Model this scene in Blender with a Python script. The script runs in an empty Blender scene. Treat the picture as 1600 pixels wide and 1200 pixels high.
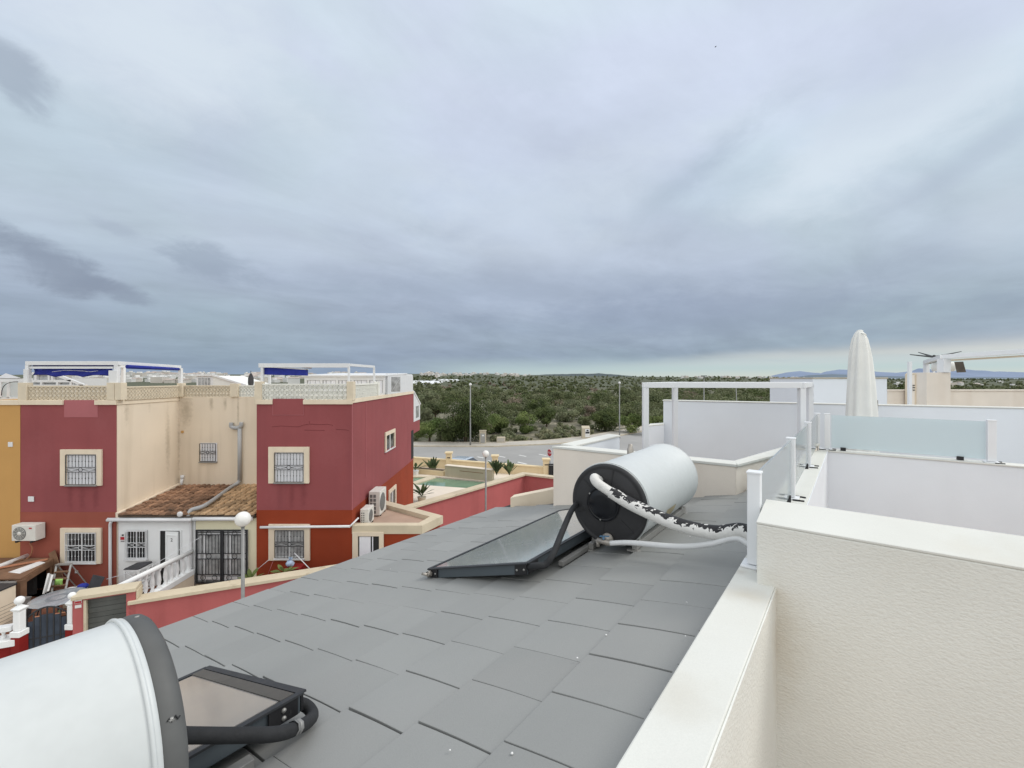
import bpy, math, random
import numpy as np
from mathutils import Vector, Matrix
R = math.radians
random.seed(11)
rng = np.random.default_rng(5)
C = bpy.context.scene.collection
H = 7.4                                   # eye height above the street
FP, CX, CY = 700.0, 800.0, 591.0          # focal length in photo pixels, principal point, horizon
AL = math.atan2(536, 700)
AX = Vector((math.sin(AL), math.cos(AL), 0))      # along the ridge of the house we stand on
BX = Vector((math.cos(AL), -math.sin(AL), 0))     # across it, towards our terrace
UP = Vector((0, 0, 1))

def ab(a, b, z): return AX*a + BX*b + Vector((0, 0, z+H))
def at(x, y, Y): return Vector(((x-CX)/FP*Y, Y, H-(y-CY)/FP*Y))
def PX(x, Y): return (x-CX)/FP*Y
def PZ(y, Y): return H-(y-CY)/FP*Y
RS, RZ = 0.2189, -1.0314                  # slope of our tiled roof
def roof_z(b, h=0.0): return RZ+RS*b+h
def onroof(a, b, h=0.0): return ab(a, b, roof_z(b, h))

# ------------------------------------------------------------------ objects
def empty(name, loc, label=None, cat=None, group=None):
    o = bpy.data.objects.new(name, None); C.objects.link(o); o.location = loc
    o.empty_display_size = 0.2
    return tag(o, label, cat, group)
def tag(o, label=None, cat=None, group=None, kind=None):
    if label: o['label'] = label
    if cat: o['category'] = cat
    if group: o['group'] = group
    if kind: o['kind'] = kind
    return o
def wloc(p):
    l = Vector((0, 0, 0))
    while p is not None:
        l = l + p.location; p = p.parent
    return l

class MB:
    def __init__(s): s.v = []; s.f = []; s.sm = []
    def add(s, vs, fs, smooth=False):
        n = len(s.v); s.v += [Vector(v) for v in vs]
        s.f += [[i+n for i in f] for f in fs]; s.sm += [smooth]*len(fs); return s
    def box(s, x0, x1, y0, y1, z0, z1):
        x0, x1 = sorted((x0, x1)); y0, y1 = sorted((y0, y1)); z0, z1 = sorted((z0, z1))
        return s.add([(x0,y0,z0),(x1,y0,z0),(x1,y1,z0),(x0,y1,z0),(x0,y0,z1),(x1,y0,z1),(x1,y1,z1),(x0,y1,z1)],
                     [(3,2,1,0),(4,5,6,7),(0,1,5,4),(1,2,6,5),(2,3,7,6),(3,0,4,7)])
    def hexa(s, b4, t4):
        return s.add(list(b4)+list(t4), [(3,2,1,0),(4,5,6,7),(0,1,5,4),(1,2,6,5),(2,3,7,6),(3,0,4,7)])
    def abbox(s, a0, a1, b0, b1, z0, z1, z0b=None, z1b=None):
        # box on the (a,b) axes; z may differ on the far (a1) side. order keeps outward normals
        z0b = z0 if z0b is None else z0b; z1b = z1 if z1b is None else z1b
        q = [(a0,b0),(a0,b1),(a1,b1),(a1,b0)]
        zz0 = [z0,z0,z0b,z0b]; zz1 = [z1,z1,z1b,z1b]
        return s.hexa([ab(*p, z) for p, z in zip(q, zz0)], [ab(*p, z) for p, z in zip(q, zz1)])
    def beam(s, p, q, w, h=None, up=UP):
        p = Vector(p); q = Vector(q); h = h or w
        d = (q-p).normalized(); u = Vector(up)
        if abs(d.dot(u)) > .98: u = Vector((0, 1, 0)) if abs(d.y) < .9 else Vector((1, 0, 0))
        r = d.cross(u).normalized(); u = r.cross(d).normalized()
        r = r*w/2; u = u*h/2
        return s.hexa([p-r-u, p+r-u, q+r-u, q-r-u], [p-r+u, p+r+u, q+r+u, q-r+u])
    def prism(s, poly, z0, z1):
        # vertical prism from CCW (seen from above) xy list, absolute z; z may be lists
        n = len(poly); A0 = 0
        for i in range(n):
            x1, y1 = poly[i][0], poly[i][1]; x2, y2 = poly[(i+1) % n][0], poly[(i+1) % n][1]
            A0 += x1*y2-x2*y1
        if A0 < 0:
            poly = poly[::-1]
            if not isinstance(z0, (int, float)): z0 = z0[::-1]
            if not isinstance(z1, (int, float)): z1 = z1[::-1]
        zl = [z0]*n if isinstance(z0, (int, float)) else z0
        zh = [z1]*n if isinstance(z1, (int, float)) else z1
        vs = [(p[0], p[1], z) for p, z in zip(poly, zl)]+[(p[0], p[1], z) for p, z in zip(poly, zh)]
        fs = [list(range(n))[::-1], [i+n for i in range(n)]]
        for i in range(n): j = (i+1) % n; fs.append([i, j, j+n, i+n])
        return s.add(vs, fs)
    def tube(s, path, r, n=10, caps=True):
        path = [Vector(p) for p in path]; m = len(path)
        rad = [r]*m if isinstance(r, (int, float)) else r
        base = len(s.v); prev = None
        vs = []
        for i, p in enumerate(path):
            d = (path[min(i+1, m-1)]-path[max(i-1, 0)]).normalized()
            if prev is None:
                u = UP if abs(d.z) < .9 else Vector((1, 0, 0))
                u = (u-d*u.dot(d)).normalized()
            else: u = (prev-d*prev.dot(d)).normalized()
            prev = u; w = d.cross(u)
            for k in range(n):
                t = 2*math.pi*k/n
                vs.append(p+(u*math.cos(t)+w*math.sin(t))*rad[i])
        fs = []
        for i in range(m-1):
            for k in range(n):
                k2 = (k+1) % n
                fs.append([i*n+k, i*n+k2, (i+1)*n+k2, (i+1)*n+k])
        s.add(vs, fs, True)
        if caps:
            s.f.append([base+k for k in range(n)][::-1]); s.sm.append(False)
            s.f.append([base+(m-1)*n+k for k in range(n)]); s.sm.append(False)
        return s
    def lathe(s, origin, axis, prof, n=32):
        # prof: list of (distance along axis, radius)
        o = Vector(origin); d = Vector(axis).normalized()
        u = UP if abs(d.z) < .9 else Vector((1, 0, 0))
        u = (u-d*u.dot(d)).normalized(); w = d.cross(u)
        vs = []; fs = []
        for (t, r) in prof:
            for k in range(n):
                q = 2*math.pi*k/n
                vs.append(o+d*t+(u*math.cos(q)+w*math.sin(q))*max(r, 1e-4))
        for i in range(len(prof)-1):
            for k in range(n):
                k2 = (k+1) % n; fs.append([i*n+k, i*n+k2, (i+1)*n+k2, (i+1)*n+k])
        return s.add(vs, fs, True)
    def ball(s, c, r, n=20, sz=1.0):
        m = n//2
        return s.lathe(Vector(c), UP, [(-r*sz*math.cos(math.pi*i/m), r*math.sin(math.pi*i/m)) for i in range(m+1)], n)
    def quad(s, a, b, c, d): return s.add([a, b, c, d], [(0, 1, 2, 3)])
    def build(s, name, mat, parent=None, bevel=0, segs=2, solid=0):
        me = bpy.data.meshes.new(name)
        l = wloc(parent) if parent is not None else Vector((0, 0, 0))
        me.from_pydata([tuple(v-l) for v in s.v], [], s.f)
        me.polygons.foreach_set('use_smooth', s.sm)
        me.update()
        o = bpy.data.objects.new(name, me); C.objects.link(o)
        if mat: me.materials.append(mat)
        if parent is not None: o.parent = parent
        if solid:
            m = o.modifiers.new('solid', 'SOLIDIFY'); m.thickness = solid; m.offset = 0
        if bevel:
            m = o.modifiers.new('bevel', 'BEVEL'); m.width = bevel; m.segments = segs
            m.limit_method = 'ANGLE'; m.angle_limit = R(40)
        return o
def top(mb, name, mat, loc, label=None, cat=None, group=None, kind=None, bevel=0):
    o = mb.build(name, mat, None, bevel)
    loc = Vector(loc)
    o.data.transform(Matrix.Translation(-loc)); o.location = loc
    return tag(o, label, cat, group, kind)
def copy_tree(o, parent=None):
    c = o.copy(); C.objects.link(c); c.parent = parent
    for ch in list(o.children): copy_tree(ch, c)
    return c

def curve(pts, n=8):
    # Catmull-Rom through points
    P = [Vector(p) for p in pts]; P = [P[0]*2-P[1]]+P+[P[-1]*2-P[-2]]; out = []
    for i in range(1, len(P)-2):
        for k in range(n):
            t = k/n; a, b, c, d = P[i-1:i+3]
            out.append(0.5*((2*b)+(c-a)*t+(2*a-5*b+4*c-d)*t*t+(3*b-a-3*c+d)*t**3))
    out.append(P[-2]); return out

# ------------------------------------------------------------------ materials
def s2l(c):
    return tuple(((v/255)/12.92 if v/255 <= .04045 else ((v/255+.055)/1.055)**2.4) for v in c)
def nt(m): return m.node_tree.nodes, m.node_tree.links
def mat(name, col, rough=.75, var=.06, vs=2.0, bump=0, bs=60, metal=0, streak=0, streak_col=(.25,.22,.18), grain=0,
        spot=0, spot_col=(.05,.05,.05), spot_s=8, spec=.4, coat=0, island=0, bdist=.01, dirt=0, wave=None):
    m = bpy.data.materials.new(name); m.use_nodes = True
    N, L = nt(m); b = N['Principled BSDF']
    b.inputs['Roughness'].default_value = rough; b.inputs['Metallic'].default_value = metal
    b.inputs['Specular IOR Level'].default_value = spec
    if coat: b.inputs['Coat Weight'].default_value = coat; b.inputs['Coat Roughness'].default_value = .1
    g = N.new('ShaderNodeNewGeometry'); pos = g.outputs['Position']
    def noise(scale, detail=4, stretch=None, dist=0):
        n = N.new('ShaderNodeTexNoise'); n.inputs['Scale'].default_value = scale; n.inputs['Detail'].default_value = detail
        n.inputs['Distortion'].default_value = dist
        src = pos
        if stretch:
            mp = N.new('ShaderNodeMapping'); mp.inputs['Scale'].default_value = stretch
            L.new(pos, mp.inputs['Vector']); src = mp.outputs['Vector']
        L.new(src, n.inputs['Vector']); return n.outputs['Fac']
    def ramp(f, a, b_):
        r = N.new('ShaderNodeMapRange'); r.inputs['From Min'].default_value = a; r.inputs['From Max'].default_value = b_
        L.new(f, r.inputs['Value']); return r.outputs['Result']
    def mix(fac, a, b_, mode='MIX'):
        x = N.new('ShaderNodeMix'); x.data_type = 'RGBA'; x.blend_type = mode
        for sock, val in ((x.inputs[0], fac), (x.inputs[6], a), (x.inputs[7], b_)):
            if isinstance(val, (int, float)): sock.default_value = val
            elif isinstance(val, tuple): sock.default_value = (*val[:3], 1)
            else: L.new(val, sock)
        return x.outputs[2]
    lo = tuple(c*(1-var) for c in col); hi = tuple(min(1, c*(1+var)) for c in col)
    c = mix(ramp(noise(vs, 5), .3, .7), lo, hi)
    if grain: c = mix(ramp(noise(bs*1.7, 2), .35, .65), c, tuple(min(1, v*(1+grain)) for v in col), 'MIX') if grain < 0 else mix(grain, c, mix(ramp(noise(bs*1.7, 2), .3, .7), tuple(v*.6 for v in col), tuple(min(1, v*1.35) for v in col)))
    if island: 
        c = mix(1.0, c, mix(g.outputs['Random Per Island'], (1-island,)*3, (1+island*.6,)*3), 'MULTIPLY')
    if streak:
        f = ramp(noise(1.0, 6, (2.6, 2.6, .22)), .52, .75)
        q = N.new('ShaderNodeMath'); q.operation = 'MULTIPLY'; L.new(f, q.inputs[0]); q.inputs[1].default_value = streak
        c = mix(q.outputs[0], c, streak_col)
    if dirt:
        f = ramp(noise(.7, 8, dist=1.0), .5, .72)
        q = N.new('ShaderNodeMath'); q.operation = 'MULTIPLY'; L.new(f, q.inputs[0]); q.inputs[1].default_value = dirt
        c = mix(q.outputs[0], c, streak_col)
    if spot:
        f = ramp(noise(spot_s, 6, dist=.5), .62, .70)
        q = N.new('ShaderNodeMath'); q.operation = 'MULTIPLY'; L.new(f, q.inputs[0]); q.inputs[1].default_value = spot
        c = mix(q.outputs[0], c, spot_col)
    L.new(c, b.inputs['Base Color'])
    if bump:
        bn = N.new('ShaderNodeBump'); bn.inputs['Strength'].default_value = bump; bn.inputs['Distance'].default_value = bdist
        L.new(noise(bs, 3, wave), bn.inputs['Height']); L.new(bn.outputs['Normal'], b.inputs['Normal'])
    rr = ramp(noise(vs*3, 3), .2, .8)
    q = N.new('ShaderNodeMath'); q.operation = 'MULTIPLY_ADD'; L.new(rr, q.inputs[0]); q.inputs[1].default_value = .12
    q.inputs[2].default_value = max(.02, rough-.06); L.new(q.outputs[0], b.inputs['Roughness'])
    return m
def foliage(name, c1, c2, island=.22):
    m = mat(name, c1, .75, .35, .35, island=island, spec=.2)
    N, L = nt(m); b = N['Principled BSDF']
    g = N.new('ShaderNodeNewGeometry'); mp = N.new('ShaderNodeMapping'); mp.inputs['Scale'].default_value = (.5, .5, .8)
    n = N.new('ShaderNodeTexNoise'); n.inputs['Scale'].default_value = .9; n.inputs['Detail'].default_value = 4
    L.new(g.outputs['Position'], mp.inputs['Vector']); L.new(mp.outputs['Vector'], n.inputs['Vector'])
    r = N.new('ShaderNodeMapRange'); r.inputs['From Min'].default_value = .38; r.inputs['From Max'].default_value = .62
    L.new(n.outputs['Fac'], r.inputs['Value'])
    x = N.new('ShaderNodeMix'); x.data_type = 'RGBA'
    old = b.inputs['Base Color'].links[0].from_socket
    y = N.new('ShaderNodeMix'); y.data_type = 'RGBA'; y.blend_type = 'MULTIPLY'; y.inputs[0].default_value = 1
    k = tuple(min(4, q/max(p, .001)) for p, q in zip(c1, c2))
    L.new(old, y.inputs[6]); y.inputs[7].default_value = (*k, 1)
    L.new(r.outputs['Result'], x.inputs[0]); L.new(old, x.inputs[6]); L.new(y.outputs[2], x.inputs[7])
    L.new(x.outputs[2], b.inputs['Base Color'])
    tr = N.new('ShaderNodeBsdfTranslucent'); L.new(x.outputs[2], tr.inputs['Color'])
    ms = N.new('ShaderNodeMixShader'); ms.inputs[0].default_value = .28
    out = N['Material Output']; L.new(b.outputs[0], ms.inputs[1]); L.new(tr.outputs[0], ms.inputs[2]); L.new(ms.outputs[0], out.inputs['Surface'])
    return m
def glass_mat(name, tint, opaque, diff, rough=.08):
    m = bpy.data.materials.new(name); m.use_nodes = True
    N, L = nt(m); N.remove(N['Principled BSDF'])
    out = N['Material Output']
    t = N.new('ShaderNodeBsdfTransparent'); t.inputs['Color'].default_value = (*tint, 1)
    d = N.new('ShaderNodeBsdfDiffuse'); d.inputs['Color'].default_value = (*diff, 1)
    tr = N.new('ShaderNodeBsdfTranslucent'); tr.inputs['Color'].default_value = (*diff, 1)
    a = N.new('ShaderNodeMixShader'); a.inputs[0].default_value = .45
    L.new(d.outputs[0], a.inputs[1]); L.new(tr.outputs[0], a.inputs[2])
    b = N.new('ShaderNodeMixShader'); b.inputs[0].default_value = opaque
    L.new(t.outputs[0], b.inputs[1]); L.new(a.outputs[0], b.inputs[2])
    gl = N.new('ShaderNodeBsdfGlossy'); gl.inputs['Roughness'].default_value = rough
    fr = N.new('ShaderNodeFresnel'); fr.inputs['IOR'].default_value = 1.45
    c = N.new('ShaderNodeMixShader'); L.new(fr.outputs[0], c.inputs[0]); L.new(b.outputs[0], c.inputs[1]); L.new(gl.outputs[0], c.inputs[2])
    L.new(c.outputs[0], out.inputs['Surface'])
    return m

MT = {}
MT['stucco'] = mat('white_render', (.735,.738,.692), .9, .05, 1.5, bump=.42, bs=74, bdist=.009, wave=(.75,.75,1.5), dirt=.10, streak_col=(.5,.46,.36), grain=.07)
MT['coping'] = mat('white_coping', (.68,.685,.645), .85, .03, 2.5, bump=.10, bs=120, spot=.15, spot_col=(.55,.48,.36), spot_s=2.0, grain=.06, dirt=.12, streak_col=(.60,.56,.45))
def stain(m, c, rad, col, k, zs=1.0):
    N, L = nt(m); b = N['Principled BSDF']; old = b.inputs['Base Color'].links[0].from_socket
    g = N.new('ShaderNodeNewGeometry'); v = N.new('ShaderNodeVectorMath'); v.operation = 'SUBTRACT'; L.new(g.outputs['Position'], v.inputs[0]); v.inputs[1].default_value = c
    mp = N.new('ShaderNodeMapping'); mp.inputs['Scale'].default_value = (1, 1, zs); L.new(v.outputs[0], mp.inputs['Vector'])
    l = N.new('ShaderNodeVectorMath'); l.operation = 'LENGTH'; L.new(mp.outputs['Vector'], l.inputs[0])
    n = N.new('ShaderNodeTexNoise'); n.inputs['Scale'].default_value = 9; n.inputs['Detail'].default_value = 6; L.new(g.outputs['Position'], n.inputs['Vector'])
    a = N.new('ShaderNodeMath'); a.operation = 'MULTIPLY_ADD'; L.new(n.outputs['Fac'], a.inputs[0]); a.inputs[1].default_value = rad*1.2; L.new(l.outputs['Value'], a.inputs[2])
    r = N.new('ShaderNodeMapRange'); r.interpolation_type = 'SMOOTHSTEP'; L.new(a.outputs[0], r.inputs['Value']); r.inputs['From Min'].default_value = rad*1.7; r.inputs['From Max'].default_value = rad*.5
    r.inputs['To Max'].default_value = k
    x = N.new('ShaderNodeMix'); x.data_type = 'RGBA'; L.new(r.outputs['Result'], x.inputs[0]); L.new(old, x.inputs[6]); x.inputs[7].default_value = (*col, 1); L.new(x.outputs[2], b.inputs['Base Color'])
stain(MT['coping'], ab(2.30, -.40, -1.0), .13, (.54, .47, .35), .42)
stain(MT['coping'], ab(1.45, -.44, -1.0), .16, (.52, .48, .40), .35)
stain(MT['coping'], ab(2.56, -.47, -1.0), .06, (.46, .41, .34), .4)
stain(MT['coping'], ab(2.6, .6, -.68), .25, (.56, .54, .47), .4)
stain(MT['stucco'], ab(2.47, -.29, -1.25), .16, (.55, .49, .38), .45, .35)
stain(MT['stucco'], ab(2.47, 1.0, -1.9), .5, (.55, .53, .46), .35, .6)
MT['white_wall'] = mat('white_wall', (.775,.815,.86), .9, .03, 1.2, bump=.15, bs=70, bdist=.006, dirt=.08, streak_col=(.5,.5,.5))
MT['beige_wall'] = mat('beige_render', (.83,.755,.668), .92, .06, 1.6, bump=.3, bs=80, bdist=.006, streak=.22, streak_col=(.60,.49,.38), grain=.06)
MT['tile'] = mat('grey_concrete_tile', (.290,.296,.288), .68, .05, 1.2, bump=.08, bs=160, island=.05, grain=.10, spec=.35, dirt=.2, streak_col=(.335,.32,.305))
MT['under'] = mat('roof_underlay', (.03,.03,.03), .95)
MT['postwhite'] = mat('white_powder_coat', (.80,.82,.84), .4, .02, 3, spec=.5)
MT['frost'] = glass_mat('frosted_glass', (.82,.93,.97), .70, (.90,.98,1.0))
MT['black'] = mat('black_plastic', (.018,.018,.02), .5, .2, 6)
MT['tank'] = mat('white_tank_enamel', (.60,.627,.625), .42, .04, 2.2, bump=.03, bs=14, spot=.05, spot_col=(.45,.42,.36), spot_s=3, grain=.05, streak=.10, streak_col=(.5,.47,.42))
MT['cap'] = mat('dark_tank_cap', (.030,.030,.032), .5, .25, 5, bump=.05, bs=30)
MT['capgrey'] = mat('grey_tank_cap', (.105,.107,.105), .6, .18, 5, bump=.06, bs=30, dirt=.4, streak_col=(.17,.165,.155))
MT['hatch'] = mat('gloss_hatch', (.006,.007,.01), .38, .1, 5)
MT['alu'] = mat('grey_aluminium', (.095,.115,.13), .42, .06, 4, metal=.25)
MT['alulight'] = mat('galvanised_steel', (.36,.355,.34), .5, .12, 8, metal=.4)
MT['foam'] = mat('black_pipe_foam', (.022,.023,.025), .8, .2, 12, bump=.2, bs=90)
MT['whitetape'] = mat('white_wrapped_hose', (.72,.71,.68), .6, .08, 14, bump=.5, bs=60, spot=.0)
MT['whitepipe'] = mat('white_pipe', (.72,.73,.73), .4, .04, 6)
MT['brass'] = mat('weathered_brass', (.40,.37,.33), .45, .25, 20, metal=.5)
MT['plum'] = mat('plum_render', s2l((146,78,80)), .93, .08, .6, bump=.25, bs=60, streak=.34, streak_col=s2l((128,68,72)), grain=.10)
MT['plumlight'] = mat('faded_plum_render', s2l((172,104,108)), .93, .05, 1, bump=.2, bs=60, grain=.08)
MT['rust'] = mat('rust_render', s2l((146,60,32)), .93, .09, .9, bump=.25, bs=60, streak=.25, streak_col=s2l((128,50,28)), grain=.10)
MT['rustleft'] = mat('brick_red_render', s2l((150,82,68)), .93, .07, .9, bump=.25, bs=60, streak=.2, streak_col=s2l((126,62,52)), grain=.10)
MT['cream'] = mat('cream_render', s2l((226,212,192)), .92, .05, .7, bump=.2, bs=60, streak=.34, streak_col=s2l((184,168,144)), grain=.07)
MT['trim'] = mat('cream_trim', s2l((226,212,190)), .88, .05, 2, bump=.12, bs=60, streak=.25, streak_col=s2l((186,168,140)))
MT['lattice'] = mat('concrete_lattice', s2l((216,204,182)), .9, .06, 4, bump=.15, bs=60)
MT['latticewhite'] = mat('white_lattice', s2l((228,228,220)), .9, .05, 4, bump=.15, bs=60)
MT['yellow'] = mat('ochre_render', s2l((196,152,92)), .93, .05, .8, bump=.2, bs=60, streak=.15, streak_col=s2l((172,130,78)), grain=.08)
MT['porchwhite'] = mat('porch_white', s2l((236,238,238)), .85, .03, 1.5, bump=.12, bs=60, streak=.1, streak_col=(.5,.5,.48))
MT['porchcream'] = mat('porch_cream', s2l((232,226,196)), .85, .03, 1.5, bump=.12, bs=60, streak=.12, streak_col=(.6,.55,.4))
MT['terracotta'] = mat('clay_tile', s2l((152,118,94)), .85, .22, 3.5, bump=.3, bs=40, island=.5, spot=.8, spot_col=(.06,.045,.035), spot_s=5, grain=.15)
MT['terratan'] = mat('pale_clay_tile', s2l((190,160,126)), .85, .2, 3.5, bump=.3, bs=40, island=.42, spot=.75, spot_col=(.09,.07,.05), spot_s=5, grain=.15)
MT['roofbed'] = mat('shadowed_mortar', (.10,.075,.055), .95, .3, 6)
MT['whitemetal'] = mat('white_metal', (.74,.75,.76), .45, .03, 4)
MT['darkmetal'] = mat('dark_iron', (.03,.032,.036), .55, .15, 8)
MT['greymetal'] = mat('grey_post_steel', (.27,.27,.265), .5, .1, 6, metal=.3)
MT['shutter'] = mat('pale_roller_blind', (.80,.81,.85), .6, .03, 3)
MT['darkglass'] = mat('dark_window_glass', (.02,.024,.028), .08, .2, 2, spec=.8)
MT['curtainglass'] = mat('curtained_glass', (.40,.41,.41), .14, .35, 5, spec=.7)
MT['navy'] = mat('navy_awning_fabric', (.018,.030,.26), .8, .15, 6, bump=.2, bs=30)
MT['globe'] = mat('opal_globe', (.82,.81,.78), .35, .02, 4)
MT['acwhite'] = mat('ac_casing', (.70,.69,.64), .5, .05, 6, streak=.15)
MT['acgrill'] = mat('ac_grille', (.16,.165,.16), .6, .15, 20)
MT['wallred'] = mat('wall_rose_render', s2l((176,96,95)), .93, .09, .9, bump=.25, bs=60, streak=.3, streak_col=s2l((140,70,68)), grain=.12)
MT['wallcap'] = mat('sand_coping', s2l((204,192,168)), .9, .08, 1.5, bump=.2, bs=50, streak=.2, streak_col=s2l((160,144,118)), spot=.3, spot_col=s2l((150,134,108)), spot_s=4)
MT['blood'] = mat('deep_red_paint', s2l((128,20,16)), .8, .12, 2, bump=.2, bs=50, streak=.2, streak_col=s2l((90,16,14)))
MT['paving'] = mat('terrace_paving', s2l((178,152,134)), .9, .1, 1.2, bump=.15, bs=40, dirt=.4, streak_col=s2l((140,112,96)))
MT['patio'] = mat('pale_pool_paving', s2l((226,214,198)), .9, .05, .8, bump=.15, bs=30)
MT['yard'] = mat('yard_tiles', s2l((120,78,60)), .85, .2, 1.5, bump=.15, bs=30)
MT['asphalt'] = mat('asphalt', (.33,.325,.315), .9, .10, .25, bump=.2, bs=60, dirt=.35, streak_col=(.27,.265,.255), grain=.10)
MT['pavement'] = mat('pavement', (.46,.43,.38), .9, .1, .5, bump=.2, bs=40, dirt=.3, streak_col=(.34,.30,.25))
MT['linepaint'] = mat('road_paint', (.72,.72,.70), .8, .12, 3)
MT['concrete'] = mat('concrete_box', s2l((190,180,160)), .9, .1, 1.5, bump=.25, bs=40, streak=.3, streak_col=s2l((140,130,110)))
MT['lightwall'] = mat('boundary_cream', s2l((222,204,168)), .92, .05, .8, bump=.2, bs=40, streak=.15, streak_col=s2l((190,170,134)))
MT['poolwall'] = mat('pool_stone', s2l((188,180,158)), .9, .08, .8, bump=.2, bs=30, streak=.2, streak_col=s2l((150,142,120)))
MT['woodbrown'] = mat('weathered_board', s2l((124,94,72)), .85, .2, 3, bump=.2, bs=30, streak=.2, streak_col=(.05,.04,.03))
MT['plank'] = mat('orange_plank', s2l((168,116,88)), .85, .2, 3, bump=.2, bs=30)
MT['tarp'] = mat('dusty_tarp', (.20,.19,.18), .8, .25, 4, bump=.3, bs=12)
MT['glasstop'] = mat('frosted_table_glass', (.30,.33,.36), .22, .2, 3, spec=.7, coat=.3)
MT['bluegate'] = mat('slate_blue_panel', (.035,.048,.07), .6, .25, 4, streak=.4, streak_col=(.09,.10,.12))
MT['shutterdoor'] = mat('grey_shutter_door', (.085,.09,.085), .65, .2, 2, streak=.5, streak_col=(.14,.14,.13))
MT['stone'] = mat('rough_stone', s2l((140,116,92)), .95, .25, 3, bump=.5, bs=12)
MT['bark'] = mat('bark', (.10,.075,.05), .95, .3, 4, bump=.5, bs=20)
MT['signred'] = mat('sign_red', (.42,.02,.03), .5, .08, 4)
MT['signwhite'] = mat('sign_white', (.75,.75,.74), .5, .04, 4)
MT['lime'] = mat('lime_cloth', s2l((168,218,120)), .8, .08, 8)
MT['canvas'] = mat('cream_canvas', (.80,.805,.77), .9, .04, 4, bump=.2, bs=50, streak=.15, streak_col=(.5,.5,.46))
MT['darkcanvas'] = mat('dark_canvas', (.05,.05,.055), .9, .2, 4, bump=.2, bs=50)
MT['browncloth'] = mat('brown_cloth', (.11,.095,.08), .9, .2, 8)
MT['carpaint'] = mat('silver_blue_paint', (.48,.55,.62), .25, .03, 3, coat=.6, metal=.3)
MT['tyre'] = mat('tyre', (.02,.02,.02), .9)
MT['townwhite'] = mat('town_white', (.66,.655,.64), .9, .12, .05)
MT['towncream'] = mat('town_cream', (.58,.54,.49), .9, .12, .05)
MT['townroof'] = mat('town_roof', (.44,.38,.34), .9, .2, .05)
MT['greenhouse'] = mat('greenhouse_plastic', (.80,.82,.83), .5, .06, .05)
MT['pine'] = foliage('pine_needles', (.066,.090,.034), (.120,.150,.052))
MT['olive'] = foliage('olive_leaves', (.165,.190,.105), (.235,.245,.145))
MT['scrub'] = foliage('scrub_leaves', (.105,.130,.060), (.175,.190,.095), .2)
MT['bright'] = foliage('bright_leaves', (.115,.165,.050), (.20,.24,.085))
MT['dry'] = foliage('dry_twigs', (.24,.195,.15), (.30,.25,.19))
MT['weed'] = foliage('weed_leaves', (.20,.22,.12), (.30,.29,.18))
MT['palm'] = foliage('broad_leaves', (.070,.105,.050), (.13,.175,.075), .4)

def water_mat():
    m = mat('pool_water', (.15,.27,.18), .05, .15, .7, bump=.25, bs=4, spec=.6); return m
MT['water'] = water_mat()
MT['pipegrey'] = mat('grey_soil_pipe', (.40,.41,.42), .5, .05, 4)
MT['bluegrey'] = mat('blue_valve_lever', (.10,.20,.32), .4, .1, 8)
MT['frostring'] = mat('etched_glass_ring', (.20,.225,.25), .3, .1, 6)

# ================================================================== THE HOUSE WE STAND ON
house = empty('terraced_house', ab(0, -2.4, -H), 'white rendered house with grey sloping tile roof and thick parapets, nearest the viewer', 'house')
GA, TW = 0.3751, 0.30
OFF = [.271, .22, .167, .151, .152, .147, .139, .146, .132, .126, .13, .30]
def tile_mesh():
    m = MB()
    B0 = -.5567
    for k in range(-1, 10):
        bt = B0-k*GA; bl = bt-GA
        amax = 5.20
        if k == -1: bt = -.495; bl = B0; amax = 7.4
        if k == 0: amax = 6.8
        if k == 1: amax = 5.35
        if bl < -3.25: amax = 5.24
        off = OFF[k % len(OFF)]
        j = -6
        while True:
            a0 = off+j*TW+rng.normal(0, .0018); a1 = a0+TW-.0035; j += 1
            if a0 > amax: break
            a1 = min(a1, amax)
            if a1-a0 < .03: break
            dz0 = rng.normal(0, .0005); dz1 = rng.normal(0, .0010); tw = rng.normal(0, .0009)
            ov = .045 if k > -1 else 0
            # lower end lies on the tile below (raised), upper end tucked under the next course
            hl, hu = .026+dz1, .006+dz0
            t = .015
            bu = min(bt+ov, -.492)
            sk = rng.normal(0, .0025)
            # five stations give each tile a faint crown so that side joints open towards the low end
            n = 4; st = []
            for i in range(n+1):
                u = i/n; bb = bl+(bu-bl)*u
                hh = hl+(hu-hl)*u+.004*math.sin(math.pi*u)
                g = .0018*(1-u)
                st.append((bb, hh, g))
            vs = []
            for (bb, hh, g) in st:
                for (aa, dt) in ((a0+g+sk*0, tw), (a1-g, -tw)):
                    vs.append(onroof(aa, bb, hh+dt)); vs.append(onroof(aa, bb, hh+dt-t))
            fs = []
            for i in range(n):
                p = i*4; q = p+4
                fs.append((p, p+2, q+2, q)[::1])          # top
                fs.append((p+1, q+1, q+3, p+3))
                fs.append((p, q, q+1, p+1)); fs.append((p+2, p+3, q+3, q+2))
            fs.append((0, 1, 3, 2)); e = n*4; fs.append((e, e+2, e+3, e+1))
            m.add(vs, fs)
    return m
tm = tile_mesh().build('tiled_roof', MT['tile'], house)
md = tm.modifiers.new('bevel', 'BEVEL'); md.width = .0025; md.segments = 2; md.limit_method = 'ANGLE'; md.angle_limit = R(50)
u = MB()
u.hexa([onroof(-1.6, -4.30, -.10), onroof(-1.6, -.49, -.10), onroof(7.4, -.49, -.10), onroof(7.4, -4.30, -.10)],
       [onroof(-1.6, -4.30, -.012), onroof(-1.6, -.49, -.012), onroof(7.4, -.49, -.012), onroof(7.4, -4.30, -.012)])
u.build('roof_underlay', MT['under'], house)
w = MB(); w.abbox(-1.5, 5.15, -4.18, -4.0, -H, roof_z(-4.18, -.10)); w.build('outer_wall', MT['stucco'], house)
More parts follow.
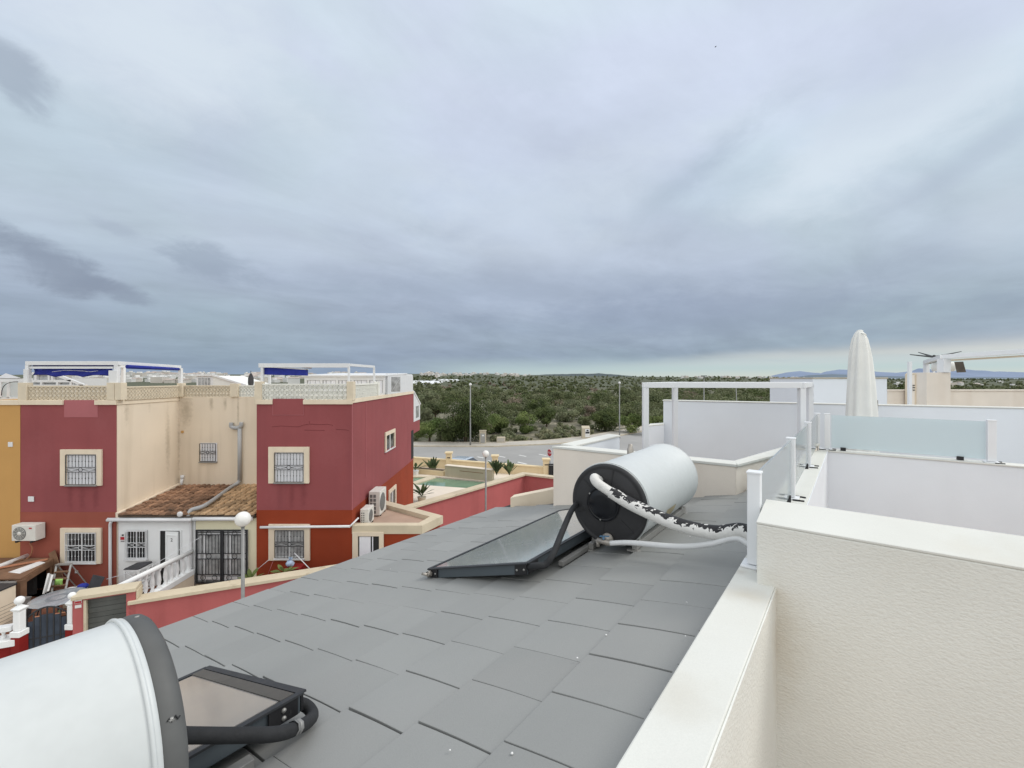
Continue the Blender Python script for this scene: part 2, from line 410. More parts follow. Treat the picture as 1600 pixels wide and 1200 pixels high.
# parapet with coping: flat top at -1.0, seen from the terrace side
p = MB(); p.abbox(-1.2, 7.56, -.49, -.305, -3.2, -1.0); p.build('parapet', MT['coping'], house, .006)
# divider beside us, coping falls towards the viewer
d = MB(); d.abbox(2.464, 2.768, -.383, 4.2, -3.2, -.712, None, -.668); d.build('divider_wall', MT['stucco'], house, .006)
d = MB(); d.abbox(2.4633, 2.7687, -.3837, 4.2, -.711, -.70, -.667, -.655); d.build('divider_coping', MT['coping'], house, .003)
# second divider, carries the cross balustrade
d = MB(); d.abbox(7.585, 7.77, -.303, 4.6, -3.2, -1.02); d.build('divider_wall', MT['white_wall'], house, .004)
d = MB(); d.abbox(7.57, 7.785, -.303, 4.6, -1.018, -1.0); d.abbox(7.562, 7.785, -.49, -.3035, -1.02, -1.0); d.build('divider_coping', MT['coping'], house, .004)
f = MB(); f.abbox(-1.2, 7.58, -.30, 4.6, -2.75, -2.6); f.build('terrace_floor', MT['paving'], house)
inn = MB(); inn.abbox(2.775, 7.58, -.304, -.298, -2.6, -1.004); inn.build('inner_wall_face', MT['white_wall'], house)
inn = MB(); inn.abbox(-1.2, 2.47, -.304, -.298, -2.6, -1.004); inn.build('inner_wall_face', MT['stucco'], house)

# ---- balustrades of frosted glass on the parapet
def rail_post(parent, a, b, w=.031):
    m = MB(); m.abbox(a-w, a+w, b-w, b+w, -.985, -.505)
    po = m.build('post', MT['postwhite'], parent, .004)
    m = MB(); m.abbox(a-w-.004, a+w+.004, b-w-.004, b+w+.004, -.506, -.494); m.build('post_cap', MT['postwhite'], po, .003)
    m = MB(); m.abbox(a-w-.03, a+w+.03, b-w-.028, b+w+.028, -.999, -.988); m.build('base_plate', MT['postwhite'], po, .003)
    for sa in (-1, 1):
        m = MB(); m.beam(ab(a+sa*.078, b+.02, -.994), ab(a+sa*.066, b+.10, -.994), .014, .010)
        m.build('bracket', MT['black'], po)
    return po
r1 = empty('glass_balustrade', ab(5, -.42, -1.0), 'white posts with frosted glass panes running along the parapet beside the tile roof', 'balustrade')
PA = [2.68, 4.38, 6.07, 7.68]; PBB = -.425
for a in PA: rail_post(r1, a, PBB)
for i in range(3):
    m = MB(); m.abbox(PA[i]+.036, PA[i+1]-.036, PBB-.005, PBB+.005, -.955, -.515)
    m.build('glass_pane', MT['frost'], r1)
    for a in (PA[i]+.16, PA[i+1]-.16):
        m = MB(); m.abbox(a-.02, a+.02, PBB-.016, PBB+.016, -.999, -.945); m.build('clamp', MT['black'], r1)
r2 = empty('glass_balustrade', ab(7.68, .4, -1.0), 'wide frosted glass pane on the white cross wall in front of the closed parasol', 'balustrade')
rail_post(r2, 7.68, -.31); rail_post(r2, 7.68, 1.285, .038)
m = MB(); m.abbox(7.675, 7.685, -.262, 1.238, -.965, -.515); m.build('glass_pane', MT['frost'], r2)
for b in (-.13, 1.02):
    m = MB(); m.abbox(7.655, 7.705, b-.03, b+.03, -.999, -.955); m.build('clamp', MT['black'], r2)

# ================================================================== SOLAR WATER HEATERS
def heater(loc_ab, a0, a1, b, z, r, pa0, pa1, pb0, pb1, label, capmat, group, near):
    h = empty('solar_water_heater', onroof(*loc_ab), label, 'water heater', group)
    c0 = ab(a0, b, z)
    L = a1-a0
    # body with rolled rims
    prof = [(0.0, r*.965), (.004, r), (.018, r+.004), (.03, r), (L-.03, r), (L-.018, r+.006), (L-.006, r+.004), (L, r*.97)]
    m = MB(); m.lathe(c0, AX, prof, 96); tk_ = m.build('tank', MT['tank'], h)
    for aa in ((.012, L-.012) if not near else (L-.022,)):
        m = MB(); m.tube([c0+AX*aa+(BX*math.cos(2*math.pi*q/96)+UP*math.sin(2*math.pi*q/96))*(r+.004) for q in range(97)], .006 if near else .005, 8, False); m.build('rolled_rim', MT['tank'], tk_)
    if not near:
        m = MB()
        m.lathe(c0, -AX, [(-.004, r*.99), (.012, r*1.006), (.024, r*.985), (.03, r*.93), (.022, r*.90), (.026, r*.86), (.030, r*.5), (.030, r*.42), (.026, .001)], 96)
        cap = m.build('tank_cap', capmat, h)
        # moulded ribs
        for k in range(6):
            t = R(20+60*k); u_ = BX*math.cos(t)+UP*math.sin(t)
            m = MB(); m.beam(c0-AX*.031+u_*r*.46, c0-AX*.028+u_*r*.87, .006, .006, up=AX); m.build('rib', capmat, cap)
        hc = c0-AX*.033-BX*.035+UP*.005
        m = MB(); m.lathe(hc, -AX, [(0, r*.43), (.008, r*.43), (.010, r*.38), (.006, r*.375), (.022, r*.33), (.026, r*.2), (.027, .001)], 64)
        ht = m.build('hatch_cover', MT['hatch'], cap)
        for t in (R(150), R(262), R(30)):
            u_ = BX*math.cos(t)+UP*math.sin(t)
            m = MB(); m.lathe(hc+u_*r*.405-AX*.008, -AX, [(0, .007), (.004, .007), (.006, .001)], 10); m.build('screw', MT['alulight'], ht)
        m = MB(); m.lathe(c0+AX*L, AX, [(-.004, r*.99), (.012, r*1.004), (.03, r*.95), (.05, r*.6), (.055, .001)], 64); m.build('tank_cap', capmat, h)
    else:
        m = MB()
        m.lathe(c0+AX*L, AX, [(-.006, r*.985), (.0, r*1.0), (.012, r*1.012), (.024, r*1.010), (.038, r*.998), (.048, r*.968), (.056, r*.91), (.060, r*.5), (.061, .001)], 96)
        cap = m.build('tank_cap', capmat, h)
        for t in (R(97), R(28)):
            u_ = BX*math.cos(t)+UP*math.sin(t)
            m = MB(); m.lathe(c0+AX*(L+.02)+u_*(r*1.010), u_, [(0, .006), (.002, .006), (.003, .001)], 12); m.build('screw', MT['alulight'], cap)
        t = R(28); u_ = BX*math.cos(t)+UP*math.sin(t)
        path = [c0+AX*(L+.010+.028*i/6)+(BX*math.cos(t+.02*math.sin(i*2.1))+UP*math.sin(t+.02*math.sin(i*2.1)))*(r*1.0125) for i in range(7)]
        m = MB(); m.tube(path, .002, 6); m.build('seam', MT['foam'], cap)
        m = MB(); m.lathe(c0, -AX, [(0, r*.99), (.03, r*.95), (.05, .001)], 64); m.build('tank_cap', capmat, h)
    # cradle rails under the tank
    for db in (-.17, .19):
        m = MB(); zz = roof_z(b+db, .035)
        m.abbox(a0+.03, a1-.02, b+db-.02, b+db+.02, zz, zz+.05); rl = m.build('rail', MT['alulight'], h, .003)
        for aa in (a0+.10, a1-.12):
            m = MB(); top_z = z-math.sqrt(max(.01, r*r-db*db))
            m.abbox(aa-.02, aa+.02, b+db-.016, b+db+.016, zz+.05, top_z+.004); m.build('bracket', MT['alulight'], rl)
        for aa in (a0+.03, a1-.06):
            m = MB(); m.abbox(aa-.02, aa+.03, b+db-.05, b+db+.05, zz-.012, zz-.001); m.build('foot', MT['alulight'], rl)
    # flat collector
    n_roof = (UP-BX*RS).normalized()
    hb, ht_ = .012, .088                       # low edge bottom / high edge bottom
    th = .075
    def cp(a, bb, extra=0):
        u = (bb-pb0)/(pb1-pb0); return onroof(a, bb, hb+(ht_-hb)*u+extra)
    m = MB(); m.hexa([cp(pa0, pb0), cp(pa0, pb1), cp(pa1, pb1), cp(pa1, pb0)], [cp(pa0, pb0, th), cp(pa0, pb1, th), cp(pa1, pb1, th), cp(pa1, pb0, th)])
    col = m.build('collector', MT['alu'], h, .004)
    e = .035; m = MB()
    m.hexa([cp(pa0+e, pb0+e, th-.002), cp(pa0+e, pb1-e, th-.002), cp(pa1-e, pb1-e, th-.002), cp(pa1-e, pb0+e, th-.002)],
           [cp(pa0+e, pb0+e, th+.004), cp(pa0+e, pb1-e, th+.004), cp(pa1-e, pb1-e, th+.004), cp(pa1-e, pb0+e, th+.004)])
    m.build('collector_glass', MT['panelglass_near' if near else 'panelglass'], col)
    m = MB()
    for q0, q1 in (((pa0-.006, pb0-.006), (pa0-.006, pb1+.006)), ((pa1+.006, pb0-.006), (pa1+.006, pb1+.006)), ((pa0-.006, pb0), (pa1+.006, pb0)), ((pa0-.006, pb1), (pa1+.006, pb1))):
        m.beam(cp(*q0, th+.003), cp(*q1, th+.003), .03, .008, up=n_roof)
    m.build('edge_strip', MT['darkmetal'], col)
    if near:
        m = MB(); m.beam(cp(pa1-.042, pb0+.02, th+.0065), cp(pa1-.042, pb1-.02, th+.0065), .052, .004, up=n_roof); m.build('border_band', MT['bronze'], col)
    for aa, bb, s_ in ((pa0, pb0+.05, -1), (pa0, pb1-.05, -1), (pa1, pb0+.05, 1), (pa1, pb1-.05, 1)):
        m = MB(); m.hexa([cp(aa+s_*.002, bb-.05, .004), cp(aa+s_*.002, bb+.05, .004), cp(aa+s_*.012, bb+.05, .004), cp(aa+s_*.012, bb-.05, .004)][::(1 if s_ > 0 else 1)],
                         [cp(aa+s_*.002, bb-.05, th-.004), cp(aa+s_*.002, bb+.05, th-.004), cp(aa+s_*.012, bb+.05, th-.004), cp(aa+s_*.012, bb-.05, th-.004)])
        pl = m.build('corner_plate', MT['black'], col)
        for d_ in (-.03, .03):
            m = MB(); m.lathe(cp(aa+s_*.012, bb+d_, th*.5), AX*s_, [(0, .008), (.004, .008), (.006, .001)], 10); m.build('screw', MT['alulight'], pl)
    # side face plates (towards the tank)
    for aa in (pa0+.06, pa1-.07):
        m = MB(); m.hexa([cp(aa-.055, pb1+.002, .004), cp(aa-.055, pb1+.010, .004), cp(aa+.055, pb1+.010, .004), cp(aa+.055, pb1+.002, .004)],
                         [cp(aa-.055, pb1+.002, th-.004), cp(aa-.055, pb1+.010, th-.004), cp(aa+.055, pb1+.010, th-.004), cp(aa+.055, pb1+.002, th-.004)])
        pl = m.build('corner_plate', MT['black'], col)
        for zz in (.022, .052):
            m = MB(); m.lathe(cp(aa, pb1+.010, zz), BX, [(0, .009), (.004, .009), (.007, .001)], 10); m.build('screw', MT['alulight'], pl)
    # under-collector rail
    m = MB(); m.abbox(pa0+.35, pa1-.2, pb1+.03, pb1+.07, roof_z(pb1+.05, .03), roof_z(pb1+.05, .065)); m.build('rail', MT['alulight'], h, .003)
    return h, cp
def panel_glass(name, base, rough, dirt):
    m = mat(name, base, rough, .10, 1.6, dirt=dirt, streak_col=(.36,.35,.335), spec=.9, coat=.9)
    m.node_tree.nodes['Principled BSDF'].inputs['Coat Roughness'].default_value = .06
    return m
MT['panelglass'] = panel_glass('collector_glass', (.33,.352,.358), .25, .35)  # pale base colour stands in for the sky reflected in it
MT['panelglass_near'] = panel_glass('dusty_collector_glass', (.27,.25,.235), .35, .5)
MT['bronze'] = mat('bronze_strip', (.10,.093,.082), .5, .1, 5, metal=.3)

h1, cp1 = heater((3.2, -1.7), 3.185, 4.455, -1.50, -.967, .31, 2.47, 4.47, -2.73, -1.76,
    'solar water heater with the black hatched end facing us and a flaking white hose', MT['cap'], 'solar water heaters on the tile roof', False)
# wrapped flow hose, flaking from white tape to black foam
def hose_mat():
    m = mat('flaking_white_wrap', (.74,.73,.70), .6, .06, 12, bump=.5, bs=40)
    N, L = nt(m); b = N['Principled BSDF']; old = b.inputs['Base Color'].links[0].from_socket
    g = N.new('ShaderNodeNewGeometry'); sx = N.new('ShaderNodeSeparateXYZ'); L.new(g.outputs['Normal'], sx.inputs[0])
    n = N.new('ShaderNodeTexNoise'); n.inputs['Scale'].default_value = 26; n.inputs['Detail'].default_value = 7; n.inputs['Distortion'].default_value = .8
    L.new(g.outputs['Position'], n.inputs['Vector'])
    a = N.new('ShaderNodeMath'); a.operation = 'MULTIPLY_ADD'; L.new(sx.outputs['Z'], a.inputs[0]); a.inputs[1].default_value = .26; L.new(n.outputs['Fac'], a.inputs[2])
    n2 = N.new('ShaderNodeTexNoise'); n2.inputs['Scale'].default_value = 6; L.new(g.outputs['Position'], n2.inputs['Vector'])
    a2 = N.new('ShaderNodeMath'); a2.operation = 'MULTIPLY_ADD'; L.new(n2.outputs['Fac'], a2.inputs[0]); a2.inputs[1].default_value = .35; L.new(a.outputs[0], a2.inputs[2])
    r = N.new('ShaderNodeMapRange'); r.inputs['From Min'].default_value = .822; r.inputs['From Max'].default_value = .837; L.new(a2.outputs[0], r.inputs['Value'])
    x = N.new('ShaderNodeMix'); x.data_type = 'RGBA'; L.new(r.outputs['Result'], x.inputs[0]); L.new(old, x.inputs[6]); x.inputs[7].default_value = (.02,.02,.022,1)
    L.new(x.outputs[2], b.inputs['Base Color']); return m
MT['hose'] = hose_mat()
def ray_ab_plane(x, y, a):                 # point on the ray of a photo pixel where it meets the plane a = const
    d = Vector(((x-CX)/FP, 1, -(y-CY)/FP)); t = a/(d.dot(AX)); return d*t+Vector((0, 0, H))
e0 = ray_ab_plane(934, 752, 3.155)
pts = [ray_ab_plane(936, 751, 3.15), ray_ab_plane(929, 747, 3.085), ray_ab_plane(935, 756, 3.06), ray_ab_plane(962, 774, 3.06)]
m = MB(); m.tube(curve(pts, 6), .036, 14); m.build('hose_elbow', MT['whitetape'], h1)
pts = [ray_ab_plane(955, 769, 3.06), ray_ab_plane(985, 787, 3.05), ray_ab_plane(1030, 808, 3.03), ray_ab_plane(1075, 824, 3.01), ray_ab_plane(1120, 832, 3.0), ray_ab_plane(1160, 829, 2.98), ab(2.96, -.44, -.952), ab(2.94, -.29, -.975), ab(2.92, -.24, -1.25)]
m = MB(); m.tube(curve(pts, 10), .044, 20); m.build('flow_hose', MT['hose'], h1)
# cold pipe with valve
v0 = ray_ab_plane(950, 842, 3.15)
m = MB(); m.lathe(v0, -AX, [(0, .045), (.02, .045), (.03, .02), (.09, .018)], 16)
vv = m.build('valve', MT['brass'], h1)
q = v0-AX*.075
m = MB(); m.tube([q-BX*.05, q+BX*.055], .019, 12); m.tube([q-BX*.05+UP*.005, q-BX*.045-UP*.045], .014, 10); m.lathe(q+BX*.02, BX, [(0, .024), (.03, .024)], 6); m.build('valve_body', MT['brass'], vv)
m = MB(); m.beam(q+UP*.035-BX*.03, q+UP*.05+BX*.045, .018, .006); m.tube([q, q+UP*.04], .009, 8); m.build('valve_handle', MT['bluegrey'] if 'bluegrey' in MT else MT['alulight'], vv)
pts = [q+BX*.05, ray_ab_plane(985, 848, 3.07), ray_ab_plane(1060, 854, 3.02), ray_ab_plane(1110, 850, 2.98), ray_ab_plane(1150, 841, 2.96), ab(2.93, -.46, -.985), ab(2.90, -.28, -.99), ab(2.90, -.24, -1.3)]
m = MB(); m.tube(curve(pts, 8), .0185, 12); m.build('cold_pipe', MT['whitepipe'], h1)
# foam sleeved pipe from the collector corner up to the tank
def on_a(x, y, a): return ray_ab_plane(x, y, a)
pts = [cp1(2.47+.03, -1.80, .04), on_a(838, 884, 2.47), on_a(852, 882, 2.50), on_a(864, 866, 2.56), on_a(878, 832, 2.75), on_a(892, 800, 3.0), on_a(902, 786, 3.19)]
m = MB(); m.tube(curve(pts, 8), .0215, 14); m.build('foam_pipe', MT['foam'], h1)
# end fittings on the low corner
f0 = cp1(2.47, -2.70, .045)
m = MB(); m.tube([f0+AX*.02, f0-AX*.05], .016, 10); m.lathe(f0-AX*.02, -AX, [(0, .026), (.025, .026)], 6); m.tube([f0-AX*.05, f0-AX*.06-BX*.05], .012, 8); m.build('end_fitting', MT['brass'], h1)
m = MB(); a_, b_, z_ = 3.62, -1.50, -.967
m.lathe(ab(3.98, -1.66, z_+.262), UP, [(0, .03), (.05, .03), (.06, .022), (.09, .02), (.095, .001)], 14); m.build('relief_valve', MT['brass'], h1)
m = MB()
for k in range(6):
    t0, t1 = R(-18-k*4.2), R(-18-(k+1)*4.2)
    pa, pb_ = ab(3.64, -1.5, -.967), ab(3.86, -1.5, -.967)
    f_ = lambda t: (BX*math.cos(t)+UP*math.sin(t))*.3125
    m.quad(pa+f_(t1), pb_+f_(t1), pb_+f_(t0), pa+f_(t0))
MT['label'] = mat('faded_paper_label', s2l((176,164,134)), .8, .18, 20)
m.build('paper_label', MT['label'], h1)

h2, cp2 = heater((.3, -1.7), -.9, .365, -1.68, -1.03, .31, -1.12, .90, -2.74, -1.745,
    'solar water heater with plain grey end cap, cut off by the lower left corner', MT['capgrey'], 'solar water heaters on the tile roof', True)
pts = [cp2(.90-.06, -1.75, .035), on_a(468, 1100, .93), on_a(484, 1108, .955), on_a(487, 1122, .93), on_a(465, 1137, .83), on_a(430, 1147, .74), on_a(360, 1149, .62), on_a(290, 1149, .50), on_a(240, 1150, .40), ab(.2, -1.5, -1.15)]
m = MB(); m.tube(curve(pts, 10), .0235, 14); m.build('foam_pipe', MT['foam'], h2)
c_ = on_a(462, 1137, .82); dd = (on_a(475, 1131, .87)-on_a(450, 1142, .79)).normalized()
m = MB(); m.lathe(c_-dd*.02, dd, [(0, .0265), (.014, .0265), (.015, .0245), (.019, .0245), (.020, .0265), (.034, .0265)], 8); m.build('pipe_union', MT['greymetal'], h2)
pts = [cp2(.90, -2.62, .02), cp2(.955, -2.60, .015), cp2(.97, -2.4, .012), cp2(.955, -2.1, .012), cp2(.93, -1.95, .012)]
m = MB(); m.tube(curve(pts, 6), .025, 12); m.build('foam_pipe', MT['foam'], h2)

# specks of light grit lying on the tiles
for i, (x, y) in enumerate([(1073, 941), (947, 992), (1071, 994), (902, 1028), (703, 1172), (800, 1177), (610, 889), (1078, 838)]):
    d = Vector(((x-CX)/FP, 1, -(y-CY)/FP)); n_ = UP-BX*RS; t = (RZ+.03)/d.dot(n_); P = d*t+Vector((0, 0, H))
    m = MB(); m.ball(P, .0038+.0012*(i % 2), 8, .7)
    top(m, 'pebble', MT['signwhite'], P, 'tiny white speck of grit lying on the grey roof tiles', 'pebble', 'white specks on the roof')

# ================================================================== NEXT HOUSE OF OUR ROW
nh = empty('terraced_house', ab(6.5, -1.5, -H), 'white roof terrace next along the row behind the tank, with L-shaped beige parapet', 'house')
zt = -.91
# front wall (beige face towards us), its return and the skew wall to the right
def ab2(a, b): v = AX*a+BX*b; return (v.x, v.y)
fp = [ab2(5.12, -3.22), ab2(5.20, -1.0), ab2(5.42, -1.06), ab2(5.34, -3.02)]
m = MB(); m.prism(fp, 0, H+zt-.03); m.build('front_wall', MT['beige_wall'], nh, .004)
fc = [ab2(5.105, -3.235), ab2(5.19, -.99), ab2(5.42, -1.045), ab2(5.335, -3.02)]
m = MB(); m.prism(fc, H+zt-.028, H+zt); m.build('wall_coping', MT['copingbright'] if 'copingbright' in MT else MT['coping'], nh, .004)
rp_ = [ab2(5.345, -3.215), ab2(5.345, -3.02), ab2(6.73, -2.985), ab2(6.79, -3.185)]
m = MB(); m.prism(rp_, 0, H+zt-.03); m.build('side_wall', MT['white_wall'], nh, .004)
rc = [ab2(5.338, -3.235), ab2(5.338, -3.01), ab2(6.735, -2.975), ab2(6.80, -3.20)]
m = MB(); m.prism(rc, H+zt-.028, H+zt); m.build('wall_coping', MT['coping'], nh, .004)
sk = [ab2(5.205, -1.0), ab2(5.42, -1.07), ab2(7.56, -.62), ab2(7.56, -.40)]
m = MB(); m.prism(sk, 0, H+zt-.03); m.build('skew_wall', MT['beige_wall'], nh, .004)
sc_ = [ab2(5.195, -.985), ab2(5.425, -1.06), ab2(7.56, -.63), ab2(7.56, -.385)]
m = MB(); m.prism(sc_, H+zt-.027, H+zt+.001); m.build('wall_coping', MT['coping'], nh, .004)
# tall party wall across the terrace
def wl(x, z): # point on the party wall line
    x0, y0, x1, y1 = 3.125, 9.27, 7.82, 6.85
    return (x, y0+(y1-y0)*(x-x0)/(x1-x0))
pw = [wl(3.13, 0), wl(11.5, 0), (wl(11.5, 0)[0]+.1, wl(11.5, 0)[1]+.2), (wl(3.13, 0)[0]+.1, wl(3.13, 0)[1]+.2)]
m = MB(); m.prism(pw, 0, H-.47); m.build('party_wall', MT['white_wall'], nh, .004)
pc = [wl(3.115, 0), wl(11.5, 0), (wl(11.5, 0)[0]+.11, wl(11.5, 0)[1]+.22), (wl(3.115, 0)[0]+.11, wl(3.115, 0)[1]+.22)]
pc = [(x-.006, y-.012) if i < 2 else (x, y) for i, (x, y) in enumerate(pc)]
m = MB(); m.prism(pc, H-.468, H-.45); m.build('wall_coping', MT['coping'], nh, .004)
lp = [(PX(1012, 8.75), 8.75), (PX(1037.5, 9.0), 9.0), (PX(1037, 9.3), 9.3), (PX(1016, 9.1), 9.1)]
m = MB(); m.prism(lp, 0, H-.945); m.build('low_wall', MT['white_wall'], nh, .004)
m = MB(); m.prism(lp, H-.943, H-.92); m.build('wall_coping', MT['coping'], nh, .003)
fl = [ab2(5.3, -3.0), ab2(5.35, -1.0), ab2(7.5, -.5), ab2(9.6, 2.2), ab2(8.9, -2.9), ab2(6.7, -2.95)]
m = MB(); m.prism(fl, H-2.15, H-2.0); m.build('terrace_floor', MT['paving'], nh)
# low cream wall at the end of our tile roof
ew = [ab2(5.21, -4.02), ab2(5.50, -3.30), ab2(5.66, -3.36), ab2(5.38, -4.08)]
m = MB(); m.prism(ew, [0]*4, [H-1.755, H-1.55, H-1.55, H-1.755]); m.build('low_wall', MT['trim'], nh, .004)

# white steel frame standing on that terrace
pf = empty('pergola_frame', (3, 7.4, H-2.0), 'bare white steel pergola frame on the neighbouring roof terrace', 'pergola')
def vpost(x, Y, z0, z1, w, par, name='post', mt='postwhite'):
    X = PX(x, Y); m = MB(); m.box(X-w/2, X+w/2, Y-w/2, Y+w/2, z0, z1); return m.build(name, MT[mt], par, .004)
y1, y2 = 7.0, 8.15
zf = PZ(597.5, 7.0)
vpost(1008.5, y1, H-2, zf-.085, .085, pf); vpost(1054.5, y2, H-2, zf-.085, .085, pf)
vpost(1252.5, y1-.25, H-2, zf-.085, .085, pf); vpost(1265, y2-.3, H-2, zf-.085, .085, pf)
m = MB()
pA, pB, pC, pD = Vector((PX(1008.5, y1), y1, zf-.042)), Vector((PX(1252.5, y1-.25), y1-.25, zf-.042)), Vector((PX(1265, y2-.3), y2-.3, zf-.042)), Vector((PX(1054.5, y2), y2, zf-.042))
for p_, q_ in ((pA, pB), (pB, pC), (pC, pD), (pD, pA)):
    d_ = (q_-p_).normalized()*.043; m = MB(); m.beam(p_-d_, q_+d_*.98, .083, .083); m.build('beam', MT['postwhite'], pf, .004)

# closed parasol
X0, Y0 = PX(1343.5, 7.0), 7.0
pr = empty('closed_parasol', (X0, Y0, H-2.0), 'tall cream parasol, closed, standing behind the wide frosted glass pane', 'parasol')
m = MB(); n = 56; prof = [(.742, .018), (.728, .045), (.70, .062), (.61, .096), (.45, .122), (.31, .138), (.1, .152), (-.1, .164), (-.54, .186), (-.85, .195), (-1.15, .19)]
vs = []; fs = []
for i, (z, r) in enumerate(prof):
    for k in range(n):
        t = 2*math.pi*k/n
        fold = 1+.10*math.sin(8*t+.7*math.sin(2*t)+.25*i)*min(1, i/3)+.05*math.sin(3*t+i*.4)*min(1, i/3)
        vs.append((X0+math.cos(t)*r*fold+.012*(i-3)*.3, Y0+math.sin(t)*r*fold, H+z))
for i in range(len(prof)-1):
    for k in range(n): fs.append([(i+1)*n+k, (i+1)*n+(k+1) % n, i*n+(k+1) % n, i*n+k])
m.add(vs, fs, True); m.build('canopy', MT['canvas'], pr)
m = MB(); m.tube([(X0, Y0, H-2.0), (X0, Y0, H+.70)], .022, 12); m.build('pole', MT['postwhite'], pr)
m = MB(); m.lathe((X0, Y0, H-2.0), UP, [(0, .26), (.05, .26), (.07, .06), (.3, .035)], 28); m.build('base', MT['greymetal'], pr)
m = MB(); m.tube([(X0-.03, Y0-.06, H+.70), (X0+.01, Y0-.10, H+.68), (X0+.02, Y0-.105, H+.655)], .008, 6); m.ball((X0, Y0, H+.735), .045, 12, .5); m.build('finial', MT['canvas'], pr)
m = MB(); m.tube([(X0+.195, Y0-.10, H-.34), (X0+.185, Y0-.12, H-.9), (X0+.17, Y0-.12, H-1.3)], .007, 6); m.build('cord', MT['browncloth'], pr)

# white stair tower and beige terrace beyond
b3 = empty('terraced_house', (9, 12.5, 0), 'plain white stair tower rising behind the party wall and the parasol', 'house')
m = MB(); m.box(PX(1270, 12), PX(1386, 12), 12, 14, 0, H-.015); m.build('tower_wall', MT['white_wall'], b3, .005)
m = MB(); m.box(PX(1269, 12), PX(1387, 12), 11.98, 14.02, H-.013, H+.02); m.build('tower_coping', MT['concrete'], b3, .004)
m = MB()
for yy in (603, 617, 626): m.box(PX(1266.5, 12.05), PX(1269.5, 12.05), 12.0, 12.15, PZ(yy+2, 12), PZ(yy-2, 12))
m.tube([at(1268, 600, 12.1), at(1268, 627, 12.1)], .03, 8); m.build('tower_bracket', MT['postwhite'], b3)
b4 = empty('terraced_house', (12, 13, 0), 'beige rooftop with a stout square chimney block at the right edge', 'house')
m = MB(); m.box(PX(1387, 13), PX(1750, 13), 13, 13.2, 0, PZ(611, 13)); m.build('terrace_wall', MT['beige_wall'], b4, .005)
m = MB(); m.box(PX(1386, 13), PX(1750, 13), 12.97, 13.22, PZ(610.9, 13), PZ(608.8, 13)); m.build('wall_coping', MT['beige_wall'], b4, .004)
m = MB(); m.box(PX(1448, 12.3), PX(1485.5, 12.3), 12.3, 12.95, 0, PZ(582, 12.3)); m.build('chimney_block', MT['beige_wall'], b4, .006)
m = MB(); m.box(PX(1429, 12.62), PX(1449, 12.62), 12.62, 12.93, 0, PZ(584, 12.62)); m.build('chimney_side', MT['trim'], b4, .006)
ma = empty('slim_mast', at(1421.5, 660, 11.6), 'slim white mast with small dark fittings left of the beige chimney block', 'mast')
m = MB(); m.box(PX(1419.6, 11.6), PX(1424.2, 11.6), 11.58, 11.64, H-2.2, PZ(565, 11.6)); m.build('pole', MT['postwhite'], ma)
m = MB(); m.box(PX(1424.5, 11.6), PX(1429, 11.6), 11.60, 11.66, H-2.2, PZ(586, 11.6)); m.build('rail', MT['beige_wall'], ma)
for yy in (602, 605.6, 609.5):
    m = MB(); m.box(PX(1426, 11.6), PX(1428.4, 11.6), 11.57, 11.6, PZ(yy+.6, 11.6), PZ(yy-.6, 11.6)); m.build('fitting', MT['black'], ma)
# right pergola
p2 = empty('pergola_frame', at(1480, 660, 12.2), 'white pergola with deep beams standing over the beige chimney block at the right', 'pergola')
yb = 12.25
vpost(1447.5, 14.4, H-2.2, PZ(567, 14.4), .115, p2)
m = MB(); m.box(PX(1474.5, yb), PX(1486, yb), yb, yb+.2, PZ(582, 12.3)+.003, PZ(561, yb)); m.build('post', MT['postwhite'], p2, .004)
m = MB(); m.beam(at(1474, 557.5, yb+.1), at(1780, 537, yb-2.4), .18, .115); m.build('beam', MT['postwhite'], p2, .004)
m = MB(); m.beam(at(1486.5, 562.8, yb+.1), at(1780, 546, yb-2.4), .08, .045); m.build('beam', MT['trim'], p2, .004)
m = MB(); m.beam(at(1474, 557.5, yb+.3), at(1446.5, 566.2, 14.4), .14, .11); m.build('beam', MT['postwhite'], p2, .004)
m = MB(); m.beam(at(1476, 561.5, yb+.5), at(1452, 568, 14.2), .06, .03); m.build('beam', MT['alulight'], p2)
rd = empty('rotary_airer', at(1459.5, 660, 14.6), 'rotary clothes airer with dark arms spread in a shallow V above the roofs', 'clothes airer')
hub = at(1459.5, 556.8, 14.6)
m = MB(); m.tube([Vector((hub.x, hub.y, H-2.2)), hub], .025, 8); m.build('pole', MT['postwhite'], rd)
for (x, y, dy) in ((1422, 554, -.5), (1435, 550.5, .7), (1502, 549.2, .6), (1516, 552.2, -.6)):
    m = MB(); m.tube([hub-UP*.02, hub.lerp(at(x, y, 14.6+dy), .5)+UP*-.012, at(x, y, 14.6+dy)], [.030, .022, .012], 6); m.build('arm', MT['darkmetal'], rd)
m = MB(); m.ball(hub, .05, 10); m.build('hub', MT['black'], rd)
aw = empty('rolled_awning', at(1480, 575, 13.4), 'pale rolled awning with a dark brown cloth flap under the right pergola', 'awning')
m = MB(); m.lathe(at(1456, 574, 13.4), (at(1495, 572.5, 13.0)-at(1456, 574, 13.4)), [(0, .001), (.0, .12), (.46, .14), (.50, .11), (.51, .001)], 24); m.build('roll', MT['canvas'], aw)
m = MB(); m.quad(at(1491, 565.5, 12.7), at(1505, 565, 12.6), at(1509.5, 581.5, 12.6), at(1495, 582, 12.7)); m.build('cloth_flap', MT['browncloth'], aw, solid=.02)

# ================================================================== RED HOUSES
YF, YB, XR = 15.5, 18.4, -5.54
Z0 = H-7.2                                     # yard level
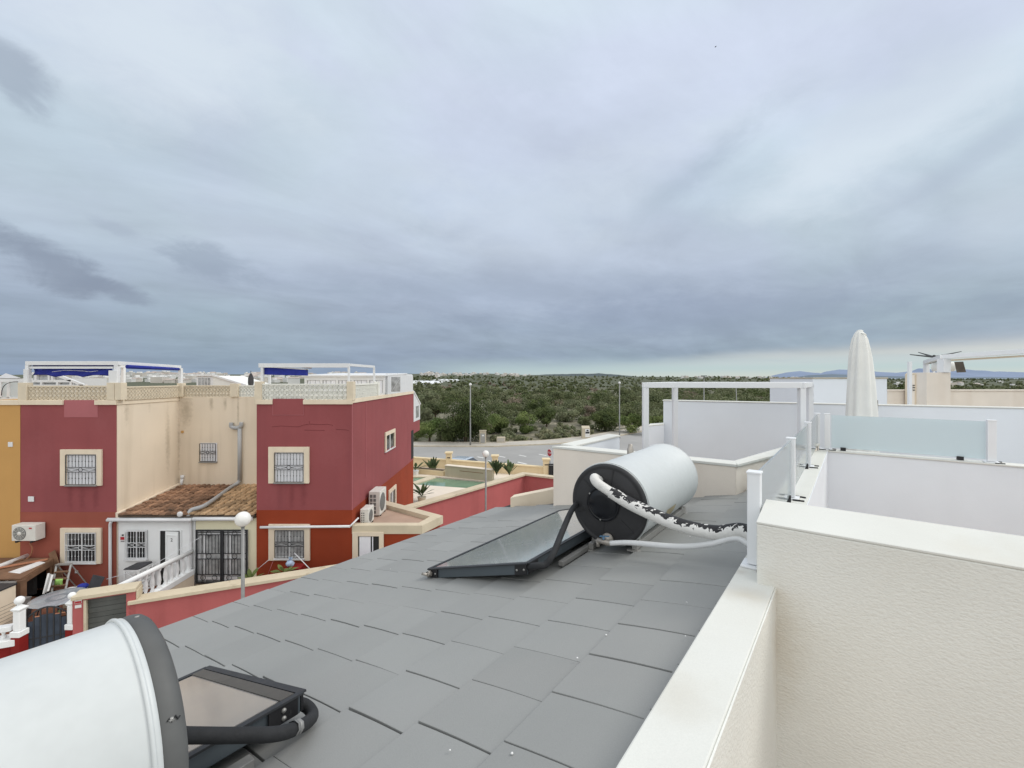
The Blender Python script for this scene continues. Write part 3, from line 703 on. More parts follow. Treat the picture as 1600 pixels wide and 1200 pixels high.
# grille pieces -------------------------------------------------
def grille(par, x0, x1, z0, z1, y, mt, nb, name='grille', ring=True, beads=True):
    m = MB(); w = .0085
    for x in (x0, x1): m.box(x-w, x+w, y-w, y+w, z0, z1)
    hz = z1-z0
    for z in (z0, z0+hz*.42, z0+hz*.58, z1): m.box(x0+w, x1-w, y-w*.9, y+w*.9, z-w, z+w)
    for i in range(1, nb):
        x = x0+(x1-x0)*i/nb
        for (za, zb) in ((z0, z0+hz*.42), (z0+hz*.58, z1)):
            m.box(x-w*.62, x+w*.62, y-w*.6, y+w*.6, za+w, zb-w)
            if beads: m.ball((x, y, (za+zb)/2), .020, 6)
    if ring:
        cx, cz = (x0+x1)/2, z0+hz*.5
        m.tube([(cx+math.cos(t*math.pi/8)*hz*.068, y, cz+math.sin(t*math.pi/8)*hz*.068) for t in range(17)], .009, 5, False)
        for s_ in (-1, 1):
            m.tube([(cx+s_*hz*.07, y, cz), (cx+s_*(x1-x0)*.30, y, cz+hz*.05), (cx+s_*(x1-x0)*.49, y, cz+hz*.01)], .007, 4, False)
            m.tube([(cx+s_*hz*.07, y, cz), (cx+s_*(x1-x0)*.30, y, cz-hz*.05), (cx+s_*(x1-x0)*.49, y, cz-hz*.01)], .007, 4, False)
    return m.build(name, MT[mt], par)
def window(par, px, inner, y, pane='shutter', gr='darkmetal', sur='trim', nb=9, sill=None, name='window', lab=None, slats=True):
    # px = surround rectangle in photo pixels at depth y, inner likewise
    x0, y0, x1, y1 = px; a0, b0, a1, b1 = inner
    X0, X1, ZT, ZB = PX(x0, y), PX(x1, y), PZ(y0, y), PZ(y1, y); IX0, IX1, IT, IB = PX(a0, y), PX(a1, y), PZ(b0, y), PZ(b1, y)
    m = MB()
    if pane == 'shutter':
        n = 18
        for i in range(n):
            za = IB+(IT-IB)*i/n; zb = IB+(IT-IB)*(i+1)/n
            m.box(IX0, IX1, y-.012, y-.002, za+.0007, zb-.0007)
        m.box(IX0, IX1, y-.006, y-.001, IB, IT)
    else: m.box(IX0, IX1, y-.012, y-.002, IB, IT)
    wd = m.build(name, MT[pane], par)
    if lab: wd['label'] = lab
    if sur:
        m = MB(); d0, d1 = y-.07, y-.001
        m.box(X0, IX0, d0, d1, ZB, ZT); m.box(IX1, X1, d0, d1, ZB, ZT); m.box(IX0+.001, IX1-.001, d0, d1, IT, ZT)
        if ZB < IB-.03: m.box(IX0+.001, IX1-.001, d0, d1, ZB, IB)
        m.build('surround', MT[sur], wd, .004)
    m = MB(); m.box(IX0-.02, IX1+.02, y-.11, y-.02, IB-.045, IB-.002); m.build('sill', MT[sill or 'greymetal'], wd, .004)
    if pane != 'shutter':
        m = MB(); mid = (IX0+IX1)/2; e = .035
        m.box(IX0, IX0+e, y-.03, y-.013, IB, IT); m.box(IX1-e, IX1, y-.03, y-.013, IB, IT); m.box(mid-e*.6, mid+e*.6, y-.03, y-.013, IB+e, IT-e)
        m.box(IX0+e, IX1-e, y-.03, y-.013, IT-e, IT); m.box(IX0+e, IX1-e, y-.03, y-.013, IB, IB+e); m.build('frame', MT['whitemetal'], wd)
    if gr: grille(wd, IX0+.015, IX1-.015, IB+.02, IT-.02, y-.085, gr, nb)
    return wd
def lattice(par, p0, p1, z0, z1, mt, th=.07, seed=0):
    # openwork block wall between two xy points: frames with diagonal webs
    p0 = Vector((*p0, 0)); p1 = Vector((*p1, 0)); L = (p1-p0).length; d = (p1-p0)/L; nrm = Vector((-d.y, d.x, 0))
    rows = 3; bh = (z1-.05-z0)/rows; nb = max(1, round(L/bh)); bw = L/nb; m = MB()
    P = lambda s_, z, o=0: p0+d*s_+UP*z+nrm*o
    wb = .019
    for i in range(nb+1):
        s_ = i*bw; m.beam(P(s_, z0), P(s_, z1-.05), wb, th, up=nrm)
    for r in range(rows+1):
        z = z0+r*bh; m.beam(P(0, z), P(L, z), th*.98, wb)
    for i in range(nb):
        for r in range(rows):
            a, b = i*bw, (i+1)*bw; za, zb = z0+r*bh, z0+(r+1)*bh; cx, cz = (a+b)/2, (za+zb)/2
            m.beam(P(a, za), P(b, zb), wb, th*.9, up=nrm); m.beam(P(a, zb), P(b, za), wb, th*.92, up=nrm)
            k = .30*bw
            for s0, s1 in (((cx-k, cz), (cx, cz+k)), ((cx, cz+k), (cx+k, cz)), ((cx+k, cz), (cx, cz-k)), ((cx, cz-k), (cx-k, cz))):
                m.beam(P(*s0), P(*s1), wb*.9, th*.86, up=nrm)
    m.beam(P(0, z1-.025), P(L, z1-.025), th*1.5, .05)
    return m.build('lattice_balustrade', MT[mt], par)
def pillar(par, x0, x1, y0, y1, z0, z1, mt='lattice'):
    m = MB(); m.box(x0, x1, y0, y1, z0, z1); return m.build('pillar', MT[mt], par, .008)

dk = s2l((108,50,54)); dc = s2l((150,136,114))
for (x_, y_) in ((110, 775), (128, 778), (150, 776), (437, 772), (456, 775), (474, 771)): stain(MT['plum'], at(x_, y_, YF), .16, dk, .42, .22)
for (x_, y_, r_) in ((160, 660, .5), (520, 700, .8), (60, 720, .8), (430, 770, .6)): stain(MT['plum'], at(x_, y_, YF), r_, s2l((158,92,94)), .30, .7)
for (x_, y_, r_, z_) in ((291, 640, .35, .4), (277, 700, .16, .10), (330, 628, .12, .3), (372, 640, .06, .06), (352, 630, .10, .3)): stain(MT['cream'], at(x_, y_, YB), r_, dc, .55, z_)
for (x_, y_, Y_, r_, z_) in ((197, 640, 15.9, .14, .2), (236, 632, 16.9, .10, .2), (262, 690, 17.8, .16, .10)): stain(MT['cream'], at(x_, y_, Y_), r_, dc, .45, z_)
XL0, XL1, XM = PX(32, YF), PX(181.5, YF), -10.98
XQ0 = PX(401, YF)
ZC = H-.76                                     # terrace level / wall top
hl = empty('terraced_house', ((XL0+XL1)/2, YF+2, Z0), 'left plum red house front with white grilled ground floor window and blue awning', 'house')
ZS = PZ(800, YF)
m = MB(); m.box(XL0, XL1, YF, 25, ZS, ZC-.06); m.build('upper_wall', MT['plum'], hl)
m = MB(); m.box(XL0+.001, XL1-.002, YF-.012, 24.9, 0, ZS-.001); m.build('ground_wall', MT['rustleft'], hl)
m = MB(); m.box(XL1+.001, XL1+.02, YF+.02, 25, 0, ZC-.06); m.build('side_wall', MT['cream'], hl)
m = MB(); m.box(XL1+.02, XM, YB, 25, 0, ZC-.06); m.build('recessed_wall', MT['cream'], hl)
m = MB(); zb_, zt_ = PZ(632.5, YF), PZ(625.5, YF)
m.box(XL0-.0, PX(100, YF), YF-.06, YF-.001, zb_, zt_); m.box(PX(149.5, YF), XL1+.03, YF-.06, YF-.001, zb_, zt_)
m.box(XL1+.021, XL1+.05, YF, YB, ZC-.16, ZC); m.build('cornice', MT['trim'], hl, .006)
m = MB(); m.box(PX(100.5, YF), PX(153, YF), YF-.008, YF-.0005, PZ(652, YF), PZ(625, YF)); m.build('faded_patch', MT['plumlight'], hl)
m = MB(); m.box(XL0, XL1, YF, 24.9, ZC-.059, ZC); m.box(XL1+.002, XM, YB, 24.9, ZC-.059, ZC-.001); m.build('terrace_floor', MT['trim'], hl)
window(hl, (96.6, 702, 160.7, 758.4), (105.5, 709.5, 153.2, 757), YF, 'shutter', 'darkmetal', nb=9)
window(hl, (96.8, 824.5, 160.2, 880), (105, 831, 153, 878), YF-.014, 'darkglass', 'whitemetal', nb=9, sill='whitemetal')
zl0, zl1 = PZ(625, YF)+.001, PZ(602.5, YF)
lattice(hl, (PX(43, YF)+.02, YF+.06), (PX(166.5, YF)-.0, YF+.06), zl0, zl1, 'lattice')
pillar(hl, PX(29, YF), PX(42.5, YF), YF-.03, YF+.2, PZ(626, YF), PZ(598, YF)); pillar(hl, PX(167.5, YF), PX(179.3, YF), YF-.03, YF+.2, zl0, PZ(598, YF))
pillar(hl, PX(179.7, YF), PX(190, YF), YF-.02, YF+.22, zl0, PZ(598, YF))
lattice(hl, (XL1+.06, YF+.3), (XL1+.06, YB-.05), ZC, ZC+.47, 'lattice')
pillar(hl, XL1+.0, XL1+.22, YB-.10, YB+.12, ZC, ZC+.56)
lattice(hl, (XL1+.26, YB+.04), (PX(361, YB), YB+.04), ZC, ZC+.47, 'lattice')
window(hl, (312.5, 690, 340.5, 723), (313.5, 692, 339.5, 721), YB, 'shutter', 'darkmetal', None, nb=6)
m = MB(); m.box(PX(283.5, YB), PX(287, YB), YB-.03, YB-.001, PZ(676.5, YB), PZ(673, YB)); m.build('wall_plate', MT['yellow'], hl)
m = MB(); m.box(PX(45, YF), PX(54, YF), YF-.03, YF-.012, PZ(783.5, YF), PZ(775.5, YF)); m.build('vent', MT['whitemetal'], hl, .004)
m = MB(); m.box(PX(118.5, YF), PX(123.2, YF), YF-.04, YF-.02, PZ(895, YF), PZ(891, YF)); m.build('socket_box', MT['whitemetal'], hl, .004)
m = MB(); m.tube([(PX(283.5, YB), YB-.05, PZ(760, YB)), (PX(286, YB), YB-.05, PZ(747, YB))], .055, 10); m.lathe((PX(286, YB), YB-.05, PZ(746, YB)), UP, [(0, .07), (.1, .075), (.11, .001)], 12); m.build('vent_pipe', MT['whitemetal'], hl)
# white porch of the left house
XP0, XP1 = XL1+.03, XM
zg = PZ(810, YF+.05)
zr0, zr1 = PZ(803, YF), PZ(757.5, YB)
m = MB(); m.prism([(XP0, YF+.05), (XP1-.01, YF+.05), (XP1-.01, YB-.001), (XP0, YB-.001)], 0, [zg, zg, zr1-.1, zr1-.1]); m.build('porch_wall', MT['porchwhite'], hl)
def clay_roof(par, x0, x1, y0, y1, z0, z1, mt):
    m = MB(); cw = .20; n = max(1, round((x1-x0)/cw)); cw = (x1-x0)/n; rows = 9; sl = (z1-z0)/(y1-y0)
    for i in range(n):
        xc = x0+cw*(i+.5)
        for j in range(rows):
            ya = y0+(y1-y0)*j/rows-.03; yb_ = y0+(y1-y0)*(j+1)/rows+.03
            dz = .025+rng.normal(0, .010); jx = rng.normal(0, .010); rr = cw*.43
            za = z0+sl*(ya-y0)+.035+dz; zb2 = z0+sl*(yb_-y0)+dz-.004
            k = 6; vs = []
            for (yy, zz, r_) in ((ya, za, rr), (yb_, zb2, rr*.82)):
                for t in range(k+1):
                    an = math.pi*t/k; vs.append((xc+jx+math.cos(an)*r_, yy, zz+math.sin(an)*r_*.85-.03))
            fs = [[t+1, t, t+k+1, t+k+2] for t in range(k)]+[list(range(k+1))]
            m.add(vs, fs, False)
    o = m.build('porch_roof', MT[mt], par)
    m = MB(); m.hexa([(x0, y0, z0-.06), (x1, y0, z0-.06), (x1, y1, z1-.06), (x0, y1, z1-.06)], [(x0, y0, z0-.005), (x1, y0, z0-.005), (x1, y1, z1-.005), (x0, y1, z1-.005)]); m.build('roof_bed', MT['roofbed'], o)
    return o
clay_roof(hl, XP0+.12, XM-.14, YF-.10, YB-.03, zr0-.02, zr1-.02, 'terracotta')
m = MB(); m.hexa([(XP0+.001, YF-.06, zr0-.12), (XP0+.13, YF-.06, zr0-.12), (XP0+.13, YB-.01, zr1-.12), (XP0+.001, YB-.01, zr1-.12)],
                 [(XP0+.001, YF-.06, zr0+.06), (XP0+.13, YF-.06, zr0+.06), (XP0+.13, YB-.01, zr1+.09), (XP0+.001, YB-.01, zr1+.09)]); m.build('roof_flashing', MT['cream'], hl)
def gutter(par, x0, x1, y, z):
    m = MB(); m.tube([(x0, y, z), (x1, y, z)], .055, 10); m.tube([(x0, y+.02, z+.05), (x1, y+.02, z+.05)], .022, 8); return m.build('gutter', MT['whitemetal'], par)
gutter(hl, PX(172, YF), XM-.02, YF-.11, PZ(811, YF))
def pipe(par, pts, r=.045, mt='whitemetal', name='downpipe'):
    m = MB(); m.tube(curve(pts, 5) if len(pts) > 2 else pts, r, 10); return m.build(name, MT[mt], par)
xd = PX(175, YF)
pipe(hl, [(PX(178, YF), YF-.1, PZ(813, YF)), (xd+.02, YF-.09, PZ(818, YF)), (xd, YF-.07, PZ(826, YF)), (xd, YF-.07, PZ(870, YF)), (xd, YF-.07, Z0-.1)])
yw = YF+.049
window(hl, (197, 826, 231.5, 876), (197.8, 828, 230.8, 872.5), yw, 'darkglass', 'whitemetal', None, nb=7, sill='whitemetal')
# door ajar with number 2
xa, xb = PX(249.2, YF), PX(280, YF)
m = MB(); m.box(xa, xb, yw-.012, yw-.002, Z0, PZ(830, YF)); dr = m.build('doorway', MT['under'], hl)
m = MB(); m.hexa([(PX(257.5, YF), yw-.03, Z0+.02), (xb-.01, yw-.10, Z0+.02), (xb-.01, yw-.06, Z0+.02), (PX(257.5, YF), yw-.014, Z0+.02)],
                 [(PX(257.5, YF), yw-.03, PZ(830.5, YF)), (xb-.01, yw-.10, PZ(830.5, YF)), (xb-.01, yw-.06, PZ(830.5, YF)), (PX(257.5, YF), yw-.014, PZ(830.5, YF))]); dl = m.build('door_leaf', MT['porchwhite'], dr, .003)
dxc = PX(269, YF); dyo = lambda x: yw-.03-.07*(x-PX(257.5, YF))/(xb-.01-PX(257.5, YF))
m = MB()
for (za, zb3) in ((PZ(874, YF), PZ(836, YF)), (Z0+.2, PZ(880, YF))):
    for x in (dxc-.2, dxc+.2): m.box(x-.015, x+.015, dyo(x)-.02, dyo(x)+.01, za, zb3)
    for z in (za, zb3): m.beam((dxc-.2, dyo(dxc-.2)-.005, z), (dxc+.2, dyo(dxc+.2)-.005, z), .03, .03)
m.build('panel_moulding', MT['porchwhite'], dl)
m = MB(); m.beam((dxc-.03, dyo(dxc)-.05, PZ(877, YF)), (dxc+.09, dyo(dxc)-.06, PZ(877, YF)), .03, .03); m.beam((dxc-.05, dyo(dxc)-.02, PZ(877, YF)), (dxc-.02, dyo(dxc)-.05, PZ(877, YF)), .05, .05); m.build('handle', MT['darkmetal'], dl)
def text(par, s_, loc, size, mt, rot=(R(90), 0, 0), name='lettering'):
    cu = bpy.data.curves.new(name, 'FONT'); cu.body = s_; cu.size = size; cu.extrude = .002; cu.align_x = 'CENTER'; cu.align_y = 'CENTER'
    tmp = bpy.data.objects.new(name, cu); C.objects.link(tmp)
    dg = bpy.context.evaluated_depsgraph_get(); me = bpy.data.meshes.new_from_object(tmp.evaluated_get(dg))
    bpy.data.objects.remove(tmp); o = bpy.data.objects.new(name, me); C.objects.link(o); me.materials.clear(); me.materials.append(MT[mt])
    me.transform(Matrix.Translation(Vector(loc)-wloc(par)) @ (Matrix.Rotation(rot[2], 4, 'Z') @ Matrix.Rotation(rot[0], 4, 'X'))); o.parent = par
    return o
text(dl, '2', (dxc, dyo(dxc)-.012, PZ(843.5, YF)), .16, 'darkmetal')
m = MB(); m.box(PX(246.5, YF), xa-.001, yw-.03, yw-.001, Z0, PZ(829, YF)); m.box(xb+.001, PX(282.5, YF), yw-.03, yw-.001, Z0, PZ(829, YF)); m.box(xa, xb, yw-.03, yw-.001, PZ(829.8, YF), PZ(828.6, YF)); m.build('door_frame', MT['porchwhite'], dr)
m = MB(); m.box(PX(186.3, YF), PX(194.6, YF), yw-.015, yw-.002, PZ(848, YF), PZ(834.5, YF)); sg = m.build('alarm_plate', MT['signwhite'], hl)
m = MB(); m.box(PX(186.8, YF), PX(194.1, YF), yw-.019, yw-.0155, PZ(844, YF), PZ(839.5, YF)); m.build('plate_band', MT['signred'], sg)
m = MB(); m.box(PX(189, YF), PX(192, YF), yw-.019, yw-.0155, PZ(838, YF), PZ(835.5, YF)); m.box(PX(187.5, YF), PX(193.5, YF), yw-.019, yw-.0155, PZ(846.8, YF), PZ(845.6, YF)); m.build('plate_mark', MT['darkmetal'], sg)

# right house ----------------------------------------------------
hr = empty('terraced_house', (-7.2, YF+3, Z0), 'end plum red house with rust red base and corner facing the pool', 'house')
ZS2 = PZ(797, YF)
m = MB(); m.box(XQ0, XR, YF, 25.2, ZS2, ZC-.06); m.box(XQ0, XR-.0, 25.2, 26.9, PZ(672, 26.9), PZ(655, 26.95)); m.build('upper_wall', MT['plum'], hr)
m = MB(); m.box(XQ0+.002, XR-.001, YF-.012, 25.15, 0, ZS2-.001); m.box(XR-.0008, XR+.011, YF-.011, 25.1, 0, ZS2-.001); m.build('ground_wall', MT['rust'], hr)
m = MB(); m.box(XM+.002, XQ0-.002, YB, 24.5, 0, ZC-.06); m.build('recessed_wall', MT['cream'], hr)
m = MB(); m.box(XQ0-.02, XQ0-.001, YF+.1, YB, 0, ZC-.06); m.build('side_wall', MT['cream'], hr)
m = MB(); m.box(XQ0, XR, YF, 25.2, ZC-.059, ZC); m.box(XM, XQ0-.001, YB, 24.4, ZC-.059, ZC-.001); m.build('terrace_floor', MT['trim'], hr)
m = MB(); m.box(XQ0-.02, PX(426.5, YF), YF-.06, YF-.001, zb_+.02, zt_+.02); m.box(PX(474.5, YF), XR+.03, YF-.06, YF-.001, zb_+.02, zt_+.02)
m.box(XR+.001, XR+.04, YF, 25.1, ZC-.10, ZC+.05); m.build('cornice', MT['trim'], hr, .006)
m = MB(); m.box(PX(426.8, YF), PX(474.2, YF), YF-.02, YF-.0005, PZ(648, YF), PZ(623, YF)); m.build('panel_patch', MT['plum'], hr, .003)
m = MB(); zz = PZ(648, YF)
m.box(PX(426, YF), PX(474.8, YF), YF-.014, YF-.001, zz-.02, zz-.001); m.box(PX(426, YF), PX(426.7, YF), YF-.014, YF-.001, zz, PZ(624, YF)); m.box(PX(474.3, YF), PX(474.9, YF), YF-.014, YF-.001, zz, PZ(624, YF))
m.box(XR+.0005, XR+.012, YF+.0, YF+.03, ZS2, ZC-.11); m.box(XR+.0005, XR+.014, YF+1.45, YF+1.48, PZ(745, 17.0), ZC-.11)
m.build('edge_bead', MT['plumlight'], hr)
# hairline cracks in the render
m = MB()
for pts in ([(425, 667), (440, 665.5), (455, 666.5), (466, 667), (475, 664), (484, 662.5), (483, 658)], [(484, 662.5), (497, 663.5), (512, 662.8), (520, 664.5)], [(476, 672), (492, 672.4), (507, 672.2)], [(525, 671), (540, 671.5), (545, 673)]):
    m.tube([(PX(x, YF), YF-.001, PZ(y, YF)) for x, y in pts], .006, 4)
MT['crack'] = mat('crack_line', s2l((104,40,42)), .95, .1, 5)
m.build('crack_line', MT['crack'], hr)
window(hr, (420.7, 698, 484, 754.7), (430, 706.5, 476, 753), YF, 'shutter', 'darkmetal', nb=9)
window(hr, (421, 818.5, 485, 875), (430.6, 827, 476.6, 871), YF-.014, 'curtainglass', 'darkmetal', nb=9, sill='whitemetal')
# side windows on the X = XR plane
def side_window(par, x0, x1, yt0, yb0, yt1):
    Ya, Yb = -XR*700/(800-x0), -XR*700/(800-x1); za, zb = PZ(yt0, Ya), PZ(yb0, Ya); X = XR+.012
    m = MB(); m.box(X, X+.006, Ya+.1, Yb-.1, zb+.05, za-.1); wd = m.build('window', MT['darkglass'], par)
    m = MB(); e = .16
    m.box(X, X+.05, Ya, Ya+e, zb, za); m.box(X, X+.05, Yb-e, Yb, zb, za); m.box(X, X+.05, Ya+e, Yb-e, za-e, za); m.build('surround', MT['trim'], wd)
    m = MB(); mid = (Ya+Yb)/2; m.box(X+.006, X+.02, mid-.05, mid+.05, zb, za-e); m.build('frame', MT['whitemetal'], wd)
    m = MB(); m.box(X, X+.06, Ya, Yb, zb-.04, zb-.001); m.build('sill', MT['whitemetal'], wd)
side_window(hr, 600.5, 616, 676, 706, 670); side_window(hr, 606, 617.5, 767, 800, 760)
# roof parapets
zq = zl0+.02
lattice(hr, (PX(409.5, YF), YF+.06), (PX(541.5, YF), YF+.06), ZC+.0, PZ(599.5, YF), 'latticewhite')
pillar(hr, PX(398, YF), PX(409, YF), YF-.03, YF+.2, zb_+.02, PZ(596, YF)); pillar(hr, PX(542, YF), PX(552.5, YF), YF-.03, YF+.2, ZC, PZ(596, YF))
lattice(hr, (XR-.06, YF+.24), (XR-.06, 18.5), ZC+.0, ZC+.56, 'latticewhite'); pillar(hr, XR-.16, XR+.03, 18.5, 18.7, ZC, ZC+.62, 'latticewhite')
lattice(hr, (PX(374, YB)+.0, YB+.04), (PX(399, YB), YB+.04), ZC, ZC+.47, 'latticewhite')
pillar(hr, PX(361, YB), PX(373.5, YB), YB-.08, YB+.14, ZC, ZC+.54); lattice(hr, (PX(399, YB), YB+.04), (XQ0+.1, YB+.04), ZC, ZC+.47, 'latticewhite')
# overhanging rear bay with sloped glazing
m = MB(); m.box(XR+.001, XR+.012, 24.6, 25.15, PZ(716, 25), PZ(672, 25)); m.build('doorway', MT['under'], hr)
# grey soil pipe with double bend, then along the porch roof
px_, xp = YB-.09, PX(376.5, YB)
m = MB(); m.tube(curve([(PX(363.5, YB), px_, PZ(660, YB)), (PX(363.5, YB), px_, PZ(666, YB)), (PX(368, YB), px_, PZ(668, YB)), (PX(374, YB), px_, PZ(668, YB)), (PX(378.5, YB), px_, PZ(665, YB)), (PX(379, YB), px_, PZ(659.5, YB))], 5), .075, 10)
m.tube([(xp, px_, PZ(669, YB)), (xp, px_, PZ(750, YB))], .075, 12); m.build('soil_pipe', MT['pipegrey'] if 'pipegrey' in MT else MT['whitepipe'], hr)
m = MB(); m.tube(curve([(xp, px_, PZ(748, YB)), (xp-.02, px_-.06, PZ(753, YB)), (xp-.1, px_-.5, PZ(760, YB-.3)), (PX(300, YF)+.25, YF+.35, zr0+.22), (PX(297.5, YF), YF+.05, zr0+.12), (PX(297, YF), YF-.07, PZ(806, YF))], 6), .07, 12)
m.build('soil_pipe', MT['pipegrey'], hr)
m = MB(); m.lathe((PX(286, YF), YF-.12, PZ(801.5, YF)), (0, -1, 0), [(0, .09), (.05, .09), (.06, .07), (.06, .001)], 14); m.build('pipe_cap', MT['whitemetal'], hr)
# cream porch
m = MB(); m.prism([(XM+.004, YF+.055), (XQ0-.022, YF+.055), (XQ0-.022, YB-.001), (XM+.004, YB-.001)], 0, [zg, zg, zr1-.1, zr1-.1]); m.build('porch_wall', MT['porchcream'], hr)
clay_roof(hr, XM-.14+.001, XQ0-.05, YF-.10, YB-.03, zr0-.02, zr1+.0, 'terratan')
gutter(hr, XM+.02, PX(397, YF), YF-.115, PZ(809.5, YF))
xd = PX(298.3, YF)
pipe(hr, [(xd, YF-.1, PZ(812, YF)), (xd, YF-.02, PZ(820, YF)), (xd, YF-.0, PZ(860, YF)), (xd, YF-.0, Z0-.1)], .05)
yc = YF+.054
m = MB(); m.box(PX(307, YF), PX(386.5, YF), yc-.012, yc-.002, PZ(911, YF), PZ(828, YF)); dg_ = m.build('patio_door', MT['curtainglass'], hr)
m = MB()
for a, b in ((309, 312.5), (317.5, 320.5), (345, 347.2), (350, 353.5), (358, 361), (383, 385.5)): m.box(PX(a, YF), PX(b, YF), yc-.035, yc-.013, PZ(910, YF), PZ(830, YF))
for a, b in ((320.5, 345), (361, 383)):
    m.box(PX(a, YF), PX(b, YF), yc-.033, yc-.013, PZ(835, YF), PZ(831, YF)); m.box(PX(a, YF), PX(b, YF), yc-.033, yc-.013, PZ(906, YF), PZ(902, YF))
m.build('door_frame', MT['whitemetal'], dg_)
for (a, b) in ((306.5, 347), (347.4, 386.8)):
    m = MB(); X0_, X1_ = PX(a, YF), PX(b, YF); zb4, zt4 = PZ(911.5, YF), PZ(827.5, YF); yy = yc-.075; e = .045
    m.box(X0_, X0_+e, yy-.02, yy+.02, zb4, zt4); m.box(X1_-e, X1_, yy-.02, yy+.02, zb4, zt4); m.box(X0_+e, X1_-e, yy-.02, yy+.02, zt4-e, zt4); m.box(X0_+e, X1_-e, yy-.02, yy+.02, zb4, zb4+e)
    zs = [zb4+.09, zb4+.32, PZ(873, YF), PZ(864.5, YF), zt4-.17, zt4-.09]
    for z in zs: m.box(X0_+e, X1_-e, yy-.01, yy+.01, z-.011, z+.011)
    for i in range(1, 8):
        x = X0_+(X1_-X0_)*i/8; m.box(x-.008, x+.008, yy-.007, yy+.007, zb4+.32, zs[2]); m.box(x-.008, x+.008, yy-.0072, yy+.0072, zs[3], zs[4])
    for zc in ((zs[0]+zs[1])/2, (zs[2]+zs[3])/2, zt4-.13):
        for k in (.28, .72):
            cx = X0_+(X1_-X0_)*k if zc < zs[1] else (X0_+X1_)/2
            m.tube([(cx+math.cos(t*math.pi/7)*.085, yy, zc+math.sin(t*math.pi/7)*.085) for t in range(15)], .009, 5, False)
    m.build('security_gate', MT['darkmetal'], dg_)
# white pole of a rolled blind above the window
m = MB(); m.tube([(PX(410, YF), YF-.13, PZ(822, YF)), (PX(549, YF), YF-.13, PZ(820.5, YF))], .045, 10); m.tube([(PX(549, YF), YF-.13, PZ(820.5, YF)), (PX(557, YF), YF+.2, PZ(812, YF))], .03, 8); m.build('blind_pole', MT['whitemetal'], hr)

# flat garage roof at the corner of the end house
gx = [(XR+.013, YF-.02), (PX(658, YF), YF-.02), (-2.62, 16.55), (XR+.013, 18.75)]
zgt = H-5.08
ga_ = empty('garage_annex', (-4.3, 16.3, 0), 'low flat-roofed annex with sand coloured coping at the corner of the end house', 'annex')
m = MB(); m.prism([(XR+.013, YF), (PX(657, YF), YF), (-2.66, 16.53), (XR+.013, 18.7)], 0, zgt-.3); m.build('annex_wall', MT['rust'], ga_)
m = MB(); m.prism([(XR+.02, YF+.25), (PX(652, YF), YF+.25), (-3.0, 16.45), (XR+.02, 18.3)], zgt-.299, zgt-.16); m.build('roof_deck', MT['paving'], ga_)
def coping_run(par, pts, w, z0, z1, mt='wallcap', closed=False):
    m = MB()
    for (a, b) in zip(pts[:-1], pts[1:]):
        m.beam((a[0], a[1], (z0+z1)/2), (b[0], b[1], (z0+z1)/2), w, z1-z0)
    return m.build('coping', MT[mt], par, .006)
def offset_prism(par, poly_out, poly_in, z0, z1, mt='wallcap'):
    m = MB(); n = len(poly_out)
    for i in range(n-1):
        m.prism([poly_out[i], poly_out[i+1], poly_in[i+1], poly_in[i]], z0, z1)
    return m.build('coping', MT[mt], par, .006)
offset_prism(ga_, [(XR+.013, YF-.04), (PX(660, YF), YF-.04), (-2.55, 16.57), (XR+.013, 18.85)], [(XR+.013, YF+.26), (PX(652, YF), YF+.26), (-3.02, 16.47), (XR+.013, 18.35)], zgt-.2975, zgt)
# doorway in the annex
m = MB(); m.box(PX(558, YF), PX(593, YF), YF-.014, YF-.002, Z0, PZ(837, YF)); wd = m.build('doorway', MT['under'], ga_)
m = MB(); m.box(PX(551.5, YF), PX(560, YF), YF-.07, YF-.0145, Z0, PZ(830.5, YF)); m.box(PX(593, YF), PX(600, YF), YF-.07, YF-.0145, Z0, PZ(830.5, YF)); m.box(PX(560, YF)+.001, PX(593, YF)-.001, YF-.07, YF-.0145, PZ(837, YF), PZ(830.5, YF)); m.build('surround', MT['trim'], wd, .004)
m = MB(); m.box(PX(562, YF), PX(579.5, YF), YF-.04, YF-.016, Z0, PZ(838, YF)); m.box(PX(582, YF), PX(583.5, YF), YF-.045, YF-.016, Z0, PZ(838, YF)); m.build('door_leaf', MT['shutter'], wd, .003)

# air conditioners
def ac(x, y, z, w, d, h, lab, grp, rot=0, fan_side='front'):
    o = empty('air_conditioner', (x, y, z), lab, 'air conditioner', grp)
    m = MB(); m.box(x-w/2, x+w/2, y-d/2, y+d/2, z+.06, z+h); m.build('casing', MT['acwhite'], o, .02)
    fx = x-w*.16; n = 24
    m = MB(); m.lathe((fx, y-d/2, z+h*.52), (0, -1, 0), [(0.001, h*.37), (.006, h*.37), (.008, h*.345), (.008, .001)], 32); fg = m.build('fan_grille', MT['acgrill'], o)
    m = MB()
    for r_ in (.1, .17, .24, .31): m.tube([(fx+math.cos(t*math.pi/14)*r_*h, y-d/2-.012, z+h*.52+math.sin(t*math.pi/14)*r_*h) for t in range(29)], .005, 4, False)
    for k in range(10): m.tube([(fx, y-d/2-.012, z+h*.52), (fx+math.cos(k*math.pi/5)*h*.36, y-d/2-.012, z+h*.52+math.sin(k*math.pi/5)*h*.36)], .004, 4, False)
    m.lathe((fx, y-d/2-.008, z+h*.52), (0, -1, 0), [(0, .07), (.012, .065), (.013, .001)], 16); m.build('fan_guard', MT['acwhite'], fg)
    m = MB(); m.box(x+w*.24, x+w*.36, y-d/2-.004, y-d/2-.0005, z+h*.78, z+h*.86); m.build('badge', MT['signred'], o)
    m = MB(); m.box(x-w*.35, x-w*.28, y-d/2, y+d/2, z, z+.059); m.box(x+w*.28, x+w*.35, y-d/2, y+d/2, z, z+.059); m.build('foot', MT['black'], o)
    return o
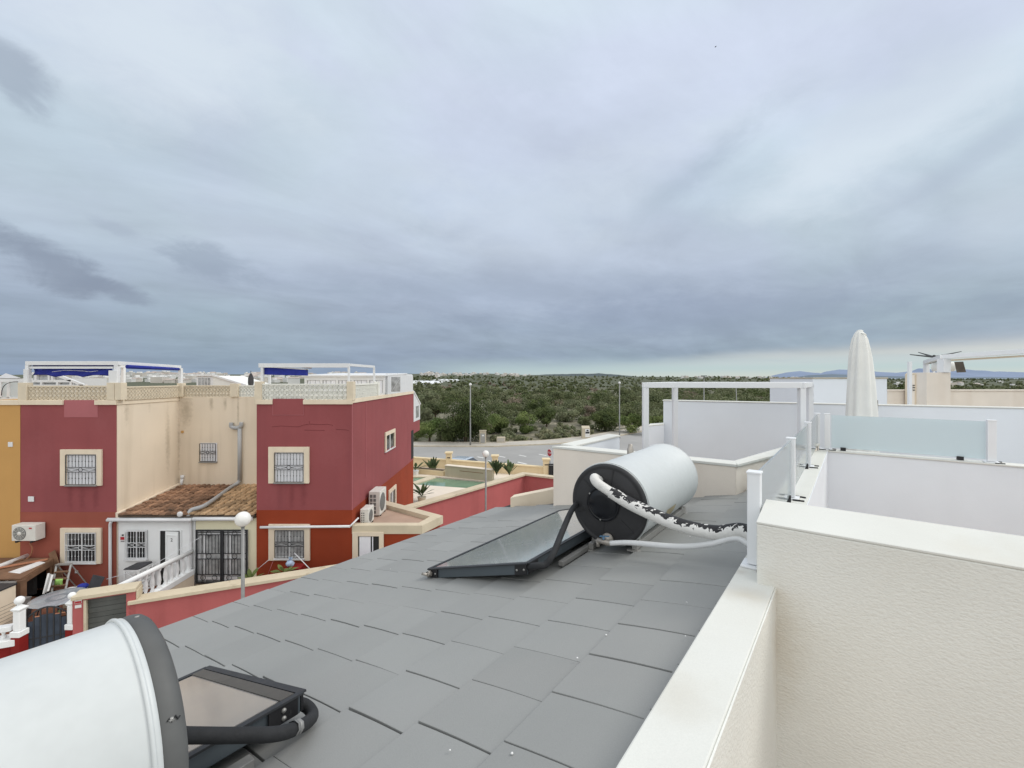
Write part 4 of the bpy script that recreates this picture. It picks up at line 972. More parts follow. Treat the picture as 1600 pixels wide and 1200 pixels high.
a1 = ac(PX(40, 15.2)+.03, 15.27, PZ(847.5, 15.15), .80, .34, .60, 'white air conditioner hung on the wall between the ochre and red houses', 'air conditioners of the houses')
m = MB(); m.tube(curve([(PX(46, 15.3), 15.3, PZ(848, 15.3)), (PX(48, 15.3), 15.35, PZ(858, 15.3)), (PX(42, 15.3), 15.35, PZ(872, 15.3)), (PX(25, 15.2), 15.0, PZ(884, 15.2)), (PX(0, 14.8), 14.6, PZ(897, 14.8)), (PX(-20, 14.8), 14.6, PZ(900, 14.8))], 6), .02, 8); m.build('drain_hose', MT['plank'], a1)
def ac_side(x, y, z, w, d, h, lab):
    # stands with its fan face towards +X; the louvred end faces us
    o = empty('air_conditioner', (x, y, z), lab, 'air conditioner', 'air conditioners of the houses')
    m = MB(); m.box(x-d/2, x+d/2, y-w/2, y+w/2, z+.05, z+h); m.build('casing', MT['acwhite'], o, .015)
    m = MB()
    for i in range(5):
        for j in range(2):
            xa_ = x-d/2+.04+j*(d-.16)/2; za_ = z+.12+i*(h-.2)/5
            m.box(xa_, xa_+(d-.16)/2-.03, y-w/2-.004, y-w/2-.0005, za_, za_+(h-.2)/5-.035)
    m.build('end_louvre', MT['acgrill'], o)
    m = MB(); m.lathe((x+d/2, y-w*.1, z+h*.52), (1, 0, 0), [(.001, h*.36), (.006, h*.36), (.008, h*.33), (.008, .001)], 28); m.build('fan_grille', MT['acgrill'], o)
    m = MB(); m.box(x-d/2, x+d/2, y-w*.35, y-w*.28, z, z+.049); m.box(x-d/2, x+d/2, y+w*.28, y+w*.35, z, z+.049); m.build('foot', MT['black'], o)
zd = zgt-.158
ac_side(-5.22, 16.15, zd, .62, .30, .60, 'smaller white air conditioner, nearest on the flat annex roof')
ac_side(-5.20, 17.35, zd, .85, .42, .95, 'larger white air conditioner beside the side window on the annex roof')

# ochre house at the left edge
hy = empty('terraced_house', (PX(10, YF), YF+2, Z0), 'ochre yellow house front at the left edge', 'house')
m = MB(); m.box(PX(-90, YF), XL0-.003, YF-.01, 25, 0, ZC-.06); m.build('front_wall', MT['yellow'], hy)
m = MB(); m.box(PX(-90, YF), XL0-.001, YF-.06, YF+.3, zb_-.005, zt_-.005); m.build('cornice', MT['trim'], hy, .006)
m = MB(); m.box(PX(14, YF), PX(21, YF), YF-.035, YF-.011, PZ(698, YF), PZ(690.5, YF)); m.build('vent', MT['whitemetal'], hy, .004)
m = MB(); m.tube([(-16.62, 13.0, H-6.13), (-16.75, YF-.02, H-6.13)], .07, 12); rl_ = m.build('stair_rail', MT['porchwhite'], hy)
m = MB()
for i in range(9): yq = 13.2+i*.27; m.lathe((-16.63-.01*i, yq, H-7.0), UP, [(0, .05), (.2, .03), (.45, .055), (.7, .03), (.80, .05)], 10)
m.build('baluster', MT['porchwhite'], rl_); rl_.children[0]['kind'] = 'stuff'

# ================================================================== ROOF TERRACE FURNISHINGS
pg = empty('pergola_frame', (-15.5, 17, ZC), 'white pergola with rolled navy awnings on the left red house roof', 'pergola')
yf = 15.75; zb5, zt5 = PZ(570.5, yf), PZ(564.5, yf)
m = MB(); m.box(PX(42, yf), PX(187.5, yf), yf-.06, yf+.06, zb5, zt5); m.build('beam', MT['whitemetal'], pg, .006)
m = MB(); m.box(PX(44, yf+.03), PX(178, yf+.03), yf-.02, yf+.04, PZ(576, yf), PZ(572.6, yf)); m.build('beam', MT['whitemetal'], pg, .004)
def post2(par, x, y, z0, z1, w=.11, mt='whitemetal'):
    m = MB(); m.box(x-w/2, x+w/2, y-w/2, y+w/2, z0, z1); return m.build('post', MT[mt], par, .006)
xpl, xpr = PX(44.3, yf), PX(183, yf)
post2(pg, xpl, yf, PZ(603, yf), zb5-.001, .12); post2(pg, xpr, yf, PZ(598, yf), zb5-.001, .13)
m = MB(); m.box(PX(175, yf), PX(188, yf), yf-.14, yf-.07, PZ(598, yf), PZ(579, yf)); m.build('post_sleeve', MT['whitemetal'], pg, .006)
m = MB(); m.box(PX(43, yf), PX(49, yf), yf-.14, yf-.07, PZ(602, yf), PZ(577, yf)); m.build('post_sleeve', MT['whitemetal'], pg, .006)
xs = XL1-.03
m = MB(); m.beam((xpr+.02, yf+.065, (zb5+zt5)/2), (xs, YB+.12, PZ(573.5, YB)), .12, .13); m.build('beam', MT['whitemetal'], pg, .006)
post2(pg, xs, YB+.15, ZC, PZ(575, YB), .12); post2(pg, xpl, YB+1.2, ZC, zb5, .12)
m = MB(); m.beam((xpl, yf+.065, (zb5+zt5)/2), (xpl, YB+1.25, (zb5+zt5)/2), .12, .13); m.build('beam', MT['whitemetal'], pg, .006)
def cloth_roll(x0, x1, y, z0, z1, sag, lab, mt='navy'):
    # hanging folds of awning fabric
    n = 40; m = MB(); vs = []; fs = []
    for i in range(n+1):
        t = i/n; x = x0+(x1-x0)*t
        for j in range(5):
            u = j/4; z = z1+(z0-z1)*u*(1-.25*abs(math.sin(t*9+.6))*u)-sag*math.sin(math.pi*t)*u
            vs.append((x, y+.035*math.sin(t*31+u*4)+.03*math.sin(t*13), z))
    for i in range(n):
        for j in range(4): fs.append([i*5+j, i*5+j+1, (i+1)*5+j+1, (i+1)*5+j])
    m.add(vs, fs, True); return m
o = cloth_roll(PX(52, yf+.1), PX(174, yf+.1), yf+.12, PZ(588.0, yf), PZ(576.2, yf), .03, '')
bl = empty('awning', (-15.6, yf+.1, PZ(580, yf)), 'navy blue awning fabric bunched under the front beam of the left pergola', 'awning')
o.build('awning_fabric', MT['navy'], bl, solid=.02)
m = MB(); m.tube([(PX(48, yf), yf+.1, PZ(571.5, yf)), (PX(175, yf), yf+.1, PZ(571.3, yf))], .045, 10); m.build('awning_roll', MT['navy'], bl)
m = MB(); m.tube([(PX(80, yf), yf+.03, PZ(581.0, yf)), (PX(100, yf), yf+.04, PZ(578.6, yf)), (PX(128, yf), yf+.03, PZ(579.6, yf)), (PX(140, yf), yf+.03, PZ(580.8, yf)), (PX(152, yf), yf+.03, PZ(579.4, yf))], .006, 5); m.build('pull_cord', MT['whitemetal'], bl)
bl2 = empty('awning', (-13.8, 17, PZ(573, 17)), 'thin navy awning rolled along the side beam of the left pergola', 'awning')
m = MB(); m.tube([(xpr+.18, yf+.2, PZ(573.0, yf+.2)), (xs+.03, YB, PZ(576.8, YB))], [.07, .06], 10); m.build('awning_roll', MT['navy'], bl2)
# pergola of the end house
pg2 = empty('pergola_frame', (-7, 17, ZC), 'slender white pergola with a navy awning box on the end house roof', 'pergola')
zt6, zb6 = PZ(567.8, yf), PZ(574.3, yf)
m = MB(); m.box(PX(405, yf), PX(546, yf), yf-.05, yf+.05, zb6, zt6); m.build('beam', MT['whitemetal'], pg2, .005)
post2(pg2, PX(410, yf), yf, PZ(599, yf), zb6-.001, .085); post2(pg2, PX(545, yf), yf, PZ(598, yf), zb6-.001, .07)
m = MB(); m.beam((PX(545, yf), yf+.055, zt6-.05), (PX(584.5, 18.55), 18.55, PZ(573, 18.55)), .07, .09); m.build('beam', MT['whitemetal'], pg2, .005)
post2(pg2, PX(584.5, 18.6), 18.6, ZC, PZ(574.5, 18.6), .075); post2(pg2, PX(410, 18.6)+.3, 18.6, ZC, zb6, .085)
m = MB(); m.beam((PX(410, yf), yf+.055, zt6-.05), (PX(410, 18.6)+.3, 18.6, zt6-.08), .07, .09); m.build('beam', MT['whitemetal'], pg2, .005)
bl3 = empty('awning', (-8.2, yf+.15, PZ(580, yf)), 'short navy blue awning in a box with a loose board on top', 'awning')
m = MB(); m.hexa([(PX(411, yf), yf+.06, PZ(585.5, yf)), (PX(476.5, yf), yf+.06, PZ(587, yf)), (PX(476.5, yf), yf+.25, PZ(587, yf)), (PX(411, yf), yf+.25, PZ(585.5, yf))],
                 [(PX(411, yf), yf+.06, PZ(573.2, yf)), (PX(476.5, yf), yf+.06, PZ(577.5, yf)), (PX(476.5, yf), yf+.25, PZ(577.5, yf)), (PX(411, yf), yf+.25, PZ(573.2, yf))]); m.build('awning_fabric', MT['navy'], bl3, .01)
m = MB(); m.beam((PX(411, yf), yf+.16, PZ(572.8, yf)), (PX(476.5, yf), yf+.16, PZ(576.9, yf)), .26, .035); m.build('awning_box', MT['whitemetal'], bl3)
m = MB(); m.beam((PX(419, yf), yf+.2, PZ(568.6, yf)), (PX(482, yf), yf+.15, PZ(575.0, yf)), .2, .03); m.build('loose_board', MT['plank'] if False else MT['woodbrown'], bl3)
# sunrooms
def sunroom(x0, x1, y0, y1, z0, z1, lab, npan, sl=.15, slope_right=False):
    o = empty('sunroom', ((x0+x1)/2, (y0+y1)/2, z0), lab, 'sunroom')
    m = MB(); m.box(x0, x1, y0+.03, y1, z0, z1-.001)
    m.build('glazing', MT['curtainglass'], o)
    m = MB()
    for i in range(npan+1):
        x = x0+(x1-x0)*i/npan; m.box(x-.05, x+.05, y0-.03, y0+.029, z0, z1-.16)
    m.box(x0-.05, x1+.05, y0-.035, y0+.029, z1-.16, z1); m.box(x0-.05, x1+.05, y0-.035, y0+.029, z0-.02, z0+.12); m.build('frame', MT['whitemetal'], o)
    for i in range(npan):
        xa_, xb_ = x0+(x1-x0)*i/npan+.08, x0+(x1-x0)*(i+1)/npan-.08
        n = 40; vs = []
        for k in range(n+1):
            xx = xa_+(xb_-xa_)*k/n; yy = y0+.012+.013*math.sin(k*1.1+i)
            vs += [(xx, yy, z0+.1), (xx, yy, z1-.17)]
        m = MB(); m.add(vs, [(2*k, 2*k+2, 2*k+3, 2*k+1) for k in range(n) if k not in (7+i, 8+i, 25-i, 26-i)], True); m.build('curtain', MT['shutter'], o)
    m = MB(); m.hexa([(x0-.12, y0-.15, z1+.001), (x1+.08, y0-.15, z1+.001), (x1+.08, y1, z1+sl), (x0-.12, y1, z1+sl)], [(x0-.12, y0-.15, z1+.07), (x1+.08, y0-.15, z1+.07), (x1+.08, y1, z1+sl+.07), (x0-.12, y1, z1+sl+.07)]); m.build('roof', MT['whitemetal'], o, .01)
    return o
s1 = sunroom(PX(478, 19.5), PX(604, 19.9), 19.5, 23.5, ZC, PZ(588.3, 19.5), 'white sunroom with curtained windows behind the slender pergola', 5, .12)
# projecting white bay with sloped glazing at the rear corner
s1b = empty('glazed_bay', (-5.8, 23, ZC), 'white glazed bay with one window, its sloping roof running off the end house corner', 'sunroom')
ya, yb2 = 19.85, 24.9
X = XR-.05
m = MB(); m.box(PX(606, ya), X, ya, yb2, ZC, PZ(585, ya)); m.build('bay_wall', MT['whitemetal'], s1b, .01)
m = MB(); m.box(PX(611.5, ya), PX(625.5, ya), ya-.02, ya-.001, PZ(612, ya), PZ(589, ya)); wd = m.build('window', MT['curtainglass'], s1b)
m = MB(); m.beam((PX(613, ya), ya-.03, PZ(611, ya)), (PX(624, ya), ya-.03, PZ(593, ya)), .03, .01); m.build('blind_strip', MT['whitemetal'], wd)
m = MB(); m.box(PX(606, ya)-.04, X+.03, ya-.12, yb2, PZ(585, ya)+.001, PZ(583.4, ya)); m.build('roof', MT['whitemetal'], s1b, .005)
zt_b = PZ(655, 26.95)
m = MB(); m.hexa([(X-.6, 25.21, zt_b+.002), (X+.06, 25.21, zt_b+.002), (X+.06, 26.95, zt_b+.002), (X-.6, 26.95, zt_b+.002)], [(X-.6, 25.21, ZC+.04), (X+.06, 25.21, ZC+.04), (X+.06, 26.95, PZ(632, 26.95)), (X-.6, 26.95, PZ(632, 26.95))]); m.build('side_glazing', MT['whitemetal'], s1b)
m = MB(); m.box(X+.061, X+.075, 25.75, 26.55, PZ(652, 26.3), PZ(634, 26.3)); m.build('side_window', MT['curtainglass'], s1b)
m = MB(); m.beam((X+.05, 21.6, PZ(584.5, 21.6)), (X+.05, 25.2, PZ(612, 25.2)), .06, .08); m.beam((X+.06, 25.2, PZ(612, 25.2)), (X+.06, 27.0, PZ(631.5, 26.95)), .08, .08); m.build('roof_rafter', MT['whitemetal'], s1b)
m = MB(); m.add([(X+.01, 21.7, PZ(586, 21.7)), (X+.01, 25.1, PZ(612, 25.1)), (X+.01, 21.7, ZC)], [(2, 1, 0)]); m.build('side_pane', MT['curtainglass'], s1b, solid=.03)

def gable_room(x0p, x1p, Y, ytop, ybase, xe, lab):
    # white framed glazed room with a lean-to roof falling to the right
    o = empty('sunroom', (PX((x0p+x1p)/2, Y), Y, ZC), lab, 'sunroom')
    zT, zB = PZ(ytop, Y), PZ(ybase, Y)
    m = MB(); m.box(PX(x0p, Y), PX(x1p, Y), Y, Y+3, zB, zT); m.build('room_wall', MT['whitemetal'], o, .01)
    n = 4
    for i in range(n):
        a = x0p+(x1p-x0p)*(.12+.76*i/n); b = x0p+(x1p-x0p)*(.12+.76*(i+.72)/n); m = MB(); m.box(PX(a, Y), PX(b, Y), Y-.02, Y-.001, zB+.05, zT-(zT-zB)*.22); m.build('window', MT['curtainglass'], o)
    m = MB(); m.prism([(PX(x1p, Y)+.002, Y), (PX(xe, Y), Y), (PX(xe, Y), Y+3), (PX(x1p, Y)+.002, Y+3)], [zB]*4, [zT, zB+.05, zB+.05, zT]); m.build('lean_to', MT['canvas'], o)
    m = MB(); m.beam((PX(x0p-1, Y), Y-.05, zT+.03), (PX(x1p, Y), Y-.05, zT+.03), .1, .1); m.beam((PX(x1p, Y), Y-.05, zT+.03), (PX(xe, Y), Y-.05, zB+.05), .1, .1); m.build('roof_edge', MT['whitemetal'], o)
    return o
gable_room(307, 333, 27, 587, 603, 384, 'white glazed roof room with sloping side seen between the two pergolas')
# frames and rooms behind the left pergola
gf = empty('glazed_porch', (PX(95, 22), 22, ZC), 'white framed glazing with a sloping end under the left pergola', 'sunroom')
Y = 21.0
m = MB()
for p_, q_ in (((50, 583.5), (83, 583.5)), ((83, 583.5), (131, 602)), ((50, 595.5), (112, 595.5)), ((57, 583.5), (57, 596)), ((78, 583.5), (78, 596)), ((66, 596), (66, 604)), ((91, 596), (91, 604)), ((112, 596), (112, 604)), ((50, 603), (135, 603)), ((83, 584), (83, 596))):
    m.beam(at(*p_, Y), at(*q_, Y), .09, .12)
m.build('frame', MT['whitemetal'], gf)
m = MB(); m.add([at(52, 584, Y+.08), at(83, 584, Y+.08), at(131, 603, Y+.08), at(52, 603, Y+.08)], [(0, 1, 2, 3)][::-1]); m.build('pane', MT['curtainglass'], gf, solid=.02)
gl_ = empty('roof_railing', (PX(14, 16), 16, ZC), 'white railing with clear glass in front of draped grey sheets, far left rooftop', 'railing')
Y = 16.2
m = MB()
m.beam(at(-40, 594.5, Y), at(41, 594.5, Y), .06, .10)
for x in (1, 13.5): m.beam(at(x, 595, Y), at(x, 622, Y), .09, .05)
m.beam(at(-40, 622, Y), at(29, 622, Y), .05, .05)
m.build('rail', MT['whitemetal'], gl_)
m = MB(); m.quad(at(-40, 622, Y+.03), at(29, 622, Y+.03), at(29, 596, Y+.03), at(-40, 596, Y+.03)); m.build('pane', MT['frost'], gl_)
m = MB(); m.quad(at(3, 622, Y+.5), at(28, 622, Y+.5), at(28, 600, Y+.7), at(5, 597, Y+.7)); m.build('grey_sheet', MT['tarp'], gl_, solid=.02)
m = MB(); m.tube(curve([at(2, 618, Y-.1), at(4, 607, Y-.1), at(10, 600, Y-.1), at(19, 597, Y-.1), at(28, 596.5, Y-.1)], 5), .012, 6); m.build('cable', MT['darkmetal'], gl_)
rf = empty('far_house', at(14, 600, 30), 'low white gable beyond the far left rooftop', 'house')
m = MB(); m.prism([(PX(-20, 30), 30), (PX(40, 30), 30), (PX(40, 30), 36), (PX(-20, 30), 36)], H-6, [PZ(591, 30)]*4); m.build('wall', MT['townwhite'], rf)
m = MB(); m.add([at(-6, 591, 29.9), at(34, 591, 29.9), at(9, 583.2, 29.9), at(-6, 591, 36), at(34, 591, 36), at(9, 583.2, 36)], [(0, 1, 2), (5, 4, 3), (1, 4, 5, 2), (2, 5, 3, 0)]); m.build('roof', MT['shutter'], rf)
dp = empty('closed_parasol', (PX(392, 22), 22, ZC), 'small dark grey parasol, folded, between the two red houses', 'parasol')
m = MB(); m.lathe((PX(392, 22), 22, PZ(602, 22)), UP, [(0, .11), (.12, .13), (.35, .12), (.52, .07), (.60, .015), (.66, .02), (.72, .003)], 12); m.build('canopy', MT['darkcanvas'], dp)
m = MB(); m.tube([(PX(392, 22), 22, ZC), (PX(392, 22), 22, PZ(581, 22))], .02, 6); m.build('pole', MT['greymetal'], dp)

# ================================================================== YARDS IN FRONT OF THE RED HOUSES
def wallpt(t): return (-10.3+3.03*t, 12.1+1.3*t)
wn = Vector((1.3, -3.03, 0)).normalized()      # towards the street
def wbox(m, t0, t1, o0, o1, z0, z1):
    a, b = Vector((*wallpt(t0), 0)), Vector((*wallpt(t1), 0)); q = [a+wn*o1, b+wn*o1, b+wn*o0, a+wn*o0]
    return m.hexa([(*v.xy, z0) for v in q], [(*v.xy, z1) for v in q])
def tpx(x):   # parameter on the wall line seen at photo column x
    k = (x-CX)/FP; return (k*12.1+10.3)/(3.03-k*1.3)
gw = empty('garden_wall', (*wallpt(.5), 0), 'rose red street wall with sand coping below the porches', 'wall')
zl = H-5.96
m = MB(); wbox(m, tpx(204), 1.95, -.12, .12, 0, zl-.10); m.build('wall_panel', MT['wallred'], gw)
m = MB(); wbox(m, tpx(203), 1.95, -.24, .18, zl-.099, zl); m.build('coping', MT['wallcap'], gw, .012)
gp = empty('gate_wall', (*wallpt(-.2), 0), 'taller rose red wall piece framing a grey shutter door under sand coping', 'wall')
zh = H-5.62
m = MB(); wbox(m, tpx(117), tpx(134), -.12, .12, 0, zh-.10); wbox(m, tpx(200), tpx(214), -.12, .12, 0, zh-.10); wbox(m, tpx(134)+.001, tpx(200)-.001, -.12, .12, zh-.14, zh-.10); m.build('wall_panel', MT['wallred'], gp)
m = MB(); wbox(m, tpx(134.2), tpx(138.5), .01, .135, 0, zh-.141); m.build('trim', MT['wallcap'], gp)
m = MB(); wbox(m, tpx(115.5), tpx(215.5), -.30, .18, zh-.099, zh); wbox(m, tpx(214.2), tpx(217), -.3, .1, zl+.001, zh-.1); m.build('coping', MT['wallcap'], gp, .012)
m = MB(); n = 12; za_, zb_2 = .05, zh-.142
for i in range(n):
    a = za_+(zb_2-za_)*i/n; b = za_+(zb_2-za_)*(i+1)/n
    wbox(m, tpx(139), tpx(199.6), -.02+.018*(i % 2), .035+.012*(i % 2), a+.002, b-.002)
m.build('shutter_door', MT['shutterdoor'], gp, .006)
m = MB(); wbox(m, tpx(120.5), tpx(131.5), .121, .135, PZ(942, 11.6), PZ(934, 11.6)); wbox(m, tpx(121), tpx(131), .121, .135, PZ(949, 11.6), PZ(944.5, 11.6)); pl_ = m.build('name_plate', MT['signwhite'], gp)
m = MB(); wbox(m, tpx(121), tpx(131), .1352, .139, PZ(941.5, 11.6), PZ(938.5, 11.6)); m.build('plate_band', MT['signred'], pl_)
# white balustrade between the yards
yb_ = empty('yard_balustrade', (-11.05, 14.4, Z0), 'white balustrade with round balusters dividing the two front yards', 'balustrade')
xbal = -11.05
m = MB(); m.tube([(xbal, 12.55, H-5.85), (xbal, YF-.08, H-5.98)], .075, 12); m.build('handrail', MT['porchwhite'], yb_)
m = MB(); m.hexa([(xbal-.12, 12.5, H-6.75), (xbal+.12, 12.5, H-6.75), (xbal+.12, YF-.06, H-6.75), (xbal-.12, YF-.06, H-6.75)], [(xbal-.12, 12.5, H-6.58), (xbal+.12, 12.5, H-6.58), (xbal+.12, YF-.06, H-6.58), (xbal-.12, YF-.06, H-6.58)]); m.build('kerb', MT['porchwhite'], yb_, .01)
m = MB(); m.box(xbal-.10, xbal+.10, 12.55, YF-.065, 0, H-6.751); m.build('base_wall', MT['trim'], yb_)
for i in range(11):
    yq = 12.75+i*.255; m = MB()
    m.lathe((xbal, yq, H-6.58), UP, [(0, .06), (.06, .06), (.09, .035), (.25, .06), (.38, .05), (.52, .03), (.58, .06), (.66, .06)], 12); m.build('baluster', MT['porchwhite'], yb_)
# white gate pillars, blue gate, low wall at the left
def gate_pillar(xl, xr_, Yc, ytop, ycap, ybase, lab, ball):
    xc = (xl+xr_)/2; w = (xr_-xl)/700*Yc*.66
    o = empty('gate_pillar', (PX(xc, Yc), Yc, 0), lab, 'gate pillar', 'white gate pillars')
    X = PX(xc, Yc); zt, zc_, zb = PZ(ytop, Yc), PZ(ycap, Yc), PZ(ybase, Yc)
    m = MB(); m.box(X-w*.38, X+w*.38, Yc-w*.38, Yc+w*.38, zb, zc_-.06); m.build('shaft', MT['porchwhite'], o, .02)
    m = MB(); m.hexa([(X-w*.38, Yc-w*.38, zc_-.059), (X+w*.38, Yc-w*.38, zc_-.059), (X+w*.38, Yc+w*.38, zc_-.059), (X-w*.38, Yc+w*.38, zc_-.059)], [(X-w*.52, Yc-w*.52, zc_+.0), (X+w*.52, Yc-w*.52, zc_), (X+w*.52, Yc+w*.52, zc_), (X-w*.52, Yc+w*.52, zc_)])
    m.hexa([(X-w*.52, Yc-w*.52, zc_+.001), (X+w*.52, Yc-w*.52, zc_+.001), (X+w*.52, Yc+w*.52, zc_+.001), (X-w*.52, Yc+w*.52, zc_+.001)], [(X-w*.2, Yc-w*.2, zc_+.07), (X+w*.2, Yc-w*.2, zc_+.07), (X+w*.2, Yc+w*.2, zc_+.07), (X-w*.2, Yc+w*.2, zc_+.07)]); m.build('cap', MT['porchwhite'], o)
    m = MB(); r = ball; m.lathe((X, Yc, zc_+.07), UP, [(0, r*.5), (.02, r*.45)]+[(.02+r-r*math.cos(math.pi*(i+2)/14), r*math.sin(math.pi*(i+2)/14)) for i in range(13)], 20); m.build('ball_finial', MT['porchwhite'], o)
    m = MB(); m.box(X-w*.55, X+w*.55, Yc-w*.55, Yc+w*.55, zb-.14, zb-.001); m.build('plinth', MT['porchwhite'], o, .012)
    m = MB(); m.box(X-w*.48, X+w*.48, Yc-w*.48, Yc+w*.48, 0, zb-.141); m.build('pier', MT['blood'], o)
    return o
gate_pillar(20, 41, 11.15, 938, 950, 984, 'white gate pillar with ball top, left of the blue gate', .10)
gate_pillar(104, 121, 11.62, 930, 941, 973, 'white gate pillar with ball top, beside the grey shutter door', .085)
lw = empty('low_wall', (-13.3, 10.8, 0), 'dark red low wall with white rail at the lower left corner', 'wall')
tL = tpx(21)
m = MB(); wbox(m, -1.9, tL-.0, -.12, .12, 0, PZ(1004, 11.2)); m.build('wall_panel', MT['blood'], lw)
m = MB(); wbox(m, -1.9, tL+.035, -.2, .2, PZ(1004, 11.2)+.001, PZ(994, 11.2)); m.build('kerb', MT['porchwhite'], lw, .01)
m = MB(); wbox(m, -1.9, tL-.0, -.10, .10, PZ(983, 11.2), PZ(975, 11.2)); m.build('handrail', MT['porchwhite'], lw, .02)
for i in range(8):
    c_ = wallpt(tL-.055-i*.07); m = MB(); m.lathe((*c_, PZ(994, 11.2)), UP, [(0, .05), (.05, .06), (.09, .03), (.18, .05)], 10); m.build('baluster', MT['porchwhite'], lw)
gt = empty('yard_gate', (-11.9, 11.4, 0), 'dark slate blue arched iron gate between the white pillars', 'gate')
t0, t1 = tpx(42), tpx(105)
m = MB()
N_ = 6
for i in range(N_+1):
    t = t0+(t1-t0)*i/N_; u_ = (i/N_-.5)*2; ztop = PZ(948, 11.4)-.22*u_*u_+.0
    wbox(m, t-.004, t+.004, -.015, .015, .12, ztop)
pa_ = []
for i in range(13):
    u_ = (i/12-.5)*2; c_ = wallpt(t0+(t1-t0)*i/12); pa_.append((c_[0], c_[1], PZ(949, 11.4)-.22*u_*u_))
m.tube(pa_, .02, 6); wbox(m, t0, t1, -.015, .015, .12, .16); wbox(m, t0, t1, -.012, .012, .8, .83); m.build('gate_frame', MT['darkmetal'], gt)
for i in range(N_):
    a = t0+(t1-t0)*(i+.14)/N_; b = t0+(t1-t0)*(i+.86)/N_; u_ = ((i+.5)/N_-.5)*2
    m = MB(); wbox(m, a, b, -.008, .008, .165, PZ(960, 11.4)-.20*u_*u_); m.build('gate_panel', MT['bluegate'], gt)
# work bench shed, cluttered
wb = empty('work_shelter', (-16.3, 14.6, Z0), 'low brown board-topped work shelter with dark open side in the left yard', 'shelter')
zbt = H-6.2
m = MB(); m.hexa([(-18, 13.85, zbt-.05), (-15.2, 13.85, zbt-.05), (-15.72, 15.40, zbt-.02), (-18, 15.40, zbt-.02)], [(-18, 13.85, zbt), (-15.2, 13.85, zbt), (-15.72, 15.4, zbt+.03), (-18, 15.4, zbt+.03)]); m.build('board_top', MT['woodbrown'], wb, .004)
m = MB(); m.beam((-15.2, 13.87, zbt-.12), (-15.74, 15.4, zbt-.09), .06, .16); m.build('edge_beam', MT['woodbrown'], wb)
m = MB(); m.box(-15.32, -15.14, 13.8, 13.98, Z0, zbt-.051); m.build('post', MT['woodbrown'], wb)
m = MB(); m.box(-15.80, -15.68, 15.2, 15.36, Z0, zbt-.06); m.build('post', MT['woodbrown'], wb)
m = MB(); m.box(-18, -15.8, 15.37, 15.42, Z0, zbt-.05); m.box(-18, -15.9, 14.9, 15.0, Z0, zbt-.3); m.build('back_board', MT['under'], wb)
m = MB(); vs = []; fs = []; nx, ny = 10, 4
for j in range(ny+1):
    for i in range(nx+1): vs.append((-18+(2.75)*i/nx, 13.80-.03*j-.03*math.sin(i*1.7+j), zbt-.05-.28*j/ny*(1+.12*math.sin(i*2.3))*(.35+.65*(1-i/nx))))
for j in range(ny):
    for i in range(nx): fs.append([j*(nx+1)+i, (j+1)*(nx+1)+i, (j+1)*(nx+1)+i+1, j*(nx+1)+i+1])
m.add(vs, fs, True); m.build('dust_sheet', MT['tarp'], wb, solid=.01)
for i, (a, b, mt_, lab) in enumerate((((-16.9, 14.3, zbt+.05), (-15.75, 15.2, zbt+.06), 'plank', 'orange brown plank lying on the shelter top, beside the pale sheet'), ((-17.3, 14.0, zbt+.04), (-16.6, 15.2, zbt+.06), 'woodbrown', 'dark board lying on the shelter top, near the stair rail'))):
    m = MB(); m.beam(a, b, .14, .03); top(m, 'plank', MT[mt_], a, lab, 'plank')
m = MB(); m.hexa([(-16.1, 14.3, zbt+.005), (-15.6, 14.2, zbt+.005), (-15.62, 15.0, zbt+.03), (-15.95, 15.1, zbt+.03)], [(-16.0, 14.3, zbt+.04), (-15.6, 14.25, zbt+.03), (-15.65, 14.95, zbt+.07), (-15.9, 15.05, zbt+.05)])
top(m, 'plastic_sheet', MT['signwhite'], (-15.8, 14.6, zbt), 'crumpled pale sheet on the shelter top by its right edge', 'sheet')
m = MB(); m.beam(at(81, 862, 15.40), at(94, 905, 15.2), .24, .03, up=(0, 1, 0)); top(m, 'leaning_board', MT['woodbrown'], at(88, 905, 15.25), 'brown board leaning on the red wall left of the window', 'board')
cb = empty('cabinet', (-15.6, 12.6, Z0), 'beige slatted cabinet cut by the left picture edge', 'cabinet')
xc0, xc1 = -16.2, PX(13, 12.9)
m = MB(); m.box(xc0, xc1, 12.5, 13.1, Z0, PZ(921, 12.8)); m.build('cabinet_body', MT['trim'], cb, .01)
m = MB()
for i in range(7): z = Z0+.08+i*.1; m.box(xc1+.001, xc1+.006, 12.53, 13.07, z, z+.006); m.box(xc0, xc1, 12.494, 12.499, z, z+.006)
m.build('groove', MT['darkmetal'], cb)
m = MB(); m.box(xc0, xc1+.02, 12.46, 13.12, PZ(921, 12.8)+.001, PZ(919, 12.8)); m.build('cabinet_top', MT['darkmetal'], cb)
for i, (x, y, z, w, h, lab) in enumerate(((-14.75, 13.4, Z0, .42, .30, 'dark grey plastic crate on the yard floor beside the beige cabinet'), (-14.8, 13.42, Z0+.31, .38, .26, 'grey lidded crate stacked on top of the dark crate'))):
    o = empty('crate', (x, y, z), lab, 'crate')
    m = MB(); m.hexa([(x-w*.42, y-.16, z), (x+w*.42, y-.16, z), (x+w*.42, y+.16, z), (x-w*.42, y+.16, z)], [(x-w/2, y-.2, z+h-.03), (x+w/2, y-.2, z+h-.03), (x+w/2, y+.2, z+h-.03), (x-w/2, y+.2, z+h-.03)]); m.build('crate_body', MT['tarp'] if i else MT['darkcanvas'], o, .01)
    m = MB(); m.box(x-w*.52, x+w*.52, y-.21, y+.21, z+h-.029, z+h); m.build('rim', MT['tarp'], o, .008)
